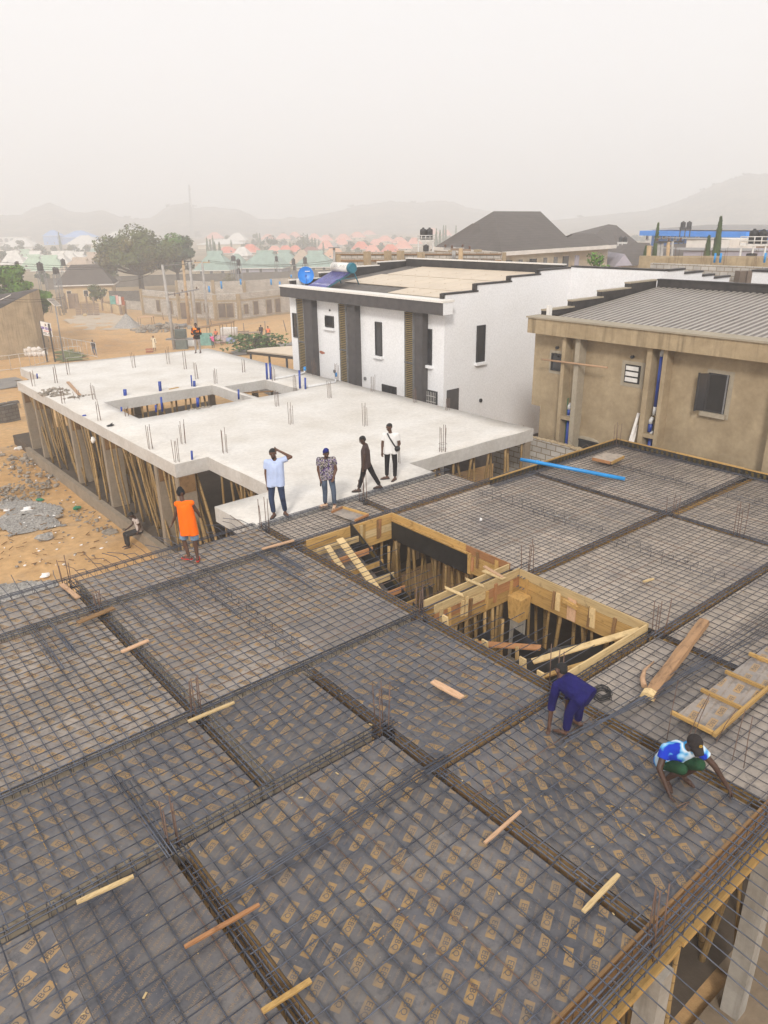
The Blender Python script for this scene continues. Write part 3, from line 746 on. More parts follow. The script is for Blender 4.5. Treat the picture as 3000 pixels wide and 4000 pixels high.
def cage(axis, c, a0, a1, w, top, bot, label, dstep=.2, r=.0105, mt='rebar_steel', tops=4):
    rr = random.Random(int(c*1000+a0*77)); P = (lambda a, q, z: V((a, q, z))) if axis == 'x' else (lambda a, q, z: V((q, a, z)))
    t = thing('beam_cage', label, 'beam cage', P((a0+a1)/2, c, 0), 'reinforcement cages of the beams')
    h = w/2-.016
    for i in range(tops):
        q = c-h+2*h*i/(tops-1)+rr.uniform(-.009, .009)
        MB().tube([P(a0, q, top-.012), P((a0+a1)/2, q+rr.uniform(-.01, .01), top-.016), P(a1, q, top-.012)], r, 6).build('main_bar', mt, t)
    for q in (c-h, c, c+h):
        MB().tube([P(a0, q, bot+.014), P(a1, q, bot+.014)], r, 5).build('main_bar', mt, t)
    me = stirrup_mesh(w, top, bot); n = min(88, int((a1-a0)/dstep))
    for i in range(n):
        a = a0+(i+.5)*(a1-a0)/n+rr.uniform(-.03, .03)
        inst(me, 'stirrup', t, P(a, c, 0), (PI/2 if axis == 'x' else 0)+rr.uniform(-.07, .07))
for axis, c0, c1, a0, a1, words, bm, has in CH:
    c = (c0+c1)/2
    P = (lambda a, q, z: V((a, q, z))) if axis == 'x' else (lambda a, q, z: V((q, a, z)))
    dz = 0 if axis == 'x' else -.026
    cage(axis, c, a0-.1, a1+.1, c1-c0-.08, .062+dz, -.225+dz, ('rebar cage in '+words), .2 if a0 < 9 else .24, tops=3)
    cuts = sorted([(o[1], o[2]) for o in CH if o[0] != axis and o[1] < a1 and o[2] > a0 and o[3]-.05 <= c <= o[4]+.05])
    t = thing('beam_form', 'boards of '+words, 'beam formwork', P((a0+a1)/2, c, -.38), 'timber forms of the beam trenches')
    s = a0; segs = []
    for q0, q1 in cuts:
        if q0 > s+.05: segs.append((s, q0))
        s = max(s, q1)
    if s < a1-.05: segs.append((s, a1))
    for s0, s1 in segs:
        n = max(1, int((s1-s0)/2.44+.5))
        for i in range(n):
            u0, u1 = s0+(s1-s0)*i/n+.002, s0+(s1-s0)*(i+1)/n-.002
            for e0, e1 in ((c0-.02, c0), (c1, c1+.02)):
                b = MB(); lo, hi = P(u0, e0, -.40), P(u1, e1, -.0215)
                b.box(min(lo.x, hi.x), max(lo.x, hi.x), min(lo.y, hi.y), max(lo.y, hi.y), -.30, -.0215)
                b.build('side_board', bm, t)
    lo, hi = P(a0, c0, 0), P(a1, c1, 0)
    MB().box(lo.x, hi.x, lo.y, hi.y, -.325-dz*.2, -.303-dz*.2).build('soffit_board', 'form_side', t)

# cages along the rims of the deck
cage('x', 15.66, -1.0, 8.5, .16, .10, -.16, 'slim rebar cage along the left rim of the deck above the sandy yard', .22, .009, tops=3)
cage('x', 15.50, 8.55, 15.3, .17, .11, -.12, 'slim rebar cage with bent hooks along the edge of the white slab', .2, .009, tops=3)
cage('x', 2.60, 0.2, 21.6, .17, .03, -.30, 'thick rebar cage in the open edge beam at the bottom right', .26, .0115, tops=3)
cage('x', 13.62, 15.3, 21.5, .2, .05, -.14, 'rebar cage along the far rim below the blue pipe', .22, .009)
cage('y', 21.48, 2.8, 13.6, .2, .05, -.14, 'rebar cage along the rim facing the tan house', .22, .009)
# open edge beam form on the right
t = thing('edge_beam_form', 'open edge beam form of yellow boards along the bottom right rim', 'beam formwork', (8, 2.5, -.45), 'timber forms of the beam trenches')
for i in range(7):
    u0, u1 = 0.2+i*3.06, .2+(i+1)*3.06-.006
    MB().box(u0, u1, 2.50, 2.70, -.40, -.38).build('soffit_board', 'form_side_yellow', t)
    MB().box(u0, u1, 2.71, 2.735, -.38, -.022).build('side_board', 'plank_brown', t)
    MB().box(u0+U(0, .05), u1-U(0, .1), 2.472, 2.498, -.44, -.375).build('rim_lath', 'form_side_yellow', t)
    MB().box(u0, u1, 2.70, 2.735, -.021, .012+U(0, .02)).build('rim_lath', 'plank_brown', t)
# standing edge boards on the far rims
t = thing('edge_board', 'upright dark edge board with pale top along the far left rim beneath the blue pipe', 'edge formwork', (18.6, 13.78, -.4), 'upright edge boards')
for i in range(3):
    u0 = 15.35+i*2.13; u1 = u0+2.12
    b = MB().box(u0, u1, 13.78, 13.80, -.42, .16)
    for k in range(12): b.quad((u0+.05+k*.175, 13.778, -.1), (u0+.13+k*.175, 13.778, -.1), (u0+.17+k*.175, 13.778, .13), (u0+.09+k*.175, 13.778, .13), 1)
    b.build('plywood_sheet', ['film_ply_dark', 'print_dark'], t)
    MB().box(u0, u1, 13.775, 13.83, .16, .19+U(0, .015)).build('top_lath', 'plank_yellow', t)
t = thing('edge_board', 'upright dark edge board with pale top along the rim facing the tan house', 'edge formwork', (21.7, 8, -.4), 'upright edge boards')
for i in range(5):
    u0 = 2.75+i*2.206; u1 = u0+2.2
    b = MB().box(21.70, 21.72, u0, u1, -.42, .16)
    for k in range(12): b.quad((21.698, u0+.05+k*.18, -.1), (21.698, u0+.13+k*.18, -.1), (21.698, u0+.17+k*.18, .13), (21.698, u0+.09+k*.18, .13), 1)
    b.build('plywood_sheet', ['film_ply_dark', 'print_dark'], t)
    MB().box(21.69, 21.74, u0, u1, .16, .19+U(0, .015)).build('top_lath', 'plank_yellow', t)

# ------------------------------------------------------------------ bent bar chairs in rows
bchair = MB()
bchair.tube([(-.17, .0, .02), (-.17, .0, .12), (-.15, .0, .145), (.15, 0, .145), (.17, 0, .12), (.17, 0, .02), (.17, .10, .015)], .0065, 5)
bch = bchair.mesh('bar_chair', ['rebar_mid'])
def chairs(x, ys, label, grp='bent bar chairs on the deck'):
    for y in ys:
        o = inst(bch, 'bar_chair', None, (x+U(-.05, .05), y, .03), U(-.2, .2)+R(-8))
        tag(o, label, 'bar chair', grp)
fr = lambda a, c, n: [a+(c-a)*(i+.5)/n for i in range(n)]
chairs(6.02, fr(15.2, 14.25, 3), 'bent wire bar chair near the feet of the man in the orange vest')
chairs(5.98, fr(13.7, 9.8, 12), 'bent wire bar chair in the row left of the stairwell opening')
chairs(14.47, fr(8.9, 6.2, 9), 'bent wire bar chair in the row right of the squared pit')
chairs(14.58, fr(13.4, 9.4, 11), 'bent wire bar chair in the row right of the stairwell opening')
chairs(19.45, fr(12.4, 9.3, 9), 'bent wire bar chair in the row in front of the blue pipe')
chairs(19.5, fr(8.8, 6.3, 7), 'bent wire bar chair in the row at the far right')
t = thing('chair_carrier_bars', 'pair of thin bars under the bent chairs left of the stairwell opening', 'rebar', (6, 12, .03), 'bars carrying the bar chairs')
for dx in (-.1, .1): bar(t, [V((6.0+dx, 13.8, .07)), V((5.98+dx, 9.7, .07))], .006)
for (xx, ya, yb, lb) in ((14.47, 9.0, 6.1, 'pair of thin bars under the bent chairs right of the squared pit'), (14.58, 13.6, 9.3, 'pair of thin bars under the bent chairs right of the stairwell opening'), (19.45, 12.6, 6.2, 'pair of thin bars under the bent chairs at the far right')):
    t = thing('chair_carrier_bars', lb, 'rebar', (xx, (ya+yb)/2, .03), 'bars carrying the bar chairs')
    for dx in (-.1, .1): bar(t, [V((xx+dx, ya, .07)), V((xx+dx, yb, .07))], .006)

# ------------------------------------------------------------------ starter bars
def starters(x, y, z, h, label, n=4, s=.075, lean=.05, m='rebar_rust', r=.009, ring=False, grp='starter bars standing on the deck'):
    rr = random.Random(int(x*317+y*91)); t = thing('starter_bars', label, 'starter bars', (x, y, z), grp)
    for i in range(n):
        a = 2*PI*i/n+.6; dx, dy = s*math.cos(a), s*math.sin(a); hh = h*rr.uniform(.78, 1.06)
        bar(t, [V((x+dx, y+dy, z-.3)), V((x+dx+rr.uniform(-lean, lean), y+dy+rr.uniform(-lean, lean), z+hh))], r, m, 6)
    if ring:
        for zz in (.1, .28): bar(t, [V((x+s*1.3*math.cos(2*PI*i/4+.6), y+s*1.3*math.sin(2*PI*i/4+.6), z+zz)) for i in range(5)], .004, m, 4, 'tie')
for q in [
 (3.75, 15.62, .62, 'starter bars at the left rim of the deck above the sandy yard', 4, .1), (3.89, 14.06, .36, 'short bundled starter bars over the crossing of the dark trench', 5, .05),
 (3.82, 9.52, .66, 'dark starter bars at the crossing behind the pale lath', 5, .09), (5.84, 7.27, .85, 'four rusty starter bars at the deck centre', 4, .09),
 (2.40, 7.27, .78, 'rusty starter bars at the lower left beam crossing', 4, .085), (5.86, 2.60, .72, 'rusty leaning starter bars over the bottom right edge beam', 4, .075),
 (8.66, 15.45, .82, 'thin starter bars beside the man in the pale blue shirt', 4, .12), (11.78, 15.30, .78, 'starter bars in front of the walking man in brown', 4, .11),
 (11.60, 9.22, .80, 'starter bars at the far corner between the two pits', 4, .13), (8.66, 9.52, .70, 'rusty starter bars at the near corner between the two pits', 4, .09),
 (11.52, 6.00, .74, 'starter bars at the right corner of the squared pit', 5, .11), (17.13, 7.24, .85, 'rusty starter bars standing in the yellow trench at the far right', 4, .12),
 (17.12, 9.0, .55, 'short grey starter bars at the far right beam crossing', 4, .14), (21.55, 13.68, .80, 'starter bars in the far corner of the deck', 4, .1),
 (8.75, 6.20, .80, 'rusty starter bars behind the head of the bending man', 4, .11)]:
    starters(q[0], q[1], 0.0, q[2], q[3], q[4], q[5])

# ------------------------------------------------------------------ stairwell opening (upper pit)
def cleat(t, p, h, d, wdt=.07, th=.03, m='plank_yellow', up=(0, 0, 1)):
    """short batten fixed on a face: p top centre, d outward normal"""
    p = V(p); d = V(d)
    sd = d.cross(V((0, 0, 1)))
    lean = V((U(-.03, .03), U(-.03, .03), 0))*.5
    MB().obox(p+d*th/2-V((0, 0, h/2)), sd*wdt/2, d*th/2, V((0, 0, h/2))+lean).build('batten', m, t)
t = thing('pit_formwork', 'yellow board lining around the stairwell opening, the upper pit', 'pit formwork', (10.1, 11.6, -.6), 'board linings of the two pits')
for k, (z0, z1) in enumerate(((-.10, .17), (-.31, -.11), (-.55, -.32))):
    MB().box(8.80, 11.50, 13.70, 13.73, z0, z1).build('plank', ('plank_yellow', 'plank_pale', 'plank_yellow')[k], t)
MB().box(11.47, 11.50, 11.0, 13.69, .0, .18).build('plank', 'plank_yellow', t)
MB().box(11.45, 11.468, 10.9, 13.69, -.56, -.03).build('plywood_face', 'film_ply_dark', t)
MB().box(11.40, 11.468, 10.9, 13.65, -.02, .005).build('ledger', 'plank_yellow', t)
for y in (13.1, 12.3, 11.7, 11.2): MB().box(11.38, 11.45, y-.3, y+.12, .008, .035).build('batten', 'plank_yellow', t)
for k, (z0, z1) in enumerate(((-.02, .17), (-.25, -.04), (-.5, -.26))):
    MB().box(11.47, 11.50, 9.64, 10.98, z0, z1).build('plank', ('plank_orange', 'plank_yellow', 'plank_yellow')[k], t)
for p, m_, h in (((11.47, 10.85, .02), 'plank_yellow', .55), ((11.47, 10.6, .13), 'plank_brown', .42), ((11.47, 10.0, .12), 'plank_yellow', .42), ((11.47, 10.75, -.06), 'plank_orange', .36)):
    cleat(t, p, h, (-1, 0, 0), .1 if m_ == 'plank_yellow' else .07, .03, m_)
for x, m_ in ((10.45, 'plank_pale'), (10.52, 'plank_yellow'), (11.0, 'plank_brown'), (11.05, 'plank_orange')):
    cleat(t, (x, 13.70, .12), U(.4, .55), (0, -1, 0), .09, .03, m_)
# wall between the pits
t = thing('pit_wall_form', 'narrow yellow board trough between the two pits with laths across its top', 'pit formwork', (10.1, 9.45, -.5), 'board linings of the two pits')
for yy, mm_, zs in ((9.60, ('plank_pale', 'plank_yellow', 'plank_brown'), ((.0, .20), (-.24, -.01), (-.46, -.25))), (9.30, ('plank_pale', 'plank_orange', 'plank_yellow'), ((.02, .21), (-.2, .01), (-.46, -.21)))):
    for (z0, z1), m_ in zip(zs, mm_): MB().box(8.86, 11.40, yy-.015, yy+.015, z0, z1).build('plank', m_, t)
for x in (9.55, 10.15): MB().obox((x, 9.45, .222), (.035, .05, 0), (-.02, .24, 0), (0, 0, .011)).build('cross_lath', 'plank_pale', t)
MB().obox((10.72, 9.43, .226), (.06, 0, 0), (-.02, .28, 0), (0, 0, .012)).build('cross_lath', 'plank_pale', t)
MB().obox((10.78, 9.5, .25), (.04, 0, 0), (.03, .3, .01), (0, 0, .011)).build('cross_lath', 'plank_pinkish', t)
for x, h, m_, dz in ((9.02, .3, 'plank_pale', .1), (9.25, .4, 'plank_yellow', .02), (9.62, .36, 'plank_pale', .06), (9.74, .42, 'plank_pale', .1), (9.86, .42, 'plank_brown', .02), (10.35, .42, 'plank_yellow', .02), (10.62, .44, 'plank_orange', .1), (11.12, .4, 'plank_yellow', .0)):
    cleat(t, (x, 9.285, dz), h, (0, -1, 0), .075, .035, m_)
MB().box(9.87, 10.3, 9.262, 9.283, -.14, .02).build('plank', 'plank_pale', t)
for q in (9.4, 9.5): MB().tube([(8.7, q, .1), (11.9, q, .12)], .011, 6).build('rebar', 'rebar_steel', t)
# squared pit
t = thing('pit_formwork', 'yellow board lining around the squared lower pit', 'pit formwork', (10.2, 7.7, -.6), 'board linings of the two pits')
for k, (z0, z1) in enumerate(((.0, .2), (-.2, -.01), (-.48, -.21))):
    MB().box(11.38, 11.41, 6.16, 9.27, z0, z1).build('plank', ('plank_pale', 'plank_yellow', 'plank_yellow')[k], t)
for y, h, m_, w_ in ((9.05, .42, 'plank_yellow', .07), (8.2, .40, 'plank_pale', .11), (8.32, .42, 'plank_brown', .06), (7.85, .48, 'plank_pinkish', .2), (7.35, .42, 'plank_pale', .13), (7.42, .44, 'plank_brown', .06), (6.85, .36, 'plank_brown', .07)):
    cleat(t, (11.38, y, .04), h, (-1, 0, 0), w_, .03, m_)
MB().obox((11.31, 7.85, -.05), (.03, 0, 0), (0, .18, .02), (0, 0, .04)).build('batten', 'plank_yellow', t)
MB().box(8.98, 11.37, 6.165, 6.195, -.03, .19).build('plank', 'plank_pale', t)
MB().box(8.88, 11.37, 6.17, 6.19, -.42, -.035).build('plank', 'plank_yellow', t)
for y, z in ((8.95, .10), (7.9, .04), (7.0, .1), (6.6, .02)): MB().obox((8.83, y, z-.1), (.018, 0, 0), (0, .07, 0), (0, .01, .13)).build('batten', 'plank_pale', t)
t = thing('plank', 'long pale plank across the near right corner of the squared pit', 'plank', (10.6, 6.6, .05))
MB().beam((9.55, 7.35, -.42), (11.34, 6.28, .05), .16, .025).build('board', 'plank_pale', t)
t = thing('plank', 'bent orange plank inside the left part of the squared pit', 'plank', (9.8, 8.2, -.8))
MB().beam((9.6, 8.85, -.75), (10.3, 7.75, -.62), .18, .03).build('board', 'plank_orange', t)
t = thing('plank', 'long brown plank at the bottom of the squared pit above the bending man', 'plank', (9.8, 6.5, -.3))
MB().beam((9.0, 6.85, -.3), (10.75, 6.3, -.22), .1, .03).build('board', 'plank_yellow', t)
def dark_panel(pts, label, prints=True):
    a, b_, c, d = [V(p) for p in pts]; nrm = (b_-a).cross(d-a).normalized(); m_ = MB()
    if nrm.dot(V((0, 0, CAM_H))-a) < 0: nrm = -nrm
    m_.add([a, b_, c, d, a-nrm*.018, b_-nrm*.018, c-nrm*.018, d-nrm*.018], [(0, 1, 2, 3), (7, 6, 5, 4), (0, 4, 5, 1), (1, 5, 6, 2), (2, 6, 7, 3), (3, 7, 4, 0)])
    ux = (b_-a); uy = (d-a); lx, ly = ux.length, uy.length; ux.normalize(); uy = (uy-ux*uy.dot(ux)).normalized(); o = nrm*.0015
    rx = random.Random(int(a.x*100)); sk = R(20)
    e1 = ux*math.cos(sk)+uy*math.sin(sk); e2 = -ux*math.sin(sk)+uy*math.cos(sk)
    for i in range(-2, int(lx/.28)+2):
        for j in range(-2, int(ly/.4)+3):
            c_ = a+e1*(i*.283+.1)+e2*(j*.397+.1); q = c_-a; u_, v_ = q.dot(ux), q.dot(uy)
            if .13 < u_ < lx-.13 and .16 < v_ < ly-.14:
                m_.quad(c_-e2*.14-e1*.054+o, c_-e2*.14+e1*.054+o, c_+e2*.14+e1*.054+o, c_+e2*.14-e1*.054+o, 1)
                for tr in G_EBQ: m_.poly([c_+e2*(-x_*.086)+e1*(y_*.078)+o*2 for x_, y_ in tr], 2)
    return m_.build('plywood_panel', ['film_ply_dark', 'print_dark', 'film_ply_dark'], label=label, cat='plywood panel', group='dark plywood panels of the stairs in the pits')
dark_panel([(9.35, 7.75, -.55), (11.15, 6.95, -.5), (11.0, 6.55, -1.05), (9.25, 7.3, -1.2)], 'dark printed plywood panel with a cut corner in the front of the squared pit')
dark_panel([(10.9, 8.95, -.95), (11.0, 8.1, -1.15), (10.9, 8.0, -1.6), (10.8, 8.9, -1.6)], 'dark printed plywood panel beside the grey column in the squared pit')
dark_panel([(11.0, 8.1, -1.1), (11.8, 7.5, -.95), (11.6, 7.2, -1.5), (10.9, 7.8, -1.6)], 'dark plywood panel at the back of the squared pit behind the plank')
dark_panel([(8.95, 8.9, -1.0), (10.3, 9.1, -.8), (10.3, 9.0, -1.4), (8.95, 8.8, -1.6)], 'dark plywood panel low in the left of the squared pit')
# stair form in the upper pit
t = thing('stair_form', 'unfinished stair form of dark plywood and yellow riser boards in the upper pit', 'stair formwork', (9.5, 12, -1.5))
b = MB()
for x0_, x1_ in ((10.08, 10.10),):
    b.add([(x0_, 13.66, .30), (x0_, 9.9, -1.75), (x0_, 9.9, -2.2), (x0_, 13.66, -.35), (x1_, 13.66, .30), (x1_, 9.9, -1.75), (x1_, 9.9, -2.2), (x1_, 13.66, -.35)], [(0, 1, 2, 3), (7, 6, 5, 4), (0, 4, 5, 1), (1, 5, 6, 2), (2, 6, 7, 3), (3, 7, 4, 0)])
for k in range(8):
    y = 13.2-k*.42; z = -.02-k*.229
    c_ = V((10.078, y, z-.02)); d1 = V((0, -.88, -.47)); d2 = V((0, -.47, .88))
    b.quad(c_-d1*.1-d2*.05, c_+d1*.1-d2*.05, c_+d1*.1+d2*.05, c_-d1*.1+d2*.05, 1)
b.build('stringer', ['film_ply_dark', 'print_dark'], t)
MB().add([(8.82, 13.66, -.30), (10.07, 13.66, -.30), (10.07, 9.9, -2.15), (8.82, 9.9, -2.15), (8.82, 13.66, -.34), (10.07, 13.66, -.34), (10.07, 9.9, -2.19), (8.82, 9.9, -2.19)], [(0, 3, 2, 1), (4, 5, 6, 7), (0, 1, 5, 4), (1, 2, 6, 5), (2, 3, 7, 6), (3, 0, 4, 7)]).build('soffit_board', 'film_ply_dusty', t)
for k in range(7):
    y = 13.35-k*.40; z = -.03-k*.197
    MB().beam((8.84, y, z), (10.2, y-.02, z), .03, .15).build('riser_board', ('plank_pale', 'plank_orange', 'plank_yellow')[k % 3], t)
MB().beam((9.55, 13.4, .1), (9.40, 11.2, -.93), .19, .028, up=(0, .45, .9)).build('plank', 'plank_pale', t)
MB().beam((9.1, 13.3, .08), (9.0, 12.35, -.38), .15, .028, up=(0, .45, .9)).build('plank', 'plank_pale', t)
for i in range(6): MB().tube([(8.9, 13.3-i*.5, -.22-i*.245), (10.06, 13.3-i*.5, -.22-i*.245)], .006, 5).build('rebar', 'rebar_mid', t)
for i in range(6): MB().tube([(9.0+i*.2, 13.6, -.25), (9.0+i*.2, 10.0, -2.04)], .006, 5).build('rebar', 'rebar_mid', t)
# column at the corner of the squared pit
t = thing('column', 'grey concrete column with a wooden collar in the squared pit', 'column', (11.1, 8.98, -3.4))
MB().box(11.06, 11.30, 8.96, 9.20, -3.45, -.86).build('shaft', 'concrete_grey', t)
b = MB(); b.add([(11.0, 8.89, -.30), (11.36, 8.89, -.30), (11.36, 9.26, -.30), (11.0, 9.26, -.30), (11.03, 8.93, -.86), (11.32, 8.93, -.86), (11.32, 9.22, -.86), (11.03, 9.22, -.86)], [(0, 1, 5, 4), (1, 2, 6, 5), (2, 3, 7, 6), (3, 0, 4, 7), (0, 3, 2, 1), (4, 5, 6, 7)])
b.build('collar', 'plank_yellow', t)

# ------------------------------------------------------------------ bamboo props
def bamboo_prop(a, b_, r, label, group):
    a, b_ = V(a), V(b_); L = (b_-a).length
    n = 7; sx_, sy_ = RND.uniform(-.05, .05), RND.uniform(-.05, .05); pts = []
    for i in range(n):
        f = i/(n-1); p = a.lerp(b_, f); s = math.sin(f*PI); pts.append(p+V((sx_*s, sy_*s, 0)))
    m_ = MB().tube(pts, [r*(1-.12*i/(n-1)) for i in range(n)], 8); k = int(L/.34); d = (b_-a).normalized()
    for i in range(1, k):
        f = i/k; p = a.lerp(b_, f)+V((sx_, sy_, 0))*math.sin(f*PI); rr_ = r*(1-.12*f)
        m_.tube([p-d*.012, p, p+d*.012], [rr_*1.01, rr_*1.13, rr_*1.01], 8, 1, False)
    m_.build('bamboo_prop', ['bamboo', 'bamboo_node'], loc=a, label=label, cat='bamboo prop', group=group)
def prop_row(n, fa, fb, label, group, r0=.034, r1=.048, top=-.42, foot=-3.42, spread=.3):
    for i in range(n):
        x, y = fa(i), fb(i); lx, ly = RND.uniform(-spread, spread), RND.uniform(-spread, spread)
        bamboo_prop((x+lx, y+ly, foot), (x, y, top), RND.uniform(r0, r1), label, group)
GP = 'bamboo props under the deck'
prop_row(30, lambda i: 9.0+(i % 10)*.32+U(-.1, .1), lambda i: 14.4-(i//10)*.5+U(-.3, .2), 'bamboo prop deep under the deck behind the far side of the upper pit', GP)
prop_row(30, lambda i: 11.7+(i//10)*.55+U(-.15, .15), lambda i: 13.5-(i % 10)*.4+U(-.15, .15), 'bamboo prop under the right rim of the upper pit', GP)
prop_row(16, lambda i: 11.55+(i//8)*.5+U(-.1, .2), lambda i: 9.0-(i % 8)*.37+U(-.15, .15), 'bamboo prop under the right rim of the squared pit', GP)
prop_row(11, lambda i: 9.0+i*.24, lambda i: 9.45+U(-.1, .1), 'bamboo prop under the board trough between the pits', GP, top=-.5)
prop_row(3, lambda i: (9.35, 9.75, 10.35)[i], lambda i: (8.6, 7.9, 8.8)[i], 'bamboo prop standing free inside the squared pit', GP, top=-.45, spread=.1)
prop_row(38, lambda i: 4.4+i*.4+U(-.2, .2), lambda i: 2.75+(i % 2)*.5+U(0, .2), 'bamboo prop under the bottom right edge of the deck', GP, .036, .052, -.45, -3.9, .35)
prop_row(8, lambda i: 3.9+i*.55, lambda i: 15.2-(i % 2)*.6, 'bamboo prop under the left rim of the deck', GP, .04, .05, -.42, -3.9, .3)
# concrete columns under the open edge
for x, lb in ((5.86, 'grey concrete column under the bottom right starter bars'), (8.65, 'grey concrete column further along the bottom right edge'), (11.5, 'third grey concrete column along the bottom right edge'), (17.1, 'farthest grey concrete column along the bottom right edge')):
    b = MB().box(x-.13, x+.13, 2.40, 2.66, -3.95, -.42); b.build('column', 'concrete_grey', label=lb, cat='column', group='columns under the right edge of the deck')
for x, y, lb in ((3.85, 15.45, 'concrete column under the left rim of the deck'), (8.62, 15.3, 'concrete column under the deck at the white slab corner')):
    MB().box(x-.12, x+.12, y-.12, y+.12, -3.95, -.42).build('column', 'concrete_grey', label=lb, cat='column', group='columns under the left rim of the deck')
patch('shaded_earth_floor', [(2.0, -1.5), (12.5, -1.5), (13.5, 3.0), (2, 3.0)], 'soil_yard_shaded', lift=.1, grid=.4, jag=.3)  # sheet over the ground outside the edge, shade painted in as darker soil
patch('shaded_earth_floor', [(0.5, 3.0), (21.5, 3.0), (21.5, 13.5), (15, 15.2), (0.5, 15.2)], 'soil_floor_shaded', lift=.2, grid=.5, jag=.1)  # sheet below the deck and pits, coloured dark to carry their shade
# ------------------------------------------------------------------ the poured white slab on bamboo
def seg(a, c, n=1.0):
    k = max(1, int((c-a)/n+.5)); return [a+(c-a)*i/k for i in range(k)]
def grid_slab(bx, by, inside, z0, z1, rr, jit=.02, step=1.0):
    xs = sum((seg(bx[i], bx[i+1], step) for i in range(len(bx)-1)), [])+[bx[-1]]
    ys = sum((seg(by[i], by[i+1], step) for i in range(len(by)-1)), [])+[by[-1]]
    J = {}; b = MB(); vi = {}
    def vid(i, j, top):
        if (i, j, top) not in vi:
            if (i, j) not in J: J[(i, j)] = (rr.uniform(-jit, jit), rr.uniform(-jit, jit), rr.uniform(-.012, .012))
            q = J[(i, j)]; y = ys[j]
            if y > 40.0: y = 40.0+(y-40.0)*(1.06-.035*(xs[i]-10))
            vi[(i, j, top)] = len(b.v); b.v.append((xs[i]+q[0], y+q[1], (z1+q[2]) if top else z0))
        return vi[(i, j, top)]
    cell = lambda i, j: 0 <= i < len(xs)-1 and 0 <= j < len(ys)-1 and inside((xs[i]+xs[i+1])/2, (ys[j]+ys[j+1])/2)
    def face(f, m, sm): b.f.append(f); b.m.append(m); b.sm.append(sm)
    for i in range(len(xs)-1):
        for j in range(len(ys)-1):
            if not cell(i, j): continue
            q = [(i, j), (i+1, j), (i+1, j+1), (i, j+1)]
            face(tuple(vid(*p, True) for p in q), 0, True); face(tuple(vid(*p, False) for p in q[::-1]), 1, False)
            for k, (di, dj) in enumerate(((0, -1), (1, 0), (0, 1), (-1, 0))):
                if not cell(i+di, j+dj):
                    a, c = q[k], q[(k+1) % 4]
                    face((vid(*a, True), vid(*a, False), vid(*c, False), vid(*c, True)), 1, False)
    return b
def in_slab(x, y):
    if 10.7 < x < 15.95 and 28.5 < y < 32.4: return False
    if 16.2 < x < 18.5 and 28.5 < y < 31.7: return False
    return (x > 9.15 and 21.85 < y < 40.1) or (x > 10.35 and 16.85 < y) or (10.35 < x < 14.85 and y < 16.85) or (x < 10.35 and y < 17.58)
SB = thing('unfinished_building', 'low unfinished building with a bright white roof slab held up on bamboo props', 'building', (15, 30, -3.9))
grid_slab([8.36, 9.15, 10.35, 10.7, 14.85, 15.95, 16.2, 18.5, 21.0], [15.64, 16.85, 17.58, 21.85, 28.5, 31.7, 32.4, 40.1, 44.0], in_slab, -.40, .05, random.Random(8)).build('roof_slab', ['slab_white', 'slab_edge'], SB)
for i, (x, y, wx) in enumerate([(9.2, 39.85, .6), (9.2, 37.85, .62), (9.2, 32.7, .66), (9.2, 28.75, .7), (9.2, 23.65, .72), (9.2, 21.98, .62), (10.4, 17.75, .4), (15.0, 16.95, .3), (20.6, 16.98, .3), (20.7, 22.0, .3), (20.7, 30, .3), (20.7, 37, .3), (10.6, 43.9, .4), (16, 43.2, .4), (20.6, 42.5, .4), (15.9, 28.2, .3), (10.9, 32.7, .3)]):
    MB().box(x, x+wx, y-.12, y+.12, -3.45, -.398).build('column', 'concrete_col', SB)
    if i < 6: MB().box(x+.05, x+wx-.02, y-.135, y-.122, -1.0, -.42).build('column_collar', 'plank_brown', SB)
MB().box(8.95, 9.16, 21.4, 40.3, -4.2, -3.40).build('plinth_wall', 'concrete_col', SB)
MB().box(9.16, 10.2, 21.4, 21.6, -4.2, -3.40).build('plinth_wall', 'concrete_col', SB)
MB().box(9.16, 21, 21.6, 43.5, -4.2, -3.43).build('floor', 'soil_floor_shaded', SB)
MB().box(10.2, 21, 17, 21.6, -4.2, -3.44).build('floor', 'soil_floor_shaded', SB)
for k in range(5): MB().box(16.9, 18.5, 28.5+k*.27, 28.5+(k+1)*.27+.01, -.42-k*.17-.2, -.10-k*.17).build('stair_step', 'concrete_grey', SB)
MB().box(16.2, 16.9, 28.52, 29.2, -.5, -.12).build('stair_landing', 'concrete_grey', SB)
MB().beam((16.3, 31.6, -.3), (17.2, 28.9, .12), .12, .05).build('plank', 'plank_brown', label='brown plank slanting over the stair hole of the white slab', cat='plank')
GS = 'bamboo props under the white slab'
for (y0, y1, n, lab) in ((38.1, 39.7, 6, 'bamboo prop in the far end bay of the left edge of the white slab'), (33.1, 37.6, 22, 'bamboo prop in the widest far bay under the left edge of the white slab'),
                         (29.1, 32.4, 16, 'bamboo prop in the middle bay under the left edge of the white slab'), (24.1, 28.4, 24, 'bamboo prop in the bay behind the seated man under the white slab'),
                         (22.25, 23.4, 7, 'bamboo prop in the last narrow bay at the near left corner of the white slab')):
    for i in range(n):
        y = y0+(y1-y0)*(i+.5)/n; x = 9.3+(i % 3)*.38+U(-.08, .1)
        bamboo_prop((x+U(-.15, .45), y-U(.1, .95), -3.42), (x, y, -.40), U(.034, .048), lab, GS)
for i in range(18):
    y = 21.4-i*.21; bamboo_prop((10.6+U(-.1, .9), y+U(-.8, .5), -3.43), (10.55+(i % 3)*.3, y, -.4), U(.042, .056), 'bamboo prop under the stepped corner of the white slab behind the man in orange', GS)
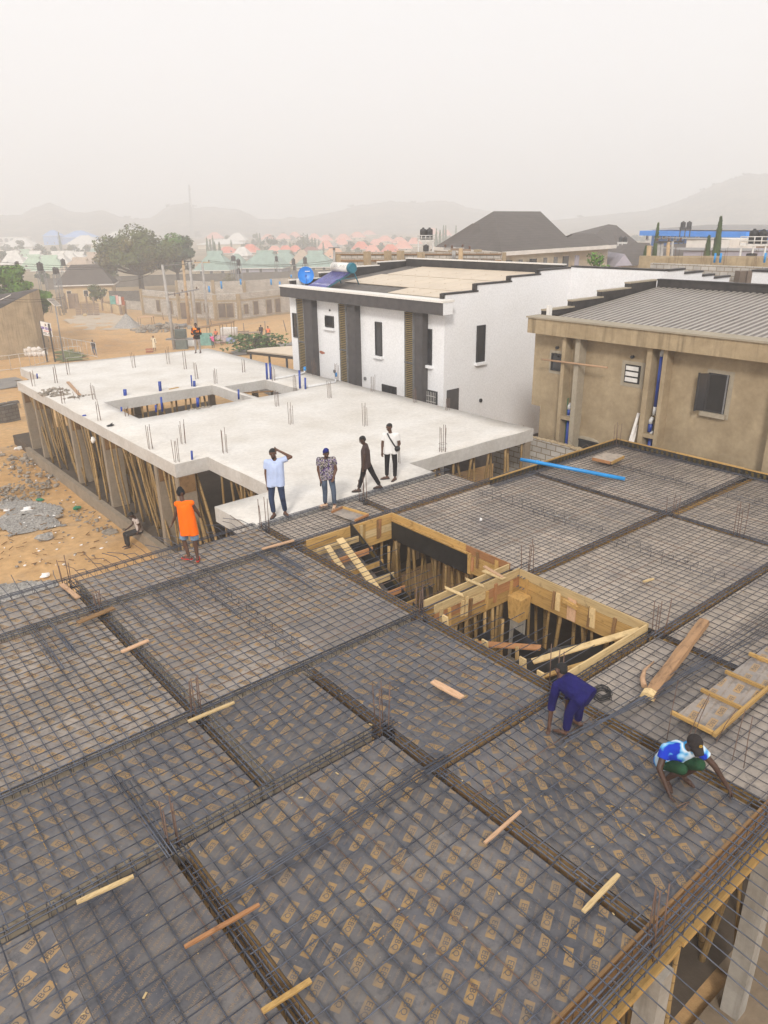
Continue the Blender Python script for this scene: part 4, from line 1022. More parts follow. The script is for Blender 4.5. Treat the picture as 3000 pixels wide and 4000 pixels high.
for i in range(7): bamboo_prop((9.35+i*.14, 21.5-i*.05, -3.9), (9.4+i*.11+U(-.1, .1), 22.05+U(0, .3), -.4), U(.045, .06), 'bamboo prop crowded against the near left column of the white slab', GS)
for i in range(13): bamboo_prop((15.2+i*.44+U(-.3, .3), 16.7+U(0, .5), -3.44), (15.2+i*.44, 16.95+(i % 2)*.3, -.4), U(.042, .056), 'bamboo prop under the right part of the white slab above the corner of the deck', GS)
for i in range(14): bamboo_prop((11.0+i*.36+U(-.2, .2), 32.6+U(-.2, .5), -3.43), (11.0+i*.36, 32.55+(i % 2)*.3, -.4), U(.045, .056), 'bamboo prop seen inside the hole of the white slab', GS)
for q in [  # starters on the white slab
 (11.7, 40.15, .95, 'starter bars far out on the white slab near the signboard'), (9.45, 38.35, .8, 'starter bars at the far left corner of the white slab'), (10.5, 38.3, .85, 'thin starter bars just inside the far left corner of the white slab'),
 (10.62, 33.3, .75, 'pair of starter bars left of the slab hole'), (9.3, 33.4, .75, 'crooked starter bars beside the rubble on the left edge of the white slab'), (9.4, 29.3, .8, 'starter bars on the left edge of the white slab before its hole'),
 (9.32, 24.1, .85, 'starter bars on the left edge of the white slab above the seated man'), (9.33, 22.05, .85, 'starter bars at the near left corner of the white slab'), (10.44, 23.9, .85, 'starter bars standing a step in from the near left corner of the white slab'),
 (11.0, 21.9, .85, 'four starter bars on the white slab behind the man in the pale blue shirt'), (10.5, 29.25, .4, 'short starter bars at the near left corner of the slab hole'), (15.0, 39.6, .8, 'starter bars on the white slab right below the robed man'),
 (16.9, 39.4, .95, 'starter bars on the white slab left of the watching man at the far edge'), (16.86, 37.2, .95, 'starter bars on the white slab below the watching man'), (16.1, 34.3, .9, 'starter bars behind the slab hole beside the blue stub'),
 (16.25, 32.6, .75, 'starter bars at the far right corner of the slab hole'), (18.7, 34.2, .75, 'splayed starter bars near the far right edge of the white slab'), (18.65, 31.2, .7, 'starter bars behind the tall blue pipe pair'),
 (18.4, 28.9, .65, 'thin starter bars behind the stair hole'), (20.9, 30.9, .8, 'starter bars on the slab edge below the second grey pier'), (20.9, 29.0, .8, 'starter bars on the slab edge beside the white pipe elbow'),
 (15.94, 26.5, .75, 'starter bars in front of the stair hole'), (14.75, 23.6, .8, 'starter bars standing alone in the middle of the white slab'), (18.5, 26.25, .75, 'starter bars in the open right half of the white slab'),
 (20.7, 25.95, .75, 'starter bars on the right slab edge below the middle window'), (16.7, 21.45, .85, 'starter bars standing alone behind the walking man'), (14.6, 17.1, .85, 'starter bars behind the legs of the man in the white polo'),
 (20.65, 23.0, .6, 'starter bars on the right slab edge by the barred window'), (20.7, 21.1, .55, 'starter bars on the right slab edge by the grey door')]:
    starters(q[0], q[1], .05, q[2], q[3], 4, .085, .04, grp='starter bars standing on the white slab')
starters(16.54, 17.05, .05, .95, 'caged starter bars with wire ties at the right corner edge of the white slab', 6, .11, .02, ring=True, grp='starter bars standing on the white slab')
def stub(p, h, r, label, m_='pipe_deep_blue', lean=.02):
    p = V(p); MB().tube([p-V((0, 0, .05)), p+V((lean, 0, h*.85))], r*.72, 10).build('pipe_stub', m_, label=label, cat='pipe', group='blue pipe stubs on the white slab')
for q in (((11.95, 33.1, .05), .33, .11, 'short wide blue pipe stub left behind the slab hole'), ((13.55, 32.9, .05), .52, .10, 'blue pipe stub behind the middle of the slab hole'), ((15.2, 32.75, .05), .3, .09, 'low blue pipe stub near the far right corner of the slab hole'),
          ((15.12, 32.85, .05), .62, .045, 'thin tall blue pipe beside the low stub'), ((12.0, 29.2, .05), .66, .06, 'tall bright blue pipe stub on the near rim of the slab hole'), ((11.75, 29.25, .05), .3, .06, 'low blue pipe stub on the near rim of the slab hole'),
          ((10.65, 30.2, .05), .22, .05, 'small blue pipe stub at the left rim of the slab hole'), ((13.5, 28.95, .05), .4, .09, 'pale blue pipe stub at the near rim of the slab hole'), ((15.5, 29.0, .05), .45, .06, 'blue pipe stub by the stair hole'),
          ((9.82, 21.95, .05), .36, .05, 'small blue pipe stub at the near left corner of the white slab'), ((18.6, 31.7, .05), .95, .075, 'tall blue pipe, left one of the pair behind the stair hole'), ((18.75, 31.6, .05), .95, .075, 'tall blue pipe, right one of the pair behind the stair hole'),
          ((18.62, 28.8, .05), 1.0, .07, 'tallest blue pipe right of the stair hole'), ((18.72, 28.5, .05), .62, .06, 'shorter blue pipe right of the stair hole'), ((10.2, 40.4, .05), .25, .05, 'tiny blue pipe stub at the far left notch of the white slab')):
    stub(*q)
for pts, lb in (([(18.8, 31.4, .1), (20.3, 31.45, .1), (20.75, 31.6, .12), (20.8, 31.62, .3)], 'white pipe with an elbow lying on the white slab, the farther of two'), ([(18.8, 28.7, .1), (20.5, 28.62, .1), (20.95, 29.1, .12), (20.98, 29.15, .32)], 'white pipe with a blue elbow lying on the white slab, the nearer of two')):
    t = thing('drain_pipe', lb, 'pipe', pts[0]); MB().tube(pts, .055, 10).build('pipe', 'pipe_white', t); MB().tube([V(pts[3])-V((0, 0, .1)), V(pts[3])+V((0, 0, .1))], .068, 10).build('elbow', 'pipe_bright_blue', t)
MB().beam((10.94, 37.9, .10), (10.4, 34.6, .07), .14, .05).build('plank', 'plank_pinkish', label='timber lying across the left part of the white slab', cat='plank')
MB().beam((14.0, 32.9, .06), (14.5, 33.0, .06), .12, .04).build('plank', 'plank_yellow', label='short offcut on the white slab behind its hole', cat='plank')
def rubble_heap(c, rx, ry, h, n, label, m_='rubble', s=.08, cat='rubble', name='rubble_heap', grp=None):
    b = MB(); rr = random.Random(int(c[0]*91+c[1]*17))
    for i in range(n):
        a = rr.uniform(0, 2*PI); q = math.sqrt(rr.random()); x, y = c[0]+rx*q*math.cos(a), c[1]+ry*q*math.sin(a)
        z = c[2]+h*(1-q)*rr.uniform(.3, 1); k = s*rr.uniform(.5, 1.5)
        b.ball((x, y, z), k, k*rr.uniform(.6, 1.2), k*rr.uniform(.4, .8), 6, 4, 0, .25, rr)
    return b.build(name, m_, label=label, cat=cat, group=grp)
rubble_heap((9.75, 36.0, .06), .65, 1.1, .1, 70, 'grey mortar rubble on the left edge of the white slab')
rubble_heap((10.2, 34.3, .06), .8, .15, .06, 30, 'line of mortar crumbs beside the timber on the white slab', s=.05)
rubble_heap((13.3, 28.4, .05), .6, .12, .05, 25, 'broken concrete crumbs at the near rim of the slab hole', s=.05)
b = MB().ball((9.22, 30.5, .07), .1, .06, .03, 8, 5, 0, .3); b.build('cloth_scrap', 'pipe_deep_blue', label='small blue scrap on the left edge of the white slab', cat='scrap')
t = thing('sandal', 'dark lost sandal lying on the left edge of the white slab', 'sandal', (9.4, 28.1, .05)); MB().ball((9.4, 28.1, .09), .16, .07, .04, 8, 5).build('sole', 'plastic_black', t); MB().tube([(9.42, 28.05, .12), (9.5, 28.1, .17), (9.42, 28.16, .12)], .015, 5).build('strap', 'plastic_black', t)
bg_ = MB().ball((8.95, 29.05, -.62), .09, .12, .13, 9, 6, 0, .2); bg_.build('plastic_bag', 'plastic_white', label='white plastic bag tied to a column below the white slab', cat='bag')
starters(10.1, 33.9, .05, .4, 'bent starter bars at the mortar crumbs on the white slab', 3, .1, .15, grp='starter bars standing on the white slab')

# ------------------------------------------------------------------ white house with charcoal band
H1 = thing('white_house', 'white two-storey house with a charcoal roof band and tall gold louvers', 'house', (27, 29, -3.9))
HX, HY0, HY1 = 22.6, 23.3, 35.5
MB().box(HX, 31.1, HY0, HY1, -4.2, 3.56).build('wall', 'paint_white', H1)
b = MB().box(22.0, 22.6, HY0-.5, HY1-.05, 3.55, 4.06); b.build('fascia_band', 'paint_charcoal', H1)
MB().box(21.96, 22.66, HY0-.54, HY1, 4.062, 4.15).build('fascia_cap', 'paint_white_warm', H1)
MB().box(22.02, 22.58, HY0-.52, HY0-.505, 3.56, 4.06).build('fascia_end', 'paint_white', H1)
steps = [(22.66, 24.63, 4.38), (24.63, 26.83, 4.66), (26.83, 28.86, 4.86), (28.86, 31.1, 5.04)]
for i, (a, c, z) in enumerate(steps):
    MB().box(a, c, HY0, HY0+.2, 3.56, z-.07).build('gable_parapet', 'paint_white', H1)
    MB().box(a-.05, c+.0, HY0-.03, HY0+.24, z-.066, z).build('coping', 'membrane_black', H1)
    MB().box(a-.16, a-.052, HY0+.02, HY0+.22, z-.34, z-.01).build('coping_end', 'membrane_black', H1)
    MB().box(a+.002, c, HY0+.203, HY0+.25, 3.7, z-.068).build('parapet_lining', 'membrane_black', H1)
    MB().box(a, c, HY1-.2, HY1, 3.57, z-.05).build('gable_parapet', 'membrane_black', H1)
    MB().box(a-.05, c, HY1-.22, HY1+.02, z-.046, z+.01).build('coping', 'paint_white_warm', H1)
MB().box(30.9, 31.1, HY0+.26, HY1-.23, 3.57, 5.12).build('back_parapet', 'membrane_black', H1)
MB().box(30.86, 31.14, HY0+.26, HY1-.23, 5.123, 5.18).build('coping', 'paint_white_warm', H1)
b = MB(); n = 46
def rz(x): return 3.86+(x-22.66)*.098
for i in range(n):
    y0 = HY0+.26+(HY1-HY0-.5)*i/n; y1 = HY0+.26+(HY1-HY0-.5)*(i+1)/n; m0 = y0+(y1-y0)*.3
    for a, c, dz, dz2 in ((y0, m0, 0, .035), (m0, m0+.06, .035, .035), (m0+.06, y1, .035, 0)):
        b.quad((22.68, a, rz(22.68)+dz), (30.88, a, rz(30.88)+dz), (30.88, c, rz(30.88)+dz2), (22.68, c, rz(22.68)+dz2))
b.build('roof_sheeting', 'sheet_dark', H1)
def roofpanel(x0, x1, y0, y1, k):
    b = MB(); n = k
    for i in range(n):
        a, c = y0+(y1-y0)*i/n+.012, y0+(y1-y0)*(i+1)/n-.012
        vs = [(x, y, rz(x)+.06+h) for h in (0, .03) for y in (a, c) for x in (x0, x1)]
        b.add(vs, [(0, 2, 3, 1), (4, 5, 7, 6), (0, 1, 5, 4), (2, 6, 7, 3), (0, 4, 6, 2), (1, 3, 7, 5)])
        for x in (x0+.3, (x0+x1)/2, x1-.3): b.box(x-.02, x+.02, a+.02, a+.05, rz(x)+.09, rz(x)+.115)
    b.build('solar_cover', 'sheet_cream', H1)
roofpanel(28.0, 30.7, 24.0, 33.6, 9); roofpanel(25.2, 27.85, 24.0, 33.9, 9); roofpanel(23.7, 25.1, 23.75, 28.4, 4)
def louver(y1, y0, z0, z1):
    t_ = MB(); t_.box(22.47, 22.6, y0, y0+.06, z0, z1); t_.box(22.47, 22.6, y1-.06, y1, z0, z1)
    f = t_.build('louver_frame', 'metal_grey', H1); n = int((z1-z0)/.085); s = MB()
    s.box(22.56, 22.59, y0+.06, y1-.06, z0, z1, 1)
    for i in range(n):
        z = z0+(i+.5)*(z1-z0)/n; s.obox((22.51, (y0+y1)/2, z), (.035, 0, -.02), (0, (y1-y0)/2-.062, 0), (.006, 0, .010))
    for z in (z0+.3*(z1-z0), z0+.68*(z1-z0)): s.box(22.455, 22.468, y0, y1, z-.03, z+.03, 2)
    s.build('louver_slats', ['louver_gold', 'metal_dark', 'metal_grey'], H1)
for (p1, p0, l1, l0) in ((33.66, 32.88, 34.68, 33.98), (29.84, 29.19, 30.84, 30.22), (24.86, 24.33, 25.79, 25.17)):
    MB().box(22.25, 22.6, p0, p1-.02, -4.1, 3.548).build('pier', 'paint_charcoal', H1)
    louver(l1, l0, -3.6, 3.45)
def window_x(par, x, y0, y1, z0, z1, frame=.05, sill=True, open_=False):
    f = MB(); d = .06
    f.box(x-d, x+.02, y0-frame, y0, z0-frame, z1+frame); f.box(x-d, x+.02, y1, y1+frame, z0-frame, z1+frame)
    f.box(x-d, x+.02, y0, y1, z0-frame, z0); f.box(x-d, x+.02, y0, y1, z1, z1+frame)
    o = f.build('window', 'metal_dark', par)
    MB().box(x-.025, x-.01, y0, y1, z0, z1).build('pane', 'glass_dark', o)
    if sill: MB().box(x-.16, x+.02, y0-.14, y1+.14, z0-frame-.13, z0-frame-.005).build('sill', 'paint_white', o)
    return o
def window_y(par, y, x0, x1, z0, z1, frame=.05, sill=True):
    f = MB(); d = .06
    f.box(x0-frame, x0, y-d, y+.02, z0-frame, z1+frame); f.box(x1, x1+frame, y-d, y+.02, z0-frame, z1+frame)
    f.box(x0, x1, y-d, y+.02, z0-frame, z0); f.box(x0, x1, y-d, y+.02, z1, z1+frame)
    o = f.build('window', 'metal_dark', par)
    MB().box(x0, x1, y-.025, y-.01, z0, z1).build('pane', 'glass_dark', o)
    if sill: MB().box(x0-.12, x1+.12, y-.16, y+.02, z0-frame-.13, z0-frame-.005).build('sill', 'paint_white', o)
    return o
wo_ = window_x(H1, HX, 31.45, 32.08, 2.24, 2.72)
MB().obox((22.44, 31.95, 2.5), (.10, .10, 0), (.008, -.008, 0), (0, 0, .22)).build('open_pane', 'glass_dark', wo_)
window_x(H1, HX, 27.58, 27.97, 1.27, 2.76); window_x(H1, HX, 24.1, 24.54, 1.29, 2.77); window_x(H1, HX, 34.86, 35.2, 1.4, 2.6, sill=False)
window_y(H1, HY0, 24.66, 25.1, 1.26, 2.8)
MB().box(22.8, 23.55, HY0-.03, HY0+.01, -1.9, .2).build('door', 'paint_charcoal', H1)
g_ = window_x(H1, HX, 23.72, 24.42, -.6, .06, sill=False); gb = MB()
for i in range(7): gb.box(HX-.085, HX-.07, 23.75+i*.105, 23.765+i*.105, -.6, .06)
for z in (-.4, -.15): gb.box(HX-.088, HX-.068, 23.72, 24.42, z, z+.02)
gb.build('grille', 'metal_white', g_)
MB().box(HX-.03, HX+.01, 26.5, 27.6, -.75, -.12).build('vent', 'glass_dark', H1)
for y in (31.5, 28.9): MB().tube([(22.54, y, -.05), (22.61, y, -.05)], .09, 10).build('wall_pipe', 'metal_grey', H1)
MB().ball((22.6, 32.6, .8), .008, .26, .07, 9, 6, 0, .35).build('bare_patch', 'rust_red', H1)
MB().tube([(22.56, 31.72, 3.05), (22.605, 31.72, 3.05)], .05, 8).build('wall_pipe', 'metal_dark', H1)
MB().tube([(25.0, HY0-.06, -.6), (25.0, HY0-.005, -.6)], .09, 10).build('wall_light', 'metal_dark', H1)
MB().box(22.7, 31.05, HY0-.045, HY0-.002, -4.1, -3.0).build('dark_plinth', 'paint_charcoal', H1)
# dish on its roof
dc = atx(1195, 1075, 23.2)
t = thing('satellite_dish', 'round blue satellite dish on the roof corner of the white house', 'satellite dish', (dc.x, dc.y, 4.0))
fx = (V((0, 0, 10.5))-dc).normalized(); fx = V((fx.x, fx.y, .25)).normalized(); sx_ = fx.cross(V((0, 0, 1))).normalized(); sz_ = sx_.cross(fx)
b = MB(); rad = .43; rows = [(0, -.10), (.16, -.085), (.3, -.045), (rad, .03)]; vs = []; N = 24
for r_, d_ in rows: vs += [dc+sx_*(r_*math.cos(2*PI*j/N))+sz_*(r_*1.05*math.sin(2*PI*j/N))+fx*d_ for j in range(N)]
fs = [(i*N+j, i*N+(j+1) % N, (i+1)*N+(j+1) % N, (i+1)*N+j) for i in range(3) for j in range(N)]
b.add(vs, fs, 0, True); b.add([v-fx*.012 for v in vs], [f[::-1] for f in fs], 0, True); b.build('reflector', 'dish_blue', t)
MB().tube([dc-sz_*.43, dc+fx*.35-sz_*.1], .014, 6).tube([dc+fx*.33-sz_*.13, dc+fx*.38-sz_*.06], .035, 8).build('feed_arm', 'pipe_deep_blue', t)
MB().tube([dc-fx*.1, dc-fx*.2-V((0, 0, .3)), (dc.x+.25, dc.y, 4.0)], .022, 7).build('mount', 'pipe_deep_blue', t)
b = MB()
for k in range(5): b.obox(dc+sx_*(-.2+k*.055)+sz_*.2+fx*.004, sx_*.02, sz_*.022, fx*.006)
b.build('badge', 'paint_white', t)
MB().box(22.95, 23.35, 35.0, 35.25, 4.0, 4.42).build('roof_box', 'white_enamel', label='small white box on the roof corner behind the blue dish', cat='box')
# solar water heater
WA = atx(1312, 1042, 24.6); WB = atx(1372, 1049, 24.6)
t = thing('solar_water_heater', 'solar water heater with white tank and violet tubes on the white house roof', 'water heater', (24.0, (WA.y+WB.y)/2, 4.1))
ya, yb = WA.y+.12, WB.y-.05; zc = (WA.z+WB.z)/2
MB().tube([(24.6, ya, zc), (24.6, yb+.12, zc)], .26, 20).build('tank', 'white_enamel', t)
e_ = MB().tube([(24.6, yb+.118, zc), (24.6, yb-.08, zc), (24.6, yb-.1, zc)], [.275, .275, .24], 20).build('end_cap', 'teal_paint', t)
MB().tube([(24.6, ya+.0, zc), (24.6, ya+.05, zc)], .265, 20).build('end_cap', 'white_enamel', t)
GT, WT = glyphs('SOLWAY', .15); b = MB(); ym = ya+(yb-ya)*.52
for tr in GT:
    b.poly([(24.6-.264*math.cos(.35+yy/.264), ym-xx*1.25, zc+.264*math.sin(.35+yy/.264)) for xx, yy in tr])
b.build('lettering', 'metal_grey', t)
b = MB(); x1_, z1_ = 24.47, zc-.24; x0_, z0_ = 22.72, 4.02
for i in range(22):
    y = ya+.05+(yb-ya-.1)*(i+.5)/22; b.tube([(x1_, y, z1_+.04), (x0_, y, z0_+.05)], .026, 6)
b.build('vacuum_tubes', 'tube_violet', t)
MB().obox(((x0_+x1_)/2+.04, (ya+yb)/2, (z0_+z1_)/2-.035), ((x1_-x0_)/2, 0, (z1_-z0_)/2), (0, (ya-yb)/2, 0), (-.012, 0, .014)).build('reflector', 'metal_grey', t)
fb = MB()
for y in (ya+.05, yb-.02):
    fb.tube([(x0_+.05, y, z0_), (x1_+.1, y, z1_)], .03, 6).tube([(24.72, y, zc-.2), (25.05, y, rz(25.05))], .03, 6).tube([(23.5, y, 4.45), (24.9, y, 4.5)], .02, 6)
fb.tube([(24.95, ya, 4.3), (24.95, yb, 4.9)], .02, 6); fb.build('frame', 'teal_paint', t)
# right-hand wing of the next white house behind
H2 = thing('white_house', 'plain white house with a stepped black-edged gable behind the first white house', 'house', (34, 20, -3.9))
q3 = lambda x, y: (2000+x/1.659, 600+y/1.659)
yr = atx(*q3(990, 755), 31.15).y
MB().box(31.103, 31.4, yr, 23.34, -4.2, 5.02).build('wall', 'paint_white', H2)
MB().box(31.08, 31.44, yr-.03, 23.26, 5.043, 5.1).build('coping', 'membrane_black', H2)
sx0 = 31.4
for k, (pa, pb) in enumerate((((990, 755), (1120, 740)), ((1120, 770), (1235, 766)), ((1238, 786), (1312, 775)), ((1314, 800), (1415, 780)), ((1420, 832), (1452, 812)))):
    A_, B_ = aty(*q3(*pa), yr), aty(*q3(*pb), yr); x1 = B_.x
    MB().box(sx0+.004, x1, yr+.002*k, yr+.2, -4.2, A_.z-.07).build('gable_parapet', 'paint_white', H2)
    if k < 4: MB().box(sx0+.004, x1+.02, yr-.04, yr+.24, A_.z-.066, A_.z+.01).build('coping', 'membrane_black', H2)
    sx0 = x1
A_ = atx(*q3(1562, 752), 33.0); B_ = atx(*q3(1700, 758), 33.0)
H3 = thing('white_house', 'corner of a white house with black coping at the right edge above the ribbed roof', 'house', (35, B_.y, -3.9))
MB().box(33.0, 44, B_.y-3, A_.y, -4.2, A_.z-.08).build('wall', 'paint_white', H3); MB().box(32.96, 44, B_.y-3, A_.y+.04, A_.z-.077, A_.z).build('coping', 'membrane_black', H3)

# ------------------------------------------------------------------ tan plastered house on the right
TX = 22.95
q6 = lambda x, y: (2000+x/1.659, 1300+y/1.659)
ty = lambda q, X=TX: atx(*q, X)
TH = thing('tan_house', 'unpainted tan plastered house with a ribbed beige roof at the right edge', 'house', (27, 12, -3.9))
yl = ty(q3(152, 1175)).y; yl2 = ty(q6(183, 470)).y; zs = ty(q6(110, 460)).z
MB().box(TX, 33, -6, yl2, -4.2, 3.2).build('wall', 'plaster_tan', TH)
MB().box(TX, 33, yl2+.001, yl, zs, 3.2).build('wall', 'plaster_tan', TH)
ft, fbm = ty(q3(105, 1052), TX-.6), ty(q3(110, 1160), TX-.6)
MB().box(TX-.6, TX+.0, -6, ft.y, fbm.z, ft.z-.06).build('fascia_band', 'plaster_band', TH)
MB().box(TX-.66, TX+.1, -6, ft.y+.05, ft.z-.057, ft.z).build('fascia_cap', 'plaster_patch', TH)
MB().box(TX-.02, 33, ft.y-.25, ft.y-.0, 3.201, ft.z-.062).build('gable_base', 'plaster_tan', TH)
def pier(pa, pb, name='pier', m_='plaster_tan', x0=TX-.42):
    a, c = ty(pa, x0).y, ty(pb, x0).y
    MB().box(x0, TX, min(a, c), max(a, c), -4.1, fbm.z-.002).build(name, m_, TH); return min(a, c), max(a, c)
p1a = pier(q6(330, 30), q6(352, 30)); p1b = pier(q6(415, 40), q6(445, 40), m_='plaster_patch')
p2a = pier(q6(880, 100), q6(912, 105)); p2b = pier(q6(985, 110), q6(1012, 115)); p3a = pier(q6(1668, 600), q6(1720, 600))
for (a, c, z) in ((p1b[1], p1a[0], .28), (p2b[1], p2a[0], .30)):
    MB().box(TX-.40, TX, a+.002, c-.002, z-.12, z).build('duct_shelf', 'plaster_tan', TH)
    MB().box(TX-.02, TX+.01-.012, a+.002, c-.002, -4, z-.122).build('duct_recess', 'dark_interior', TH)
def drain(y, z0, z1, lab):
    t = thing('drain_pipe', lab, 'pipe', (TX-.15, y, z0)); MB().tube([(TX-.15, y, z0), (TX-.15, y-.02, z1)], .075, 12).build('pipe', 'pipe_deep_blue', t)
    MB().tube([(TX-.15, y, z1), (TX-.15, y, z1+.12), (TX-.08, y-.03, z1+.22)], .07, 10).build('elbow', 'pipe_white', t); return t
y2 = (p2b[1]+p2a[0])/2; y1_ = (p1b[1]+p1a[0])/2
t = drain(y2, 1.25, 2.95, 'long blue drain pipe high in the duct of the tan house'); MB().tube([(TX-.15, y2+.02, .95), (TX-.15, y2, 1.25)], .072, 10).build('elbow', 'pipe_white', t)
drain(y2+.06, -1.2, .14, 'short blue drain pipe below the shelf of the second duct of the tan house'); drain(y2+.12, .34, .62, 'stub of blue drain pipe with a white elbow on the shelf of the second duct')
drain(y1_+.03, -1.4, .14, 'blue drain pipe below the shelf of the first duct of the tan house'); drain(y1_+.04, .3, .52, 'stub of blue drain pipe with a white elbow on the shelf of the first duct')
t = thing('water_pipe', 'thin green water pipe in the first duct of the tan house', 'pipe', (TX-.1, y1_+.14, -.5)); MB().tube([(TX-.1, y1_+.16, -1.4), (TX-.1, y1_+.16, .92), (TX-.1, y1_-.1, .96), (TX-.1, y1_-.1, 1.4)], .018, 6).build('pipe', 'pipe_green', t)
t = thing('water_pipe', 'thin green water pipe in the second duct of the tan house', 'pipe', (TX-.1, y2+.12, 0)); MB().tube([(TX-.1, y2+.14, .32), (TX-.1, y2+.14, .78), (TX-.1, y2-.08, .8), (TX-.1, y2-.08, .4)], .018, 6).build('pipe', 'pipe_green', t)
def rng(pa, pb): a, c = ty(pa), ty(pb); return min(a.y, c.y), max(a.y, c.y), min(a.z, c.z), max(a.z, c.z)
r_ = rng(q6(268, 138), q6(315, 240)); window_x(TH, TX, r_[0], r_[1], r_[2], r_[3], sill=False)
MB().box(TX-.012, TX+.0, r_[0]-.15, r_[1]+.15, r_[2]-.18, r_[3]+.15).build('plaster_border', 'plaster_patch', TH)
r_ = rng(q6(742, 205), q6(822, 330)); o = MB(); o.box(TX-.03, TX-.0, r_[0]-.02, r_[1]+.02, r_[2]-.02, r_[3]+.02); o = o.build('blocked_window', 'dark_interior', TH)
MB().box(TX-.012, TX, r_[0]-.16, r_[1]+.16, r_[2]-.16, r_[3]+.14).build('plaster_border', 'plaster_patch', TH)
for k in range(3):
    h = (r_[3]-r_[2])/3; MB().box(TX-.06, TX-.031, r_[0]+.05, r_[1]-.03, r_[2]+h*k+.03, r_[2]+h*(k+1)-.03).build('block', 'plastic_white', o)
r_ = rng(q6(1290, 268), q6(1365, 515)); wb = window_x(TH, TX, r_[0], r_[1], r_[2], r_[3], .05, False)
MB().box(TX-.035, TX-.027, r_[0], r_[1], r_[2], r_[3]).build('dark_opening', 'dark_interior', wb)
MB().box(TX-.012, TX, r_[0]-.2, r_[1]+.12, r_[2]-.22, r_[3]+.16).build('plaster_border', 'plaster_patch', TH)
MB().box(TX-.14, TX, r_[0]-.14, r_[1]+.14, r_[2]-.2, r_[2]-.06).build('sill', 'plaster_patch', wb)
MB().obox((TX-.16, r_[1]+.12, (r_[2]+r_[3])/2), (.11, -.115, 0), (.012, .012, 0), (0, 0, (r_[3]-r_[2])/2+.03)).build('open_casement', 'glass_dark', wb)
for e in (-1, 1): MB().obox((TX-.165+.11*e, r_[1]+.125-.115*e, (r_[2]+r_[3])/2), (.02, -.02, 0), (.018, .018, 0), (0, 0, (r_[3]-r_[2])/2+.05)).build('casement_frame', 'metal_dark', wb)
MB().box(TX-.07, TX-.02, r_[0]-.05, r_[0]-.0, r_[2]-.05, r_[3]+.05).build('casement_frame', 'metal_grey', wb)
r_ = rng(q6(420, 680), q6(548, 770)); window_x(TH, TX, r_[0], r_[1], r_[2]-.3, r_[3]-.05, .06, False)
MB().ball((TX, (r_[0]+r_[1])/2, r_[3]-.02), .012, .6, .16, 10, 6).build('plaster_border', 'plaster_patch', TH)
for q in (q6(300, 95), q6(787, 155)):
    p = ty(q); MB().tube([(TX-.12, p.y, p.z), (TX+.01, p.y, p.z)], .055, 10).build('vent_pipe', 'metal_dark', TH)
a, c = ty(q6(193, 172), TX-.5), ty(q6(620, 226), TX-.5); MB().tube([a, c], .035, 7).build('scaffold_pole', 'plank_pinkish', label='pale horizontal scaffold pole across the front of the tan house', cat='pole')
for pa, pb, lb in ((q6(822, 520), q6(765, 705), 'grey plank leaning on the tan house beside the second duct'), (q6(808, 600), q6(782, 708), 'shorter pale plank leaning on the tan house beside the second duct')):
    a, c = ty(pa, TX-.1), ty(pb, TX-.55); MB().beam(a, c-(a-c)*.6, .1, .04, up=(1, 0, 0)).build('plank', 'cloth_white', label=lb, cat='plank', group='planks leaning on the tan house')
# ribbed roof and black-lined parapets
yp = ft.y-.05
stp = [((150, 1010), (390, 985)), ((365, 945), (590, 920)), ((555, 885), (765, 860)), ((735, 830), (912, 815))]
xs_, zz_ = [], []
for a, c in stp: A_, B_ = aty(*q3(*a), yp), aty(*q3(*c), yp); xs_.append((A_.x, B_.x)); zz_.append((A_.z+B_.z)/2)
xb = xs_[-1][1]
for i, ((a, c), z) in enumerate(zip(xs_, zz_)):
    e0 = TX+.12 if i == 0 else xs_[i][0]; e1 = xs_[i+1][0] if i < 3 else xb
    MB().box(e0+.003, e1, yp-.2, yp, 3.3, z-.06).build('gable_parapet', 'membrane_black', TH)
    MB().box(e0-.02, e1+.12, yp-.24, yp+.03, z-.057, z).build('coping', 'plaster_patch', TH)
    MB().box(e0-.0, e1, yp+.001, yp+.02, 3.3, z-.06).build('parapet_lining', 'membrane_black', TH)
zb = zz_[-1]
MB().box(xb-.0, xb+.2, -6, yp-.241, 3.3, zb-.03).build('back_parapet', 'membrane_black', TH); MB().box(xb-.04, xb+.24, -6, yp-.241, zb-.027, zb+.02).build('coping', 'membrane_black', TH)
b = MB(); z0 = ft.z-.16; z1 = aty(*q3(912, 866), yp-.25).z; y = yp-.26; w_ = .26
while y > -5:
    for a, c, dz0, dz1, mi in ((y, y-.04, -.05, 0, 0), (y-.04, y-.15, 0, 0, 0), (y-.15, y-.19, 0, -.05, 1), (y-.19, y-w_, -.05, -.05, 1)):
        b.quad((TX+.1, a, z0+dz0), (TX+.1, c, z0+dz1), (xb-.003, c, z1+dz1), (xb-.003, a, z1+dz0), mi)
    y -= w_
b.build('ribbed_roof', ['sheet_beige', 'sheet_groove'], TH)
MB().box(TX+.1, TX+.3, yp-.35, yp-.24, 3.4, ft.z+.35).build('parapet_stub', 'plastic_white', TH)
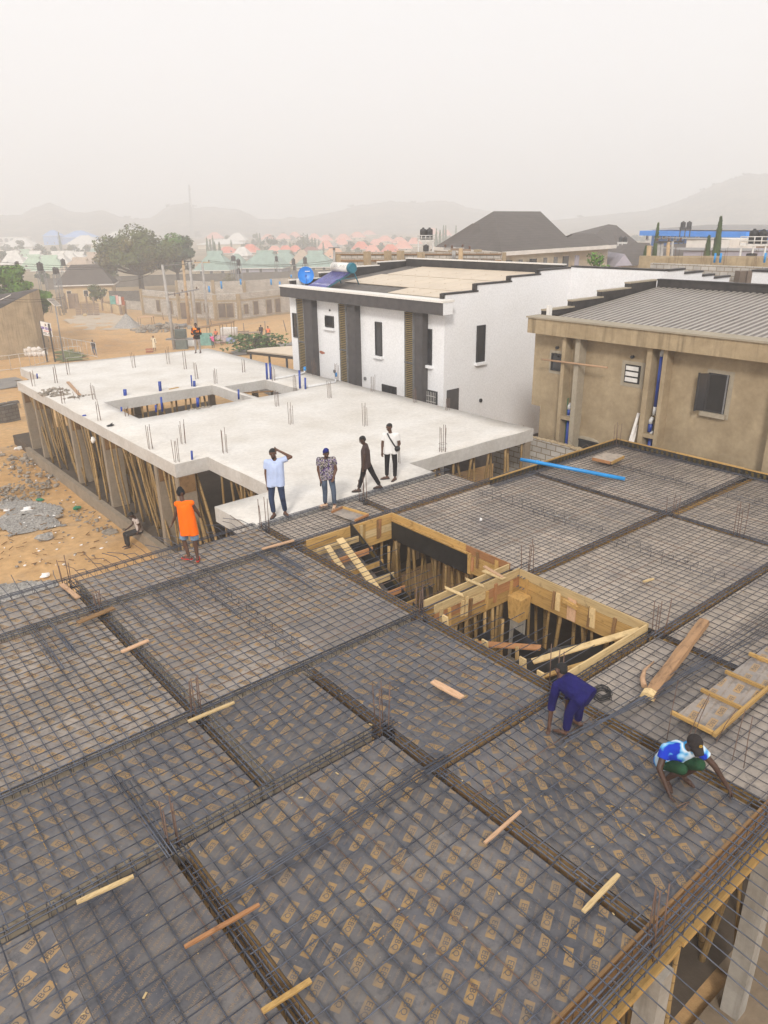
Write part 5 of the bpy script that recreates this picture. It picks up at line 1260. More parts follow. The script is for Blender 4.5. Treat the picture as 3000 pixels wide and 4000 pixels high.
# block boundary wall between the slab and the tan house
BW = thing('block_wall', 'low grey block wall between the white slab and the tan house', 'wall', (20.6, 15.5, -3.9))
A_ = atx(*(2000+270/3.318, 1650+285/3.318), 21.9); 
MB().box(21.85, 22.05, 13.9, 19.5, -4.2, -.62).build('blocks', 'block_grey', BW); b = MB()
for i in range(28): b.ball((21.95+U(-.03, .03), 13.9+i*.2, -.6), .12, .14, U(.03, .07), 7, 5, 0, .2)
b.build('mortar_top', 'plaster_tan', BW)
bb = MB()
for i in range(7): bb.tube([(21.95, 14+i*.8, -.6), (21.9+U(-.2, .2), 14.2+i*.8, -.3+U(-.1, .1)), (21.95+U(-.2, .2), 14.5+i*.8, -.5)], .006, 4)
bb.build('barbed_wire', 'rebar_rust', BW)
# ------------------------------------------------------------------ houses beyond the site
def hip(p, w, d, eave, rise, rot, wall, roof, label, group=None, ridge=.35, over=.6, wins=3, name='house', gablet=False):
    """hipped bungalow: walls, hipped roof with eaves, window openings facing the site"""
    t = thing(name, label, 'house', p, group); c, s = math.cos(rot), math.sin(rot)
    T = lambda x, y, z: (p.x+x*c-y*s, p.y+x*s+y*c, p.z+z)
    def bx(b, x0, x1, y0, y1, z0, z1, mi=0):
        vs = [T(x, y, z) for z in (z0, z1) for y in (y0, y1) for x in (x0, x1)]
        b.add(vs, [(0, 2, 3, 1), (4, 5, 7, 6), (0, 1, 5, 4), (2, 6, 7, 3), (0, 4, 6, 2), (1, 3, 7, 5)], mi)
    b = MB(); bx(b, -w/2, w/2, -d/2, d/2, -1.0, eave); b.build('wall', wall, t)
    W, D = w/2+over, d/2+over; r = max(0.3, (w-d)/2+ridge) if w >= d else ridge
    e = eave-.12
    b = MB(); vs = [T(-W, -D, e), T(W, -D, e), T(W, D, e), T(-W, D, e), T(-r, 0, eave+rise), T(r, 0, eave+rise)]
    b.add(vs, [(0, 1, 5, 4), (1, 2, 5), (2, 3, 4, 5), (3, 0, 4), (3, 2, 1, 0)])
    bx(b, -W, W, -D-.03, -D, e-.22, e, 1); bx(b, W, W+.03, -D, D, e-.22, e, 1); bx(b, -W-.03, -W, -D, D, e-.22, e, 1)
    ro = b.build('roof', [roof, 'house_white'], t)
    if gablet:
        b = MB(); g = [T(-r-.9, -.55, eave+rise-.55), T(r+.9, -.55, eave+rise-.55), T(r+.9, .55, eave+rise-.55), T(-r-.9, .55, eave+rise-.55), T(-r-.9, 0, eave+rise+.25), T(r+.9, 0, eave+rise+.25)]
        b.add(g, [(0, 1, 5, 4), (2, 3, 4, 5), (1, 2, 5), (3, 0, 4)]); b.build('roof_vent', [roof], ro)
    for i in range(wins):
        x = -w/2+w*(i+.5)/wins+U(-.3, .3); o = MB(); bx(o, x-.45, x+.45, -d/2-.04, -d/2, .9, 2.1); o = o.build('window', 'house_white', t)
        q = MB(); bx(q, x-.38, x+.38, -d/2-.05, -d/2-.042, .97, 2.03); q.build('pane', 'glass_dark', o)
    return t
def hpx(x, ybase, wpx, ewall, rise, wall, roof, label, depth=.8, yaw=0.0, **kw):
    """house seen at photo column x with its foot at row ybase; sizes in photo pixels at that distance"""
    p = atg(x, ybase); k = mpp(p); rot = YAW-PI/2+R(yaw)
    w = wpx*k/1.05
    return hip(p+IA*(w*depth/2), w, w*depth, ewall*k, rise*k*1.1, rot, wall, roof, label, **kw)
GH = 'houses of the estate beyond the yard'
hpx(328, 1178, 205, 66, 62, 'house_yellow', 'roof_brown', 'yellow house with a dark brown hipped roof behind the dirt yard', .65, 12, ridge=.8, group=GH)
hpx(838, 1085, 140, 30, 58, 'house_cream', 'roof_green', 'cream house with a green hipped roof right of the big tree', .8, -8, gablet=True, group=GH)
hpx(1032, 1078, 172, 32, 52, 'house_lilac', 'roof_green', 'lilac-walled house with a wide green hipped roof and white dish', .8, -8, gablet=True, group=GH)
hpx(1232, 1070, 150, 28, 48, 'house_cream', 'roof_green', 'cream house with a green hipped roof left of the solar water heater', .8, -8, gablet=True, group=GH)
hpx(1110, 1046, 96, 20, 38, 'house_cream', 'roof_green', 'smaller green-roofed house between the two wide green roofs', .8, -8, gablet=True, group=GH)
hpx(1180, 1050, 80, 22, 42, 'house_cream', 'roof_tan', 'tan-roofed house tucked behind the green roof left of the water heater', .9, -8, group=GH)
hpx(925, 1060, 70, 20, 40, 'house_white', 'roof_green', 'green-gabled white house half hidden by the black water tanks', .9, -8, group=GH)
for i, q in enumerate([
 (186, 1072, 118, 16, 46, 'house_cream', 'roof_pale_green', 'pale green hipped roof behind the left bushy tree', True), (128, 1062, 90, 12, 44, 'house_cream', 'roof_pale_green', 'second pale green roof, left of the first and partly behind it', True),
 (302, 1072, 135, 14, 40, 'house_cream', 'roof_tan', 'greyish tan roof just above the yellow house', True), (362, 1058, 110, 12, 48, 'house_cream', 'roof_tan', 'tan roof with green edges right above the yellow house', True),
 (405, 1062, 90, 14, 48, 'house_cream', 'roof_grey', 'grey roof partly hidden by the big tree', False),
 (47, 1045, 84, 14, 40, 'house_white', 'roof_white', 'leftmost white hipped roof in the row of white roofs', True), (132, 1036, 90, 10, 36, 'house_white', 'roof_white', 'white hipped roof above the pale green roofs', True),
 (222, 1046, 84, 14, 40, 'house_white', 'roof_white', 'white hipped roof left of a black tank', True), (262, 1040, 76, 14, 36, 'house_white', 'roof_white', 'white hipped roof right behind a black tank', True),
 (304, 1030, 62, 10, 28, 'house_white', 'roof_white', 'small white hipped roof near the middle of the row of white roofs', True), (396, 1034, 60, 12, 32, 'house_white', 'roof_white', 'white roof beside the crown of the big tree', True),
 (97, 1012, 48, 8, 24, 'house_white', 'roof_pale_green', 'green-topped white roof between two white roofs at the left', True), (367, 1010, 56, 10, 24, 'house_white', 'roof_green', 'hazy green roof above the row of white roofs', False),
 (320, 972, 125, 18, 28, 'house_cream', 'roof_white', 'long hazy white roof below the blue houses', False), (318, 985, 52, 10, 16, 'house_white', 'roof_white', 'small white gable in front of the long hazy white roof', False),
 (62, 978, 140, 14, 26, 'house_white', 'roof_white', 'broad hazy white roof at the left edge', False), (205, 957, 64, 34, 18, 'roof_blue', 'roof_blue', 'hazy blue building left of the tall dark cypress', False),
 (300, 955, 120, 26, 22, 'roof_blue', 'roof_blue', 'wide hazy blue building right of the tall dark cypress', False), (450, 940, 72, 14, 18, 'house_white', 'roof_white', 'hazy white roof above the crown of the big tree', False),
 (393, 915, 62, 26, 16, 'house_white', 'roof_maroon', 'hazy villa with a dark red roof on the slope of the left hill', False), (20, 912, 60, 10, 20, 'house_brown', 'roof_dark', 'hazy dark-roofed house at the left edge on the hill foot', False),
 (835, 944, 72, 12, 20, 'house_cream', 'roof_pink', 'hazy pink roof right of the mast', False), (925, 960, 76, 20, 24, 'house_white', 'roof_white', 'hazy white roof with a blue corner right of the mast', False),
 (860, 972, 180, 18, 14, 'house_cream', 'roof_white', 'long low cream building right of the big tree', False), (885, 998, 80, 10, 20, 'house_cream', 'roof_red', 'red roof behind the row of cypresses', False),
 (975, 1000, 74, 14, 26, 'house_cream', 'roof_red', 'bright red roof behind the black tanks', False), (945, 1012, 60, 14, 28, 'house_white', 'roof_white', 'white roof with a green gable behind the black tanks', False),
 (1072, 1000, 60, 12, 22, 'house_cream', 'roof_pink', 'pale pink roof above the small green roof', False), (1115, 998, 56, 12, 22, 'house_white', 'roof_red', 'red and white roof above the small green roof', False),
 (1152, 996, 52, 12, 20, 'house_white', 'roof_red', 'red roof with a white end left of the maroon roof', False), (1213, 1008, 96, 12, 26, 'house_cream', 'roof_maroon', 'maroon roof behind the green roof by the water heater', False),
 (1305, 1022, 96, 14, 32, 'house_cream', 'roof_orange', 'orange roof left of the solar lamp pole and the grey block wall', False), (1272, 985, 62, 14, 26, 'house_cream', 'roof_pink', 'pink roof behind the maroon roof', False),
 (1045, 944, 60, 10, 16, 'house_cream', 'roof_pink', 'hazy pink roof behind the dark grove', False), (1105, 944, 56, 10, 18, 'house_cream', 'roof_pink', 'hazy pale roof above the dark grove', False), (1150, 938, 52, 10, 18, 'house_cream', 'roof_pink', 'hazy pink roof on the left of the far pink row', False),
 (1226, 944, 50, 10, 18, 'house_cream', 'roof_pink', 'hazy pink roof in the middle of the far pink row', False), (1272, 950, 56, 10, 18, 'house_cream', 'roof_pink', 'hazy cream-edged pink roof of the far row', False), (1340, 948, 64, 10, 20, 'house_cream', 'roof_pink', 'hazy pink roof right of the far row', False),
 (1395, 940, 66, 12, 18, 'house_cream', 'roof_pink', 'hazy pink roof with two tiny tanks', False), (1335, 968, 56, 12, 20, 'house_cream', 'roof_pink', 'pink roof above the pale grey long roof', False), (1300, 975, 70, 10, 14, 'house_cream', 'roof_grey', 'pale grey long roof among the pink roofs', False),
 (1410, 985, 70, 12, 24, 'house_cream', 'roof_red', 'red roof above the left end of the block wall', False), (1470, 970, 60, 12, 20, 'house_cream', 'roof_pink', 'pink roof above the middle of the block wall', False), (1505, 955, 62, 12, 18, 'house_cream', 'roof_pink', 'hazy pink roof farther back above the block wall', False),
 (1455, 1000, 60, 12, 26, 'house_cream', 'roof_pink', 'bright pink house front above the block wall', False), (1525, 996, 64, 12, 24, 'house_cream', 'roof_red', 'red roof left of the twin black tanks', False), (1575, 985, 70, 14, 26, 'house_cream', 'roof_pink', 'pink roof just left of the twin black tanks', False),
 (1560, 958, 60, 10, 18, 'house_cream', 'roof_pink', 'hazy pink roof above the twin black tanks row', False), (1620, 965, 56, 12, 20, 'house_cream', 'roof_pink', 'pink roof right behind the twin black tanks', False), (1690, 925, 60, 10, 20, 'house_cream', 'roof_pink', 'hazy pink roof right above the twin black tanks', False),
 (1745, 930, 40, 10, 18, 'house_cream', 'roof_pink', 'hazy pink roof by the left slope of the great brown roof', False), (1440, 925, 56, 8, 14, 'house_cream', 'roof_pink', 'faint pink roof at the hill foot, centre', False)]):
    x, yb, wp, ew, ri, wa, ro, lb, gb = q
    hpx(x, yb, wp, ew, ri, wa, ro, lb, .8, U(-14, 10), gablet=gb, group=GH, wins=2, ridge=.6)
# white arcaded building far left
p = atg(55, 948); k = mpp(p); t = thing('arcade_building', 'long white building with arched openings at the far left', 'building', p)
L = IR*(62*k); Hh = 21*k
b = MB(); b.obox(p+V((0, 0, Hh/2-.5)), L, IA*3, V((0, 0, Hh/2+.5))); b.build('wall', 'house_white', t)
for i in range(5):
    b = MB(); c_ = p-IA*3.03+IR*((-.7+.35*i)*62*k)
    b.poly([c_+IR*(x*8*k)+V((0, 0, z*Hh)) for x, z in ((-.9, .12), (.9, .12), (.9, .5), (.6, .72), (0, .8), (-.6, .72), (-.9, .5))]); b.build('arch', 'glass_dark', t)

# great brown roof house
def pt(x, y, d): return pdist(x, y, d)
t = thing('brown_roof_house', 'large cream house under the great dark brown roof beyond the white house', 'house', atg(1960, 1180))
Lf, C_, Re = pt(1677, 978, 84), pt(1959, 986, 68), pt(2265, 974, 80); rl, rr_ = pt(1928, 825, 86), pt(2111, 826, 92)
Bk = Lf+(Re-C_); l2, r2 = pt(2245, 911, 88), pt(2320, 912, 89); e2 = pt(2404, 969, 84)
b = MB(); b.add([Lf, C_, Re, Bk, rl, rr_], [(0, 1, 4), (1, 2, 5, 4), (2, 3, 5), (3, 0, 4, 5)])
b.build('roof', 'roof_brown', t)
b = MB(); fr_ = pt(2120, 985, 74.5); b.add([fr_, e2, r2, l2, e2+IA*9, fr_+IA*9], [(0, 1, 2, 3), (1, 4, 2), (4, 5, 3, 2)]); b.build('roof', 'roof_brown', t)
n1 = pt(1845, 873, 83); b = MB(); b.add([pt(1677, 978, 83.5), pt(1880, 960, 76), pt(1872, 874, 82), n1], [(0, 1, 2, 3)]); b.build('roof', 'roof_brown', t)
def wallpoly(par, pts, z0, z1, m_, name='wall', thick=.25, inset=0):
    b = MB()
    for a, c in zip(pts, pts[1:]):
        d = (c-a); d.z = 0; d.normalize(); n_ = V((-d.y, d.x, 0))
        b.add([(a.x, a.y, z0), (c.x, c.y, z0), (c.x, c.y, z1), (a.x, a.y, z1), (a.x+n_.x*thick, a.y+n_.y*thick, z0), (c.x+n_.x*thick, c.y+n_.y*thick, z0), (c.x+n_.x*thick, c.y+n_.y*thick, z1), (a.x+n_.x*thick, a.y+n_.y*thick, z1)],
              [(0, 1, 2, 3), (5, 4, 7, 6), (3, 2, 6, 7), (0, 3, 7, 4), (1, 5, 6, 2)])
    return b.build(name, m_, par)
ins = IA*.8
wallpoly(t, [Lf+ins+IR*.6, C_+ins, Re+ins, e2+ins-IR*.5], -6.6, C_.z+.0, 'house_cream')
wallpoly(t, [Lf, C_, e2-IA*.4], C_.z-.3, C_.z+.04, 'house_white', 'fascia', .08)
for a, wpx, hpx_, m_ in ((1990, 36, 24, 'glass_dark'), (2030, 20, 22, 'metal_grey'), (2075, 42, 34, 'glass_dark'), (2120, 20, 26, 'metal_grey'), (2160, 22, 26, 'metal_grey'), (2200, 36, 40, 'glass_dark'), (2246, 26, 42, 'house_lilac')):
    f = (a-1959)/(2404-1959); c_ = C_.lerp(e2, f)+ins*.9; k = mpp(c_); d = (e2-C_).normalized()
    b = MB(); b.obox((c_.x, c_.y, C_.z-.75-hpx_*k/2), d*wpx*k/2, V((-d.y, d.x, 0))*.06, V((0, 0, hpx_*k/2))); b.build('window', m_, t)
def bigroof(name, label, apexes, eaves, d0, d1, m_='roof_brown', wz=None):
    t = thing(name, label, 'house', atg(eaves[0][0], 1100)); A_ = [pt(x, y, d1) for x, y in apexes]; E_ = [pt(x, y, d0) for x, y in eaves]
    b = MB(); n = len(E_); bk = [e+IA*14 for e in (E_[-1], E_[0])]
    if n == 2: b.add(E_+A_+bk, [(0, 1, 3, 2), (1, 4, 3), (5, 0, 2), (4, 5, 2, 3)])
    else: b.add(E_+A_+bk, [(0, 1, 3), (1, 2, 4, 3), (2, 5, 4), (6, 0, 3), (5, 6, 3, 4)])
    b.build('roof', m_, t); wallpoly(t, [e+IA*.5 for e in E_], -6.6, min(e.z for e in E_)+.1, 'house_cream'); return t
bigroof('brown_roof_house', 'second dark brown roof with a peak right of the great brown roof', [(2377, 876), (2408, 880)], [(2318, 922), (2420, 976), (2494, 950)], 112, 122)
t = bigroof('brown_roof_house', 'low dark brown roof with a pale gable in front of the blue building', [(2474, 947), (2538, 949)], [(2376, 1024), (2462, 1040), (2572, 1024)], 86, 96)
g0 = pt(2440, 992, 83); b = MB(); b.add([g0, pt(2400, 1042, 83), pt(2470, 1036, 83), g0+IA*6, pt(2400, 1042, 83)+IA*6, pt(2470, 1036, 83)+IA*6], [(0, 1, 2), (0, 3, 4, 1), (0, 2, 5, 3)]); b.build('gable', 'house_lilac', t)
bigroof('brown_roof_house', 'dark roof partly hidden by cypresses left of the tall blue building', [(2640, 952), (2680, 950)], [(2560, 1010), (2700, 1000)], 92, 100)
# blue building
t = thing('blue_building', 'long bright blue building with white-framed windows and a grey roof at the right', 'building', atg(2700, 1020))
a0, a1 = pt(2522, 905, 128), pt(2940, 916, 112); z0 = -6.6
wallpoly(t, [a0+IA*.5+IR*1.2, a1+IA*.5], z0, a0.z+.2, 'house_blue', 'wall', 9)
b = MB(); d = (a1-a0); d.z = 0; d.normalize(); nn = V((-d.y, d.x, 0)); hb = 28*mpp(a0)
b.obox((a0+a1)/2+V((0, 0, -.1)), d*((a1-a0).length/2), nn*1.1, V((0, 0, hb/2*.62))); b.build('band', 'band_blue', t)
b = MB(); zt = max(a0.z, a1.z)+hb*.28
b.add([(a0+d*.5).to_tuple()[:2]+(zt,), a1.to_tuple()[:2]+(zt,), (a1+nn*9).to_tuple()[:2]+(zt+.55,), (a0+nn*9+d*3).to_tuple()[:2]+(zt+.55,)], [(0, 1, 2, 3)]); b.build('roof', 'roof_grey', t)
for i, (x, y, wp, hp) in enumerate(((2537, 928, 10, 22), (2575, 925, 11, 13), (2592, 926, 11, 13), (2615, 926, 22, 14), (2635, 929, 15, 20), (2662, 930, 14, 20), (2700, 928, 22, 10), (2750, 930, 20, 10), (2570, 965, 30, 10), (2605, 970, 26, 14))):
    f = (x-2522)/(2940-2522); c_ = (a0+IA*.44).lerp(a1+IA*.44, f); k = mpp(c_); zc = pt(x, y, math.hypot(c_.x, c_.y)).z
    o = MB().obox((c_.x, c_.y, zc), d*wp*k/2, nn*.08, V((0, 0, hp*k/2))).build('window', 'house_white', t)
    MB().obox((c_.x-nn.x*.1, c_.y-nn.y*.1, zc), d*wp*k*.3, nn*.03, V((0, 0, hp*k*.3))).build('pane', 'glass_dark', o)
def slabhouse(label, pts, z0, dist, wall, roof, name='flat_house'):
    """flat-fronted house: top-left, top-right of the front wall in photo pixels"""
    a, c = pt(*pts[0], dist), pt(*pts[1], dist-2); t = thing(name, label, 'house', atg((pts[0][0]+pts[1][0])/2, 1100))
    wallpoly(t, [a, c], z0, (a.z+c.z)/2, wall, 'wall', 6); b = MB(); m_ = (a.z+c.z)/2
    b.add([(a.x-.2, a.y-.2, m_+.02), (c.x, c.y-.2, m_+.02), (c.x+IA.x*7, c.y+IA.y*7, m_+.03), (a.x+IA.x*7, a.y+IA.y*7, m_+.03)], [(0, 1, 2, 3)]); b.build('roof', roof, t); return t
t = slabhouse('white house with two blue windows in front of the blue building', [(2684, 926), (2852, 944)], -6.6, 86, 'house_white', 'roof_grey')
for x, w_ in ((2797, 18), (2824, 18), (2714, 14)):
    c_ = pt(x, 976 if x > 2750 else 981, 84.6); MB().obox(c_, IR*w_*.028/2*1.0, IA*.25, V((0, 0, .12))).build('window', 'band_blue' if x > 2750 else 'glass_dark', t)
slabhouse('grey-roofed house behind the tank platform at the right edge', [(2790, 958), (3080, 940)], -6.6, 95, 'house_brown', 'roof_grey')
slabhouse('long low grey-roofed building with a bluish wall at the right', [(2670, 992), (3080, 968)], -6.6, 72, 'house_lilac', 'roof_grey')
slabhouse('plain house with a pale flat roof at the right edge beside the blue building', [(2905, 890), (3080, 884)], -6.6, 130, 'house_cream', 'roof_white')

# ------------------------------------------------------------------ unfinished block buildings
def blockwalls(name, label, poly, h, z0=None, wins=(), band=True, mat='block_grey', cols=True, upper=.9):
    t = thing(name, label, 'unfinished building', poly[0]); zz = min(p.z for p in poly) if z0 is None else z0
    wallpoly(t, poly, zz-1, zz+h, mat, 'blocks', .3)
    if band:
        o = -IA*.06
        wallpoly(t, [p+o for p in poly], zz+h-upper-.28, zz+h-upper, 'plaster_tan', 'ring_beam', .05); wallpoly(t, [p+o for p in poly], zz-.9, zz+.25, 'plaster_tan', 'footing', .05)
    if cols:
        for p in poly: MB().box(p.x-.25, p.x+.2, p.y-.25, p.y+.2, zz-.9, zz+h+U(-.2, .3)).build('concrete_post', 'plaster_tan', t)
    for (i, f, w_, s0, s1) in wins:
        a, c = poly[i], poly[i+1]; d = (c-a); d.z = 0; d.normalize(); q = a.lerp(c, f); nn = V((-d.y, d.x, 0))
        if nn.dot(IA) < 0: nn = -nn
        MB().obox((q.x-nn.x*.07, q.y-nn.y*.07, zz+(s0+s1)/2), d*(w_/2+.12), nn*.03, V((0, 0, (s1-s0)/2+.1))).build('window_surround', 'plaster_tan', t)
        MB().obox((q.x-nn.x*.11, q.y-nn.y*.11, zz+(s0+s1)/2), d*w_/2, nn*.03, V((0, 0, (s1-s0)/2))).build('window_opening', 'opening_dark', t)
    return t
P1, P2, P3, P4, P5, P6 = atg(563, 1228), atg(705, 1246), atg(760, 1246), atg(846, 1254), atg(938, 1252), atg(1140, 1224)
blockwalls('block_building', 'roofless grey block house with tan bands and narrow windows behind the power poles', [P1, P2, P3, P4, P5, P6], 3.9, wins=[(0, .45, .9, .8, 2.5), (0, .78, .9, .6, 2.5), (1, .4, 1.3, .0, 2.4), (2, .25, .9, .9, 2.5), (2, .6, .8, 1.2, 2.4), (3, .28, 1.0, .5, 2.5), (3, .62, 1.0, .5, 2.5), (4, .12, .7, .9, 2.2), (4, .3, .9, .6, 2.5), (4, .55, 1.0, .5, 2.5), (4, .72, 1.0, .5, 2.5)])
blockwalls('block_building', 'second row of roofless grey block walls behind the first block house', [atg(700, 1195), atg(840, 1205), atg(960, 1200), atg(1140, 1185)], 4.4, band=False, mat='block_grey')
for i, (x, y, h_) in enumerate(((818, 1142, 22), (866, 1128, 26), (941, 1112, 20), (1060, 1113, 20), (1094, 1124, 22), (1138, 1086, 12))):
    p = pt(x, y, 103); MB().tube([p, p+V((0, 0, h_*.036))], .12, 8).build('pipe_stub', 'pipe_bright_blue', label=['blue pipe standing out of the block house wall, leftmost of six', 'blue pipe above the double window of the block house', 'thin blue pipe beside the scrub behind the block house', 'blue pipe behind the right part of the block house', 'blue pipe close to the white house roof corner', 'small blue pipe left of the blue dish'][i], cat='pipe', group='blue pipes on the block house')
t = blockwalls('block_building', 'long unfinished block wall with wooden shuttering beyond the white house roof', [pt(1305, 1100, 62)-V((0, 0, 0)), pt(1560, 1090, 60), pt(1958, 1080, 58)], 1, z0=-6, band=False, cols=False)
zt = pt(1560, 985, 61).z
wallpoly(t, [pt(1305, 1000, 63), pt(1560, 990, 61), pt(1958, 985, 59)], -6, zt, 'block_grey', 'blocks', .4)
for z_, h_ in ((zt-.55, .16), (zt-.1, .1)): wallpoly(t, [p-IA*.12 for p in (pt(1305, 1000, 63), pt(1560, 990, 61), pt(1958, 985, 59))], z_-h_, z_, 'plank_brown', 'shuttering', .1)
for x in (1312, 1430, 1510, 1560, 1640, 1760, 1860, 1955): p = pt(x, 1010, 60.4); MB().box(p.x-.18, p.x+.18, p.y-.4, p.y+.1, -6, zt+U(-.1, .15)).build('concrete_post', 'plaster_tan', t)
for x in (1790, 1840, 1905): p = pt(x, 1030, 59.2); MB().obox((p.x, p.y, p.z), IR*.5, IA*.3, V((0, 0, .35))).build('window_opening', 'opening_dark', t)
t = blockwalls('block_building', 'roofless brown and grey block house in front of the blue building at the right', [pt(2540, 1070, 47), pt(2790, 1070, 45), pt(3100, 1060, 43)], 1, z0=-6, band=False, cols=False)
zt = pt(2700, 1032, 46).z
wallpoly(t, [pt(2540, 1040, 47), pt(2790, 1040, 45), pt(3100, 1040, 43)], -6, zt, 'block_grey', 'blocks', .3)
b_ = [pt(2560, 1020, 50), pt(2850, 1010, 50), pt(3100, 1004, 50)]
wallpoly(t, b_, -6, pt(2850, 1006, 50).z, 'plaster_band', 'mortar_wall', .4); wallpoly(t, [p+IA*3 for p in b_], -6, pt(2850, 1000, 53).z, 'plaster_tan', 'mortar_wall', .4)
for x in (2895, 2925): p = pt(x, 1082, 43.6); MB().obox((p.x, p.y, p.z), IR*.22, IA*.3, V((0, 0, .3))).build('window_opening', 'opening_dark', t)
for i, x in enumerate((2745, 2830, 2950, 2638)): starters(pt(x, 1030, 48).x, pt(x, 1030, 48).y, pt(x, 1030, 48).z, .9, ['bent starter bars on the brown block house, second from left', 'tall starter bars in the middle of the brown block house', 'starter bars at the right of the brown block house', 'single starter bars left on the brown block house'][i], 3, .1, .15, grp='starter bars on the brown block house')
for i, x in enumerate((2790, 2812, 2985)): p = pt(x, 1026, 47); MB().tube([p, p+V((0, 0, .5))], .06, 8).build('pipe_stub', 'pipe_bright_blue', label=['left blue pipe of a pair on the brown block house', 'right blue pipe of a pair on the brown block house', 'blue pipe at the right edge on the brown block house'][i], cat='pipe', group='blue pipes on the brown block house')
# boundary walls
def bwall(label, px, h, mat='block_brown'):
    t = thing('block_wall', label, 'wall', atg(*px[0])); pts = [atg(*q) for q in px]
    wallpoly(t, pts, pts[0].z-1, max(p.z for p in pts)+h, mat, 'blocks', .3); wallpoly(t, [p-IA*.05 for p in pts], max(p.z for p in pts)+h+.003, max(p.z for p in pts)+h+.15, 'block_dark', 'coping', .4)
bwall('long brown block wall running behind the big tree to the water heater', [(180, 1132), (420, 1124), (620, 1116), (900, 1108), (1180, 1100), (1340, 1090)], 2.3)
bwall('dark block wall left of the block house at the edge of the yard', [(430, 1180), (500, 1182), (562, 1180)], 1.9, 'block_dark')
bwall('grey block wall in front of the dark wall by the laundry', [(478, 1206), (562, 1214)], 1.5, 'block_grey')
bwall('low dark wall at the left edge below the road', [(-20, 1660), (28, 1652), (82, 1640)], .9, 'block_dark')
bwall('low ochre kerb wall along the left roadside', [(-20, 1612), (40, 1600), (82, 1594)], .3, 'plaster_band')
t = thing('post_fence', 'row of leaning concrete posts with grey panels in front of the yellow house', 'fence', atg(380, 1222))
px = [(372, 1206), (404, 1214), (440, 1222), (474, 1230), (492, 1226)]
pts = [atg(*q) for q in px]; wallpoly(t, pts, -7, pts[0].z+1.3, 'house_yellow', 'panel', .12)
for p in pts: MB().obox((p.x, p.y, p.z+.8), (.14, .05, 0), (-.05, .14, 0), (U(-.1, .1), 0, 1.2)).build('post', 'house_brown', t)
for i, (x, y) in enumerate(((240, 1205), (262, 1208), (300, 1212), (345, 1214))):
    p = atg(x, y); MB().obox((p.x, p.y, p.z+1.2), (.12, 0, 0), (0, .12, 0), (U(-.1, .1), 0, 1.5)).build('fence_post', 'house_brown', label='weathered grey post standing in front of the yellow house', cat='post', group='posts before the yellow house')
p = atg(292, 1205); MB().obox((p.x, p.y, p.z+1.2), IR*.9, IA*.1, V((0, 0, 1.35))).build('gate', 'house_brown', label='dark rusty gate in the fence of the yellow house', cat='gate')

# ------------------------------------------------------------------ trees
def leaves(b, c, rad, n, size, rr, flat=.8, mi=0):
    for _ in range(n):
        while True:
            q = V((rr.uniform(-1, 1), rr.uniform(-1, 1), rr.uniform(-1, 1)))
            if .15 < q.length < 1 and rr.random() < q.length: break
        p = V(c)+V((q.x*rad, q.y*rad, q.z*rad*flat)); s = size*rr.uniform(.6, 1.5)
        nrm = (q.normalized()+V((rr.uniform(-.7, .7), rr.uniform(-.7, .7), rr.uniform(-.2, .9)))).normalized()
        u = nrm.cross(V((rr.uniform(-1, 1), rr.uniform(-1, 1), rr.uniform(-1, 1)))).normalized(); v = nrm.cross(u)
        b.add([p-u*s, p-v*s*.45, p+u*s, p+v*s*.45], [(0, 1, 2, 3)], mi)
def tree(p, h, w, mat, n, label, seed, trunk=.28, cat='tree', size=.3, group=None, mats2=None, spread=.72, low=.35, blobs=12):
    """tapered trunk, forking limbs, a crown of leaf clumps with gaps"""
    rr = random.Random(seed); t = thing('tree', label, cat, p, group); B = []
    for i in range(blobs):
        a = 2*PI*i/blobs+rr.uniform(-.5, .5); q = math.sqrt(rr.uniform(.08, 1)); zz = low+(1-low)*rr.uniform(.12, .86)*(1-.45*q*q)
        B.append((p.x+w*.5*spread*q*math.cos(a), p.y+w*.5*spread*q*math.sin(a), p.z+h*zz, w*rr.uniform(.10, .20)))
    B.append((p.x, p.y, p.z+h*.8, w*.22))
    b = MB(); r0 = trunk; top = V((p.x+rr.uniform(-.3, .3), p.y, p.z+h*low))
    b.tube([p-V((0, 0, .8)), p+V((0, 0, .2)), p.lerp(top, .6), top], [r0*1.5, r0*1.1, r0*.9, r0*.8], 8)
    for bx_, by_, bz_, br in B:
        e = V((bx_, by_, bz_)); mid = top.lerp(e, .5)+V((0, 0, -h*.03)); b.tube([top-V((0, 0, .2)), mid, e], [r0*.6, r0*.35, r0*.12], 6)
    b.build('trunk', 'bark', t); b = MB(); tot = sum(q[3]**2 for q in B)
    for bx_, by_, bz_, br in B: leaves(b, (bx_, by_, bz_), br, int(n*br*br/tot), size, rr, .75, 0 if not mats2 or rr.random() < .72 else 1)
    b.build('crown', [mat]+([mats2] if mats2 else []), t); return t
def tpx(x, yb, hpx_, wpx_, mat, n, label, seed, **kw):
    p = atg(x, yb); k = mpp(p); return tree(p, hpx_*k, wpx_*k, mat, n, label, seed, **kw)
tpx(556, 1150, 262, 300, 'leaf_olive', 9000, 'great olive-brown tree standing before the estate', 1, trunk=.62, size=.33, mats2='leaf_dry', spread=.86, low=.3, blobs=34)
tpx(700, 1136, 226, 190, 'leaf_dark', 5200, 'dark green tree joined to the right of the great tree', 2, trunk=.4, size=.32, mats2='leaf_green', low=.32, blobs=22, spread=.85)
p = pdist(42, 1180, 104); p.z = gz(p.x, p.y); tree(p, pdist(42, 1005, 104).z-p.z, 215*mpp(p), 'leaf_green', 8000, 'bushy bright green tree at the left edge behind the tan wall', 3, trunk=.3, size=.22, mats2='leaf_dark', low=.38, blobs=20, spread=.85)
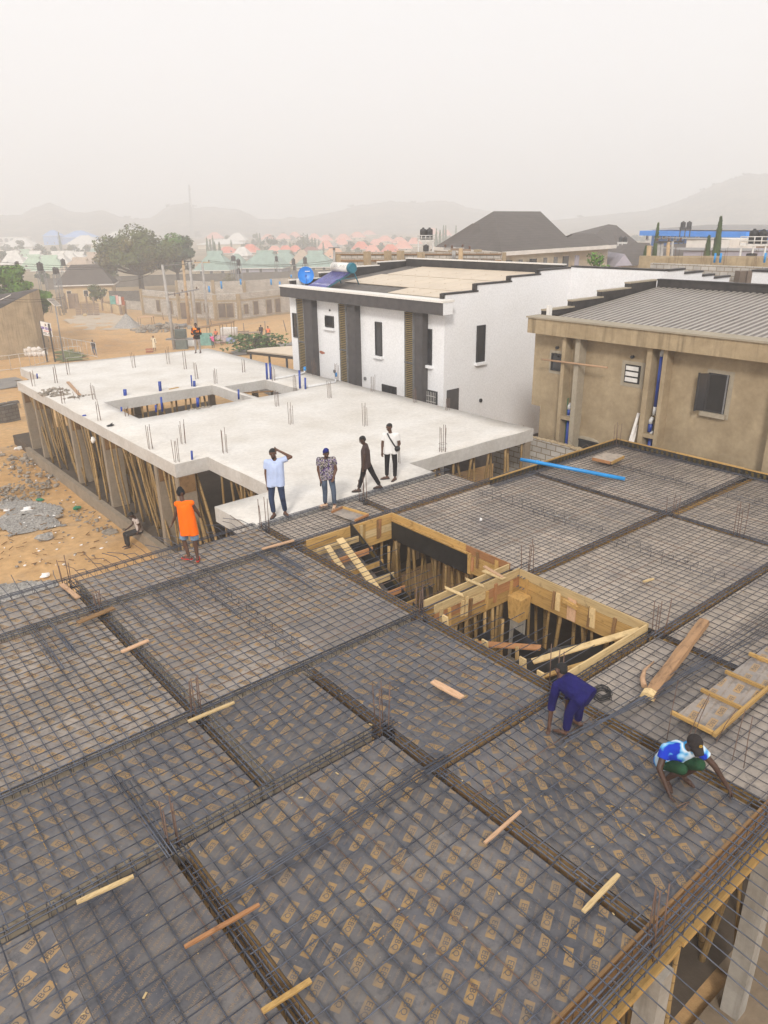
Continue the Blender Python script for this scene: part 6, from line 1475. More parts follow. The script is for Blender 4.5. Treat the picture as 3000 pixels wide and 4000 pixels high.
p = pdist(158, 1180, 104); p.z = gz(p.x, p.y); tree(p, pdist(158, 1102, 104).z-p.z, 118*mpp(p), 'leaf_green', 2600, 'small bright green tree right of the tan wall', 4, trunk=.16, size=.18, mats2='leaf_dark', low=.4)
tpx(383, 1190, 76, 92, 'leaf_olive', 1300, 'thin feathery tree before the yellow house', 5, trunk=.12, size=.2, low=.3)
tpx(170, 1110, 60, 60, 'leaf_dark', 900, 'dark shrub between the left tree and the water tanks', 6, size=.3, low=.1)
tpx(430, 1115, 80, 90, 'leaf_olive', 1300, 'pale bush behind the right end of the yellow house roof', 7, size=.3, low=.1)
tpx(900, 1120, 42, 110, 'leaf_dry', 1500, 'dry scrub in front of the lilac house', 8, size=.22, low=.05, cat='shrub')
tpx(815, 1108, 26, 60, 'leaf_olive', 700, 'low scrub along the brown block wall', 9, size=.22, low=.05, cat='shrub')
tpx(1150, 1098, 40, 40, 'leaf_dry', 500, 'dry bush behind the blue dish', 10, size=.22, low=.05, cat='shrub')
FT = 'hazy trees among the far houses'
for i, (x, yb, hh, ww, m_, lb) in enumerate([
 (85, 1000, 62, 60, 'leaf_far', 'hazy round tree among the white roofs at the left'), (160, 1005, 48, 72, 'leaf_far', 'hazy flat-topped tree left of the blue houses'), (20, 1030, 46, 60, 'leaf_dark', 'dark tree top at the left edge'), (215, 1000, 34, 60, 'leaf_far', 'hazy bushes below the left blue building'),
 (285, 1002, 40, 80, 'leaf_far', 'hazy trees below the long white roof'), (345, 1000, 36, 70, 'leaf_far', 'hazy trees right of the small white gable'), (395, 985, 28, 50, 'leaf_far', 'hazy tree beside the great tree crown on its left'), (30, 985, 24, 60, 'leaf_far', 'hazy bush below the broad white roof'),
 (1060, 985, 58, 100, 'leaf_dark', 'left half of the dark grove above the green roofs'), (1185, 980, 56, 110, 'leaf_far', 'right half of the dark grove above the green roofs'), (1000, 965, 50, 50, 'leaf_far', 'hazy tree right of the white and blue roof'), (965, 985, 30, 70, 'leaf_far', 'hazy bushes behind the bright red roof'),
 (890, 955, 34, 46, 'leaf_far', 'hazy round tree right of the mast'), (775, 930, 26, 40, 'leaf_far', 'hazy tree at the foot of the mast'), (1030, 1030, 48, 64, 'leaf_dark', 'dark tree behind the lilac house roof'), (1075, 1010, 26, 40, 'leaf_far', 'bush between the pink and green roofs'),
 (1135, 1008, 26, 40, 'leaf_olive', 'olive bush before the red and white roofs'), (1250, 1000, 18, 40, 'leaf_far', 'bush left of the orange roof'), (1370, 970, 22, 50, 'leaf_far', 'hazy tree between the far pink roofs'), (1440, 972, 20, 40, 'leaf_far', 'hazy tree above the block wall'), (1490, 988, 22, 40, 'leaf_far', 'bush above the middle of the block wall'),
 (1540, 940, 20, 44, 'leaf_far', 'hazy tree above the far pink roofs'), (1640, 945, 20, 40, 'leaf_far', 'hazy tree right of the twin black tanks'), (1375, 940, 16, 40, 'leaf_far', 'hazy tree in the far pink row'), (2480, 942, 20, 60, 'leaf_far', 'hazy grove left of the blue building'), (2515, 945, 22, 40, 'leaf_far', 'hazy trees touching the left end of the blue building'), (940, 1000, 26, 40, 'leaf_olive', 'olive bush left of the black tanks')]):
    tpx(x, yb, hh, ww, m_, 420, lb, 40+i, size=.55, low=.12, group=FT, blobs=7, trunk=.2)
p = pt(2320, 1055, 58); tree(V((p.x, p.y, p.z-1.5)), 2.8, 3.0, 'leaf_green', 900, 'green bush below the white wall of the great brown-roofed house', 77, size=.14, low=.2)
rr = random.Random(31)
for i in range(26):
    x, yb = rr.uniform(1040, 1760), rr.uniform(932, 1004); p = atg(x, yb); k = mpp(p)
    tree(p, rr.uniform(14, 26)*k, rr.uniform(26, 54)*k, 'leaf_far' if yb < 975 else 'leaf_olive', 260, 'hazy bushy tree between the far pink and red roofs', 200+i, size=.6, low=.1, group='hazy bushes between the pink roofs', blobs=6, trunk=.2)
def cypress(p, h, w, label, seed, n=500, size=.2, group=None):
    rr = random.Random(seed); t = thing('cypress', label, 'tree', p, group); MB().tube([p-V((0, 0, .5)), p+V((0, 0, h*.5)), p+V((0, 0, h*.95))], [.16, .1, .03], 6).build('trunk', 'bark', t)
    b = MB()
    for i in range(n):
        f = rr.random()**1.3; z = p.z+h*(.06+.94*f); r = w*.5*(1-f)**.6*(.55+.45*min(1, f*6))*math.sqrt(rr.uniform(.2, 1)); a = rr.uniform(0, 2*PI)
        c = V((p.x+r*math.cos(a), p.y+r*math.sin(a), z)); s = size*rr.uniform(.6, 1.4); u = V((math.cos(a)*.3, math.sin(a)*.3, 1)).normalized(); v = u.cross(V((math.cos(a), math.sin(a), 0))).normalized()
        b.add([c-u*s, c-v*s*.4, c+u*s*1.2, c+v*s*.4], [(0, 1, 2, 3)])
    b.build('crown', 'leaf_cypress', t)
GC = 'cypresses'
for i, (x, yb, hh, ww, lb) in enumerate([(241, 985, 70, 12, 'tall hazy cypress between the two blue buildings'), (814, 1002, 66, 13, 'hazy cypress, leftmost of the row beside the green-roofed house'), (826, 1000, 58, 13, 'hazy cypress, second of the row beside the green-roofed house'), (836, 990, 62, 10, 'tall thin cypress, third of the row beside the green-roofed house'), (843, 1008, 56, 14, 'hazy cypress, fourth of the row beside the green-roofed house'), (861, 1010, 58, 15, 'dark cypress, rightmost of the row beside the green-roofed house'), (905, 976, 32, 9, 'small hazy cypress before the long cream building'),
 (1007, 965, 50, 10, 'hazy cypress at the left of the dark grove'), (1018, 968, 50, 10, 'second hazy cypress at the left of the dark grove'), (1134, 968, 20, 8, 'small hazy cypress above the red roofs'), (1187, 978, 46, 14, 'hazy cypress in the right half of the dark grove'), (1203, 976, 54, 14, 'tallest cypress in the right half of the dark grove'), (1221, 976, 42, 12, 'hazy cypress near the right end of the dark grove'), (1232, 976, 40, 12, 'hazy cypress at the right end of the dark grove'), (1247, 976, 34, 9, 'thin cypress standing apart right of the grove'), (1264, 988, 34, 8, 'dark thin cypress before the pink house'),
 (1704, 985, 82, 18, 'hazy cypress just left of the great brown roof'), (1718, 985, 78, 18, 'broad hazy cypress at the foot of the great brown roof'), (1731, 970, 82, 12, 'tall hazy cypress above the slope of the great brown roof'), (1740, 968, 78, 12, 'slanted hazy cypress above the slope of the great brown roof'), (1780, 960, 70, 12, 'lone hazy cypress above the slope of the great brown roof')]):
    p = atg(x, yb); k = mpp(p); cypress(p, hh*k, ww*k, lb, 80+i, 260, .55, GC)
for i, (x, yt, yb, wp, d_, lb) in enumerate([(2552, 880, 1045, 24, 72, 'tall slim cypress in front of the left end of the blue building'), (2516, 968, 1045, 34, 70, 'broad dark cypress left of the wooden pole'), (2797, 854, 985, 34, 70, 'tallest green cypress in front of the white and blue buildings'), (2762, 930, 985, 26, 69, 'short green cypress left of the tallest one')]):
    a, c = pt(x, yb, d_), pt(x, yt, d_); cypress(V((a.x, a.y, a.z-1)), c.z-a.z+1, wp*mpp(a), lb, 120+i, 1100, .2, GC)
# ridge trees standing on the hills
rr = random.Random(9)
for i in range(14):
    c = crests[rr.randrange(len(crests))]; hgt_ = rr.uniform(1.5, 4); b = MB()
    for k in range(7): leaves(b, (c.x+rr.uniform(-5, 5), c.y+rr.uniform(-5, 5), c.z+hgt_*rr.uniform(-.1, .6)), hgt_*.45, 22, .9, rr)
    o = thing('tree', 'faint hazy tree on the crest of a far hill', 'tree', (c.x, c.y, c.z-3), 'trees along the far hill crests'); b.build('crown', 'leaf_far', o)
    MB().tube([(c.x, c.y, c.z-4), (c.x, c.y, c.z+hgt_*.5)], .4, 5).build('trunk', 'bark', o)

# ------------------------------------------------------------------ water tanks
def tank(p, r, h, label, group='black water tanks', stand=0, m_='plastic_black'):
    t = thing('water_tank', label, 'water tank', p, group); z = p.z+stand
    MB().lathe([(0, 0), (r, 0), (r, h*.12), (r*.96, h*.14), (r, h*.17), (r, h*.45), (r*.96, h*.48), (r, h*.51), (r, h*.8), (r*.9, h*.88), (r*.35, h*.95), (r*.35, h), (0, h)], (p.x, p.y, z), 16).build('barrel', m_, t)
    MB().cyl((p.x, p.y), r*.3, z+h, z+h*1.04, 12).build('lid', m_, t)
    if stand:
        b = MB()
        for a, c in ((-1, -1), (1, -1), (1, 1), (-1, 1)): b.tube([(p.x+a*r, p.y+c*r, p.z-.5), (p.x+a*r, p.y+c*r, z)], .06, 5)
        b.box(p.x-r*1.1, p.x+r*1.1, p.y-r*1.1, p.y+r*1.1, z-.12, z-.01); b.build('stand', 'metal_grey', t)
for x, yt, yb, wp, d_, lb in [(68, 1022, 1045, 16, 150, 'black tank far left above the bushy tree'), (159, 1025, 1058, 24, 140, 'large black tank before the pale green roof'), (248, 1012, 1036, 17, 165, 'black tank standing before the white roofs'), (216, 1045, 1070, 16, 135, 'black tank left of the dark brown roof'), (226, 1046, 1068, 12, 138, 'narrow black tank touching the dark brown roof'),
  (912, 999, 1018, 18, 160, 'black tank on the left of the pair of stands'), (932, 1012, 1036, 16, 150, 'black tank right of the pair of stands'), (933, 1048, 1070, 15, 150, 'black tank low beside the lilac house'), (1080, 1001, 1020, 12, 160, 'small black tank behind the lilac house'), (1147, 1010, 1034, 14, 150, 'black tank left before the small green roof'), (1192, 1004, 1030, 16, 150, 'black tank before the green roof by the heater'), (1150, 1038, 1056, 12, 148, 'black tank near the ground before the tan roof')]:
    c = pt(x, yb, d_); k = mpp(c); g = gz(c.x, c.y); tank(V((c.x, c.y, g)), wp*k/2, (yb-yt)*k, lb, stand=max(.1, c.z-g))
def platform(label, x0, x1, y, d_, tanks, rail=18, m_='metal_white', leg=60):
    a, c = pt(x0, y, d_), pt(x1, y, d_); k = mpp(a); t = thing('tank_platform', label, 'platform', (a.x, a.y, -6.4)); m0 = (a+c)/2; w_ = (c-a).length/2; d = (c-a).normalized(); nn = V((-d.y, d.x, 0))
    MB().obox(m0, d*w_, nn*w_*.8, V((0, 0, .06))).build('deck', m_, t); b = MB()
    for s in (-.85, 0, .85):
        for q in (-.7, .7): p = m0+d*w_*s+nn*w_*q; b.tube([p, V((p.x, p.y, -6.6))], .06, 5)
    b.build('legs', m_, t); b = MB(); h = rail*k
    for s in (-1, -.5, 0, .5, 1): p = m0+d*w_*s-nn*w_*.78; b.tube([p, p+V((0, 0, h))], .035, 4)
    for z in (h*.5, h): b.tube([m0-d*w_-nn*w_*.78+V((0, 0, z)), m0+d*w_-nn*w_*.78+V((0, 0, z))], .03, 4); b.tube([m0+d*w_-nn*w_*.78+V((0, 0, z)), m0+d*w_+nn*w_*.78+V((0, 0, z))], .03, 4)
    b.build('railing', m_, t)
    for f, wp, hp, lb in tanks: p = a.lerp(c, f); tank(V((p.x, p.y, p.z+.07)), wp*k/2, hp*k, lb)
platform('white railed steel platform carrying twin black tanks', 1630, 1696, 939, 66, [(.35, 25, 42, 'left one of the twin black tanks on the railed platform'), (.72, 26, 42, 'right one of the twin black tanks on the railed platform')])
c = pt(1664, 982, 65.5); tank(V((c.x, c.y, c.z)), 11*mpp(c), 25*mpp(c), 'black tank below the railed platform of the twin tanks')
platform('steel tower with two grey tanks in front of the blue building', 2655, 2700, 895, 100, [(.25, 19, 26, 'left grey-black tank on the tower before the blue building'), (.78, 19, 26, 'right grey-black tank on the tower before the blue building')], rail=6, m_='metal_dark')
platform('white railed platform with twin black tanks at the right edge', 2890, 3000, 956, 56, [(.45, 34, 52, 'left black tank on the platform at the right edge'), (.78, 34, 50, 'right black tank on the platform at the right edge')], rail=30)
c = pt(2935, 1003, 55.5); tank(V((c.x, c.y, c.z)), 20*mpp(c), 14*mpp(c), 'black tank under the platform at the right edge')
c = pt(2420, 925, 100); platform('pale tank frame in front of the second brown roof', 2412, 2450, 950, 98, [(.3, 16, 22, 'left tank on the frame before the second brown roof'), (.75, 16, 22, 'right tank on the frame before the second brown roof')], rail=4)

# ------------------------------------------------------------------ poles, mast, wires
def pole(label, foot, top, w_, m_, name='power_pole', d_=None):
    a = atg(*foot); k = mpp(a); h = (foot[1]-top[1])*k*1.02
    b_ = a+V((0, 0, h)); q = pdist(top[0], top[1], math.hypot(a.x, a.y)); b_ = V((q.x, q.y, q.z))
    t = thing(name, label, 'pole', a); MB().tube([a-V((0, 0, .5)), b_], [w_*1.3, w_*.9], 8).build('shaft', m_, t); return t, a, b_
t1, a1_, b1_ = pole('grey concrete pole left of the transformer', (683, 1366), (634, 1034), .17, 'pole_grey')
t2, a2_, b2_ = pole('tan concrete pole with a dark cross-arm', (738, 1268), (714, 1018), .19, 'pole_tan')
t3, a3_, b3_ = pole('dark grey concrete pole behind the watching man', (768, 1290), (740, 1024), .19, 'pole_grey')
t4, a4_, b4_ = pole('grey concrete pole with a pale cross-arm, rightmost of the four', (814, 1280), (789, 1022), .17, 'pole_grey')
def arm(t, c, l, d, m_, ins=3):
    MB().obox(c, d*l, V((0, 0, .07)).cross(d).normalized()*.06, V((0, 0, .07))).build('cross_arm', m_, t)
    for i in range(ins):
        p = c+d*l*(-.85+1.7*i/max(1, ins-1)); MB().lathe([(.02, 0), (.1, .05), (.04, .1), (.11, .15), (.05, .22), (.0, .25)], (p.x, p.y, p.z+.07), 8).build('insulator', 'insulator', t)
arm(t2, b2_-V((0, 0, .1)), 1.35, IR, 'metal_dark'); arm(t4, b4_-V((0, 0, .1)), 1.1, IR, 'pole_tan', 2)
k = mpp(a1_); mid = pdist(712, 1142, math.hypot(a1_.x, a1_.y)); arm(t1, mid, 2.0, (IR*.98+V((0, 0, .16))).normalized(), 'metal_grey', 3)
for s in (-.9, -.35, .55): p = mid+IR*s; MB().lathe([(.03, 0), (.11, -.08), (.04, -.14), (.11, -.2), (.04, -.28), (.10, -.34), (0, -.4)], (p.x, p.y, p.z), 8).build('insulator', 'insulator', t1)
MB().tube([pdist(638, 1038, 84), pdist(735, 1030, 84)], .05, 5).build('brace', 'metal_grey', t1)
def wire(label, a, c, sag, r=.018):
    pts = [V(a).lerp(V(c), i/10)-V((0, 0, sag*math.sin(PI*i/10))) for i in range(11)]
    MB().tube(pts, r, 4).build('power_line', 'wire_black', label=label, cat='cable', group='power lines across the yard')
for i, s in enumerate((-1.1, 0, 1.1)): wire('thin power line running left from the dark cross-arm', b2_+IR*s+V((0, 0, .15)), pdist(-120, 1015+i*14, 80)+V((0, 0, 0)), .7)
for i, s in enumerate((-1.0, 1.0)): wire('thin power line running right from the pale cross-arm towards the estate', b4_+IR*s+V((0, 0, .1)), pdist(1360, 1008+i*8, 120), .8)
for i in range(2): wire('thin line crossing in front of the tan wall at the left', pdist(-60, 1150+i*12, 62), pdist(250, 1160+i*6, 66), .3, .012)
wire('stay wire from the first grey pole down to the left', b1_-V((0, 0, .2)), pdist(470, 1100, 92), .4)
for i, y in enumerate((1022, 1030)): wire('thin line across the estate before the green roofs', pdist(840, y, 130), pdist(1330, y-6, 135), .6, .02)
p0, p1 = atg(750, 930), None; k = mpp(p0); top = pdist(738, 722, math.hypot(p0.x, p0.y))
t = thing('lattice_mast', 'tall faint lattice mast above the big tree', 'mast', p0); b = MB(); N = 16
for s in range(3):
    a = 2*PI*s/3; b.tube([p0+V((math.cos(a)*1.6, math.sin(a)*1.6, -2)), top+V((math.cos(a)*.5, math.sin(a)*.5, 0))], .22, 4)
for i in range(N):
    f0, f1 = i/N, (i+1)/N
    for s in range(3):
        a, c = 2*PI*s/3, 2*PI*(s+1)/3; q = lambda f, an: p0.lerp(top, f)+V((math.cos(an), math.sin(an), 0))*(1.6-1.1*f)
        b.tube([q(f0, a), q(f1, c)], .12, 4)
b.build('lattice', 'metal_grey', t)
for f in (.62, .7, .93): c = p0.lerp(top, f); MB().obox(c+IR*1.2, IR*.4, IA*.4, V((0, 0, 1.6))).build('antenna', 'house_white', t)
for i, (x, yb, yt, d_, w_, lb) in enumerate([(1773, 1040, 965, 58, .14, 'grey utility pole before the great brown roof'), (1800, 1040, 970, 57, .17, 'tan utility pole before the great brown roof'), (2536, 1050, 960, 62, .17, 'wooden pole left of the small poles'), (2575, 1012, 944, 66, .12, 'short pole, first of four before the blue building'), (2588, 1012, 942, 66, .12, 'short pole, second of four before the blue building'), (2612, 1012, 945, 66, .14, 'thick pole, third of four before the blue building'), (2628, 1012, 943, 66, .1, 'thin pole, fourth of four before the blue building'), (1305, 1048, 970, 60, .09, 'thin pole with a flat solar lamp beside the block wall')]):
    a, c = pt(x, yb, d_), pt(x, yt, d_); t = thing('power_pole', lb, 'pole', (a.x, a.y, a.z-2)); MB().tube([a-V((0, 0, 2)), c], w_, 8).build('shaft', 'pole_tan' if i in (1, 2, 5) else 'pole_grey', t)
    if i in (0, 1): arm(t, c-V((0, 0, .1)), .75, (IR*.95+V((0, 0, -.05)) if i else IR).normalized(), 'house_brown' if i else 'pole_grey', 2)
    if i == 5: arm(t, c, 1.1, IR, 'metal_dark', 3)
    if i == 7: MB().obox(c+V((0, 0, .05)), IR*.42, IA*.25, V((0, 0, .03))).build('solar_lamp', 'metal_grey', t)

# ------------------------------------------------------------------ yard at the left: tan wall block, sign, lamps, fence
def boxat(name, label, cat, c, u, v, h, z0, m_, group=None):
    b = MB().obox((c.x, c.y, z0+h/2), u, v, V((0, 0, h/2))); return b.build(name, m_, label=label, cat=cat, group=group)
q0 = lambda x, y: (x/1.659, 600+y/1.659)
A0, A1 = atg(*q0(272, 1310)), atg(*q0(-40, 1345)); zt0 = pdist(*q0(250, 905), math.hypot(A0.x, A0.y)).z
t = thing('tan_storehouse', 'windowless streaked tan building at the left edge with a small dark roof corner', 'building', A1)
dw = (A0-A1); dw.z = 0; dw.normalize(); nb = V((-dw.y, dw.x, 0)); zl = pdist(*q0(0, 960), math.hypot(A1.x, A1.y)).z
Rv = A0+dw*2.2+nb*5
b = MB(); zb_ = A0.z-1
def vw(a, c, z0, z1): b.add([(a.x, a.y, zb_), (c.x, c.y, zb_), (c.x, c.y, z1), (a.x, a.y, z0)], [(0, 1, 2, 3)])
Mx = A0-dw*3.4; zm = pdist(*q0(125, 1000), math.hypot(Mx.x, Mx.y)).z
Lx = A1-dw*3
vw(Lx, Mx, zl, zm); vw(Mx, A0+nb*.5, zm, zt0); vw(A0+nb*.5, Rv, zt0, zt0); vw(Rv, Rv+nb*8, zt0, zt0); vw(Lx+nb*10, Lx, zl, zl)
b.build('wall', 'plaster_band', t)
b = MB(); b.add([(Lx.x, Lx.y, zl+.02), (Mx.x, Mx.y, zm+.02), (A0.x+nb.x*.5, A0.y+nb.y*.5, zt0+.02), (Rv.x, Rv.y, zt0+.02), (Rv.x+nb.x*1, Rv.y+nb.y*1, zt0+.05), (Lx.x+nb.x*2, Lx.y+nb.y*2, zl+.05)], [(0, 1, 2, 3, 4, 5)]); b.build('roof', 'roof_dark', t)
c = Mx.lerp(A0, .15)+nb*.7; c.z = (zm+zt0)/2+.25
MB().obox(c, (dw*.9+V((0, 0, .35))), nb*.55+V((0, 0, -.1)), V((0, 0, .04))).build('solar_module', 'white_enamel', label='pale solar panel lying on the roof of the tan storehouse', cat='solar panel')
# signboard
sL, sR = atg(*q0(308, 1352)), atg(*q0(358, 1350)); dS = math.hypot(sL.x, sL.y)
t = thing('signboard', 'white signboard with purple name boxes on two black posts', 'signboard', sL)
zA = pdist(*q0(258, 1085), dS); zB = pdist(*q0(328, 1100), dS-.4); zC = pdist(*q0(335, 1190), dS-.4); zD = pdist(*q0(268, 1175), dS)
for a, tp in ((sL, pdist(*q0(285, 1130), dS)), (sR, pdist(*q0(338, 1100), dS-.3))):
    MB().box(a.x-.07, a.x+.07, a.y-.07, a.y+.07, a.z-.3, tp.z).build('post', 'metal_dark', t)
fn = (V((0, 0, 7.3))-zA); fn.z = 0; fn.normalize(); ux = (zB-zA); ux.normalize(); hS = zA.z-zD.z; wS = (zB-zA).length
bo = MB(); bo.obox((zA+zC)/2-fn*.34, ux*wS/2, fn*.14, V((0, 0, hS/2))); bo = bo.build('board', 'metal_dark', t)
def onboard(u, v, w_, h_, m_, nm, e=.01):
    c = zA+ux*(u*wS)+V((0, 0, -v*hS))+fn*e; return MB().obox(c, ux*w_*wS/2, fn*.004, V((0, 0, h_*hS/2))).build(nm, m_, bo)
simple('sign_purple', (0.10, 0.035, 0.33), 0.5, 0.1, 4); simple('sign_pink', (0.66, 0.40, 0.38), 0.5, 0.1, 4); simple('sign_navy', (0.03, 0.03, 0.07), 0.5, 0.1, 4)
onboard(.5, .5, 1.0, 1.0, 'plastic_white', 'face', .0)
for u, w_, tx in ((.16, .28, 'LITTLE'), (.49, .22, 'NEIL'), (.80, .34, 'TOWN')):
    onboard(u, .46, w_, .17, 'sign_purple', 'name_box'); g, gw = glyphs(tx, 1.0); b = MB(); c = zA+ux*(u*wS)+V((0, 0, -.46*hS))+fn*.018; s = min(.10*hS, w_*wS*.85/gw)
    for tr in g: b.poly([c+ux*(x*s)+V((0, 0, y*s)) for x, y in tr])
    b.build('lettering', 'plastic_white', bo)
onboard(.52, .66, .62, .1, 'sign_pink', 'strip'); onboard(.3, .80, .36, .05, 'sign_navy', 'text_line'); onboard(.74, .80, .3, .05, 'sign_navy', 'text_line'); onboard(.52, .90, .8, .03, 'sign_navy', 'text_line')
c = zA+ux*(.46*wS)+V((0, 0, -.2*hS))+fn*.012; b = MB(); b.poly([c+ux*(.1*wS*math.cos(a*PI/8))+V((0, 0, .12*hS*math.sin(a*PI/8))) for a in range(16)]); b.build('emblem', 'house_cream', bo)
b = MB(); b.poly([c+fn*.006+ux*(.05*wS*math.cos(a*PI/6)+.01)+V((0, 0, .08*hS*math.sin(a*PI/6)-.02)) for a in range(12)]); b.build('emblem_figure', 'sign_navy', bo)
def solar_lamp(label, foot, top, panel):
    a = atg(*foot); D = math.hypot(a.x, a.y); tp = pdist(*top, D); t = thing('street_lamp', label, 'street lamp', a)
    MB().tube([a-V((0, 0, .3)), tp], [.09, .06], 8).build('pole', 'metal_grey', t)
    P = [pdist(*q, D+dd) for q, dd in zip(panel, (0, 0, .7, .7))]; n_ = (P[1]-P[0]).cross(P[3]-P[0]).normalized()
    if n_.z < 0: n_ = -n_
    MB().add(P+[p-n_*.05 for p in P], [(0, 1, 2, 3), (7, 6, 5, 4), (0, 4, 5, 1), (1, 5, 6, 2), (2, 6, 7, 3), (3, 7, 4, 0)]).build('panel_frame', 'white_enamel', t)
    c = sum(P, V())/4; MB().add([c+(p-c)*.9+n_*.006 for p in P], [(0, 1, 2, 3)]).build('cells', 'sheet_beige', t)
solar_lamp('solar street lamp with a tilted panel right of the signboard', q0(415, 1345), q0(358, 985), [q0(302, 940), q0(358, 990), q0(397, 985), q0(345, 936)])
# metal railings
def railing(label, pts, h, n, m_='metal_white', posts=True):
    P = [atg(*q) for q in pts]; t = thing('railing', label, 'railing', P[0], 'white pipe railings of the yard'); b = MB()
    for a, c in zip(P, P[1:]):
        for z in (h, .12): b.tube([a+V((0, 0, z)), c+V((0, 0, z))], .028, 4)
        k = max(1, int((c-a).length/.9))
        for i in range(k+1): p = a.lerp(c, i/k); b.tube([p, p+V((0, 0, h))], .022, 4)
    b.build('bars', m_, t)
railing('white pipe railing running left from the signboard', [q0(-20, 1415), q0(75, 1405), q0(200, 1385), q0(320, 1350)], 1.5, 6)
railing('white pipe railing behind the signboard', [q0(300, 1255), q0(450, 1290), q0(540, 1305), q0(632, 1325)], 1.6, 6)
railing('white pipe railing around the lawn', [q0(420, 1335), q0(455, 1330), q0(530, 1325)], 1.3, 4)
sacks = atg(*q0(235, 1315))
for i in range(9): MB().ball(sacks+IR*((i % 5)*.55-1.2)+V((0, 0, .3+(i//5)*.45)), .33, .3, .34, 9, 6, 0, .12).build('sack', 'cloth_white', label='stuffed whitish sack in the heap at the foot of the tan wall', cat='sack', group='sacks by the tan wall')
# gravel heap, boards, rubble
c = atg(*q0(830, 1125)); b = MB(); rr = random.Random(4); vs = []; N, M_ = 26, 9; k = mpp(c); RX, HH = 92*k/1.659, 92*k/1.659*1.0
for i in range(M_+1):
    f = i/M_
    for j in range(N): a = 2*PI*j/N; r = RX*(f**.9)*(1+.12*math.sin(3*a)+rr.uniform(-.04, .04)); vs.append((c.x+r*math.cos(a), c.y+r*math.sin(a), c.z-.1+HH*(1-f)**1.25*(1+rr.uniform(-.04, .04))))
b.add(vs, [(i*N+j, i*N+(j+1) % N, (i+1)*N+(j+1) % N, (i+1)*N+j) for i in range(M_) for j in range(N)], 0, True); b.build('gravel_heap', 'gravel_grey', label='grey conical heap of gravel in the yard', cat='gravel heap')
c = atg(*q0(570, 1052)); t = thing('board_stack', 'leaning stack of dark brown slatted boards in the yard', 'board stack', c); k = mpp(c)
for i in range(4):
    o = c+IR*((i-1.5)*.98); b = MB()
    for s in range(7): b.obox(o+IA*(.05*s)+V((0, 0, .16+s*.27)), IR*.42, IA*.05, V((0, 0, .11)))
    b.build('board', 'house_brown', t)
MB().ball(c-IA*1.2+V((0, 0, .25)), .35, .3, .28, 8, 6, 0, .15).build('boulder', 'house_yellow', label='round ochre boulder before the leaning boards', cat='boulder')
def table(label, c, w_, d_, h_, top, leg='rebar_rust', cat='table'):
    t = thing('table', label, cat, c); MB().obox(c+V((0, 0, h_)), IR*w_/2+V((0, 0, .05)), IA*d_/2, V((0, 0, .04))).build('table_top', top, t)
    for a in (-.45, .45):
        for e in (-.45, .45): p = c+IR*w_*a+IA*d_*e; MB().tube([p, p+V((0, 0, h_))], .035, 5).build('leg', leg, t)
table('pale-topped table standing alone in the yard', atg(*q0(950, 1110)), 2.2, 1.2, 1.15, 'plank_pinkish')
c = atg(*q0(1050, 1140)); rubble_heap((c.x, c.y, c.z), 4.2, 3.2, 1.2, 150, 'heap of broken blocks and rubbish left of the transformer', s=.26)
c = atg(*q0(960, 1140)); rubble_heap((c.x, c.y, c.z), 2.5, 1.5, .4, 40, 'scattered blocks left of the rubbish heap', s=.2)
# transformer
c = atg(*(600+195/1.731, 1150+372/1.731)); t = thing('transformer', 'grey-green transformer with a cylinder on top standing on a steel bench', 'transformer', c); k = mpp(c)
MB().obox(c+V((0, 0, 1.21)), IR*1.72, IA*0.39, V((0, 0, 0.078))).build('bench', 'metal_grey', t); MB().obox(c+V((0, 0, 0.546)), IR*0.624, IA*0.39, V((0, 0, 0.585))).build('base_box', 'steel_green', t)
b = MB().obox(c+V((0, 0, 1.83)), IR*0.608, IA*0.429, V((0, 0, 0.484)))
for i in range(8): b.obox(c+IR*(-0.515+i*0.148)-IA*0.484+V((0, 0, 1.79)), IR*0.0234, IA*0.078, V((0, 0, 0.39)))
b.build('tank_body', 'steel_green', t); MB().tube([c-IR*0.078+V((0, 0, 2.69)), c+IR*0.819+V((0, 0, 2.77))], 0.211, 12).build('conservator', 'metal_grey', t)
for s in (-0.468, -0.273, -0.078): MB().lathe([(0.039, 0), (0.0702, 0.0624), (0.0312, 0.0936), (0.0702, 0.156), (0.0312, 0.195), (0.0624, 0.257), (0, 0.39)], tuple(c+IR*s+V((0, 0, 2.32))), 8).build('insulator', 'insulator', t)
b = MB(); p = atg(*q0(1245, 1255)); MB().obox(p+V((0, 0, .5)), IR*.55, IA*.35+V((0, 0, .35)), V((0, -.02, .03))).build('solar_module', 'white_enamel', label='small tilted solar panel standing left of the watching man', cat='solar panel')
# stall
q9 = lambda x, y: (600+x/1.731, 1150+y/1.731)
c = atg(*q9(430, 330)); t = thing('market_stall', 'rickety wooden stall with a ragged flat roof right of the watching man', 'stall', c)
for a in (-2.2, -1.0, .6, 2.0):
    for e in (-.8, .8): p = c+IR*a+IA*e; MB().tube([p, p+IR*.1+V((0, 0, 2.2+.15*a))], .045, 5).build('post', 'house_brown', t)
b = MB()
for i in range(9): b.obox(c+IR*(-2.0+i*.5)+V((0, 0, 2.2+.15*(-2.0+i*.5))), IR*.27+V((0, 0, .04)), IA*U(.9, 1.15), V((0, 0, .03)))
b.build('roof', 'plank_brown', t)
simple('cloth_teal', (0.16, 0.35, 0.31), 0.85, 0.25, 3); simple('bag_pale', (0.50, 0.42, 0.42), 0.7, 0.3, 3); simple('bag_blue', (0.25, 0.32, 0.5), 0.6, 0.3, 3)
p = atg(*q9(362, 345)); MB().obox(p+V((0, 0, .7)), IR*.75, IA*.1, V((0, 0, .75))).build('hanging_cloth', 'cloth_teal', label='pale teal cloth hanging at the left of the stall', cat='cloth')
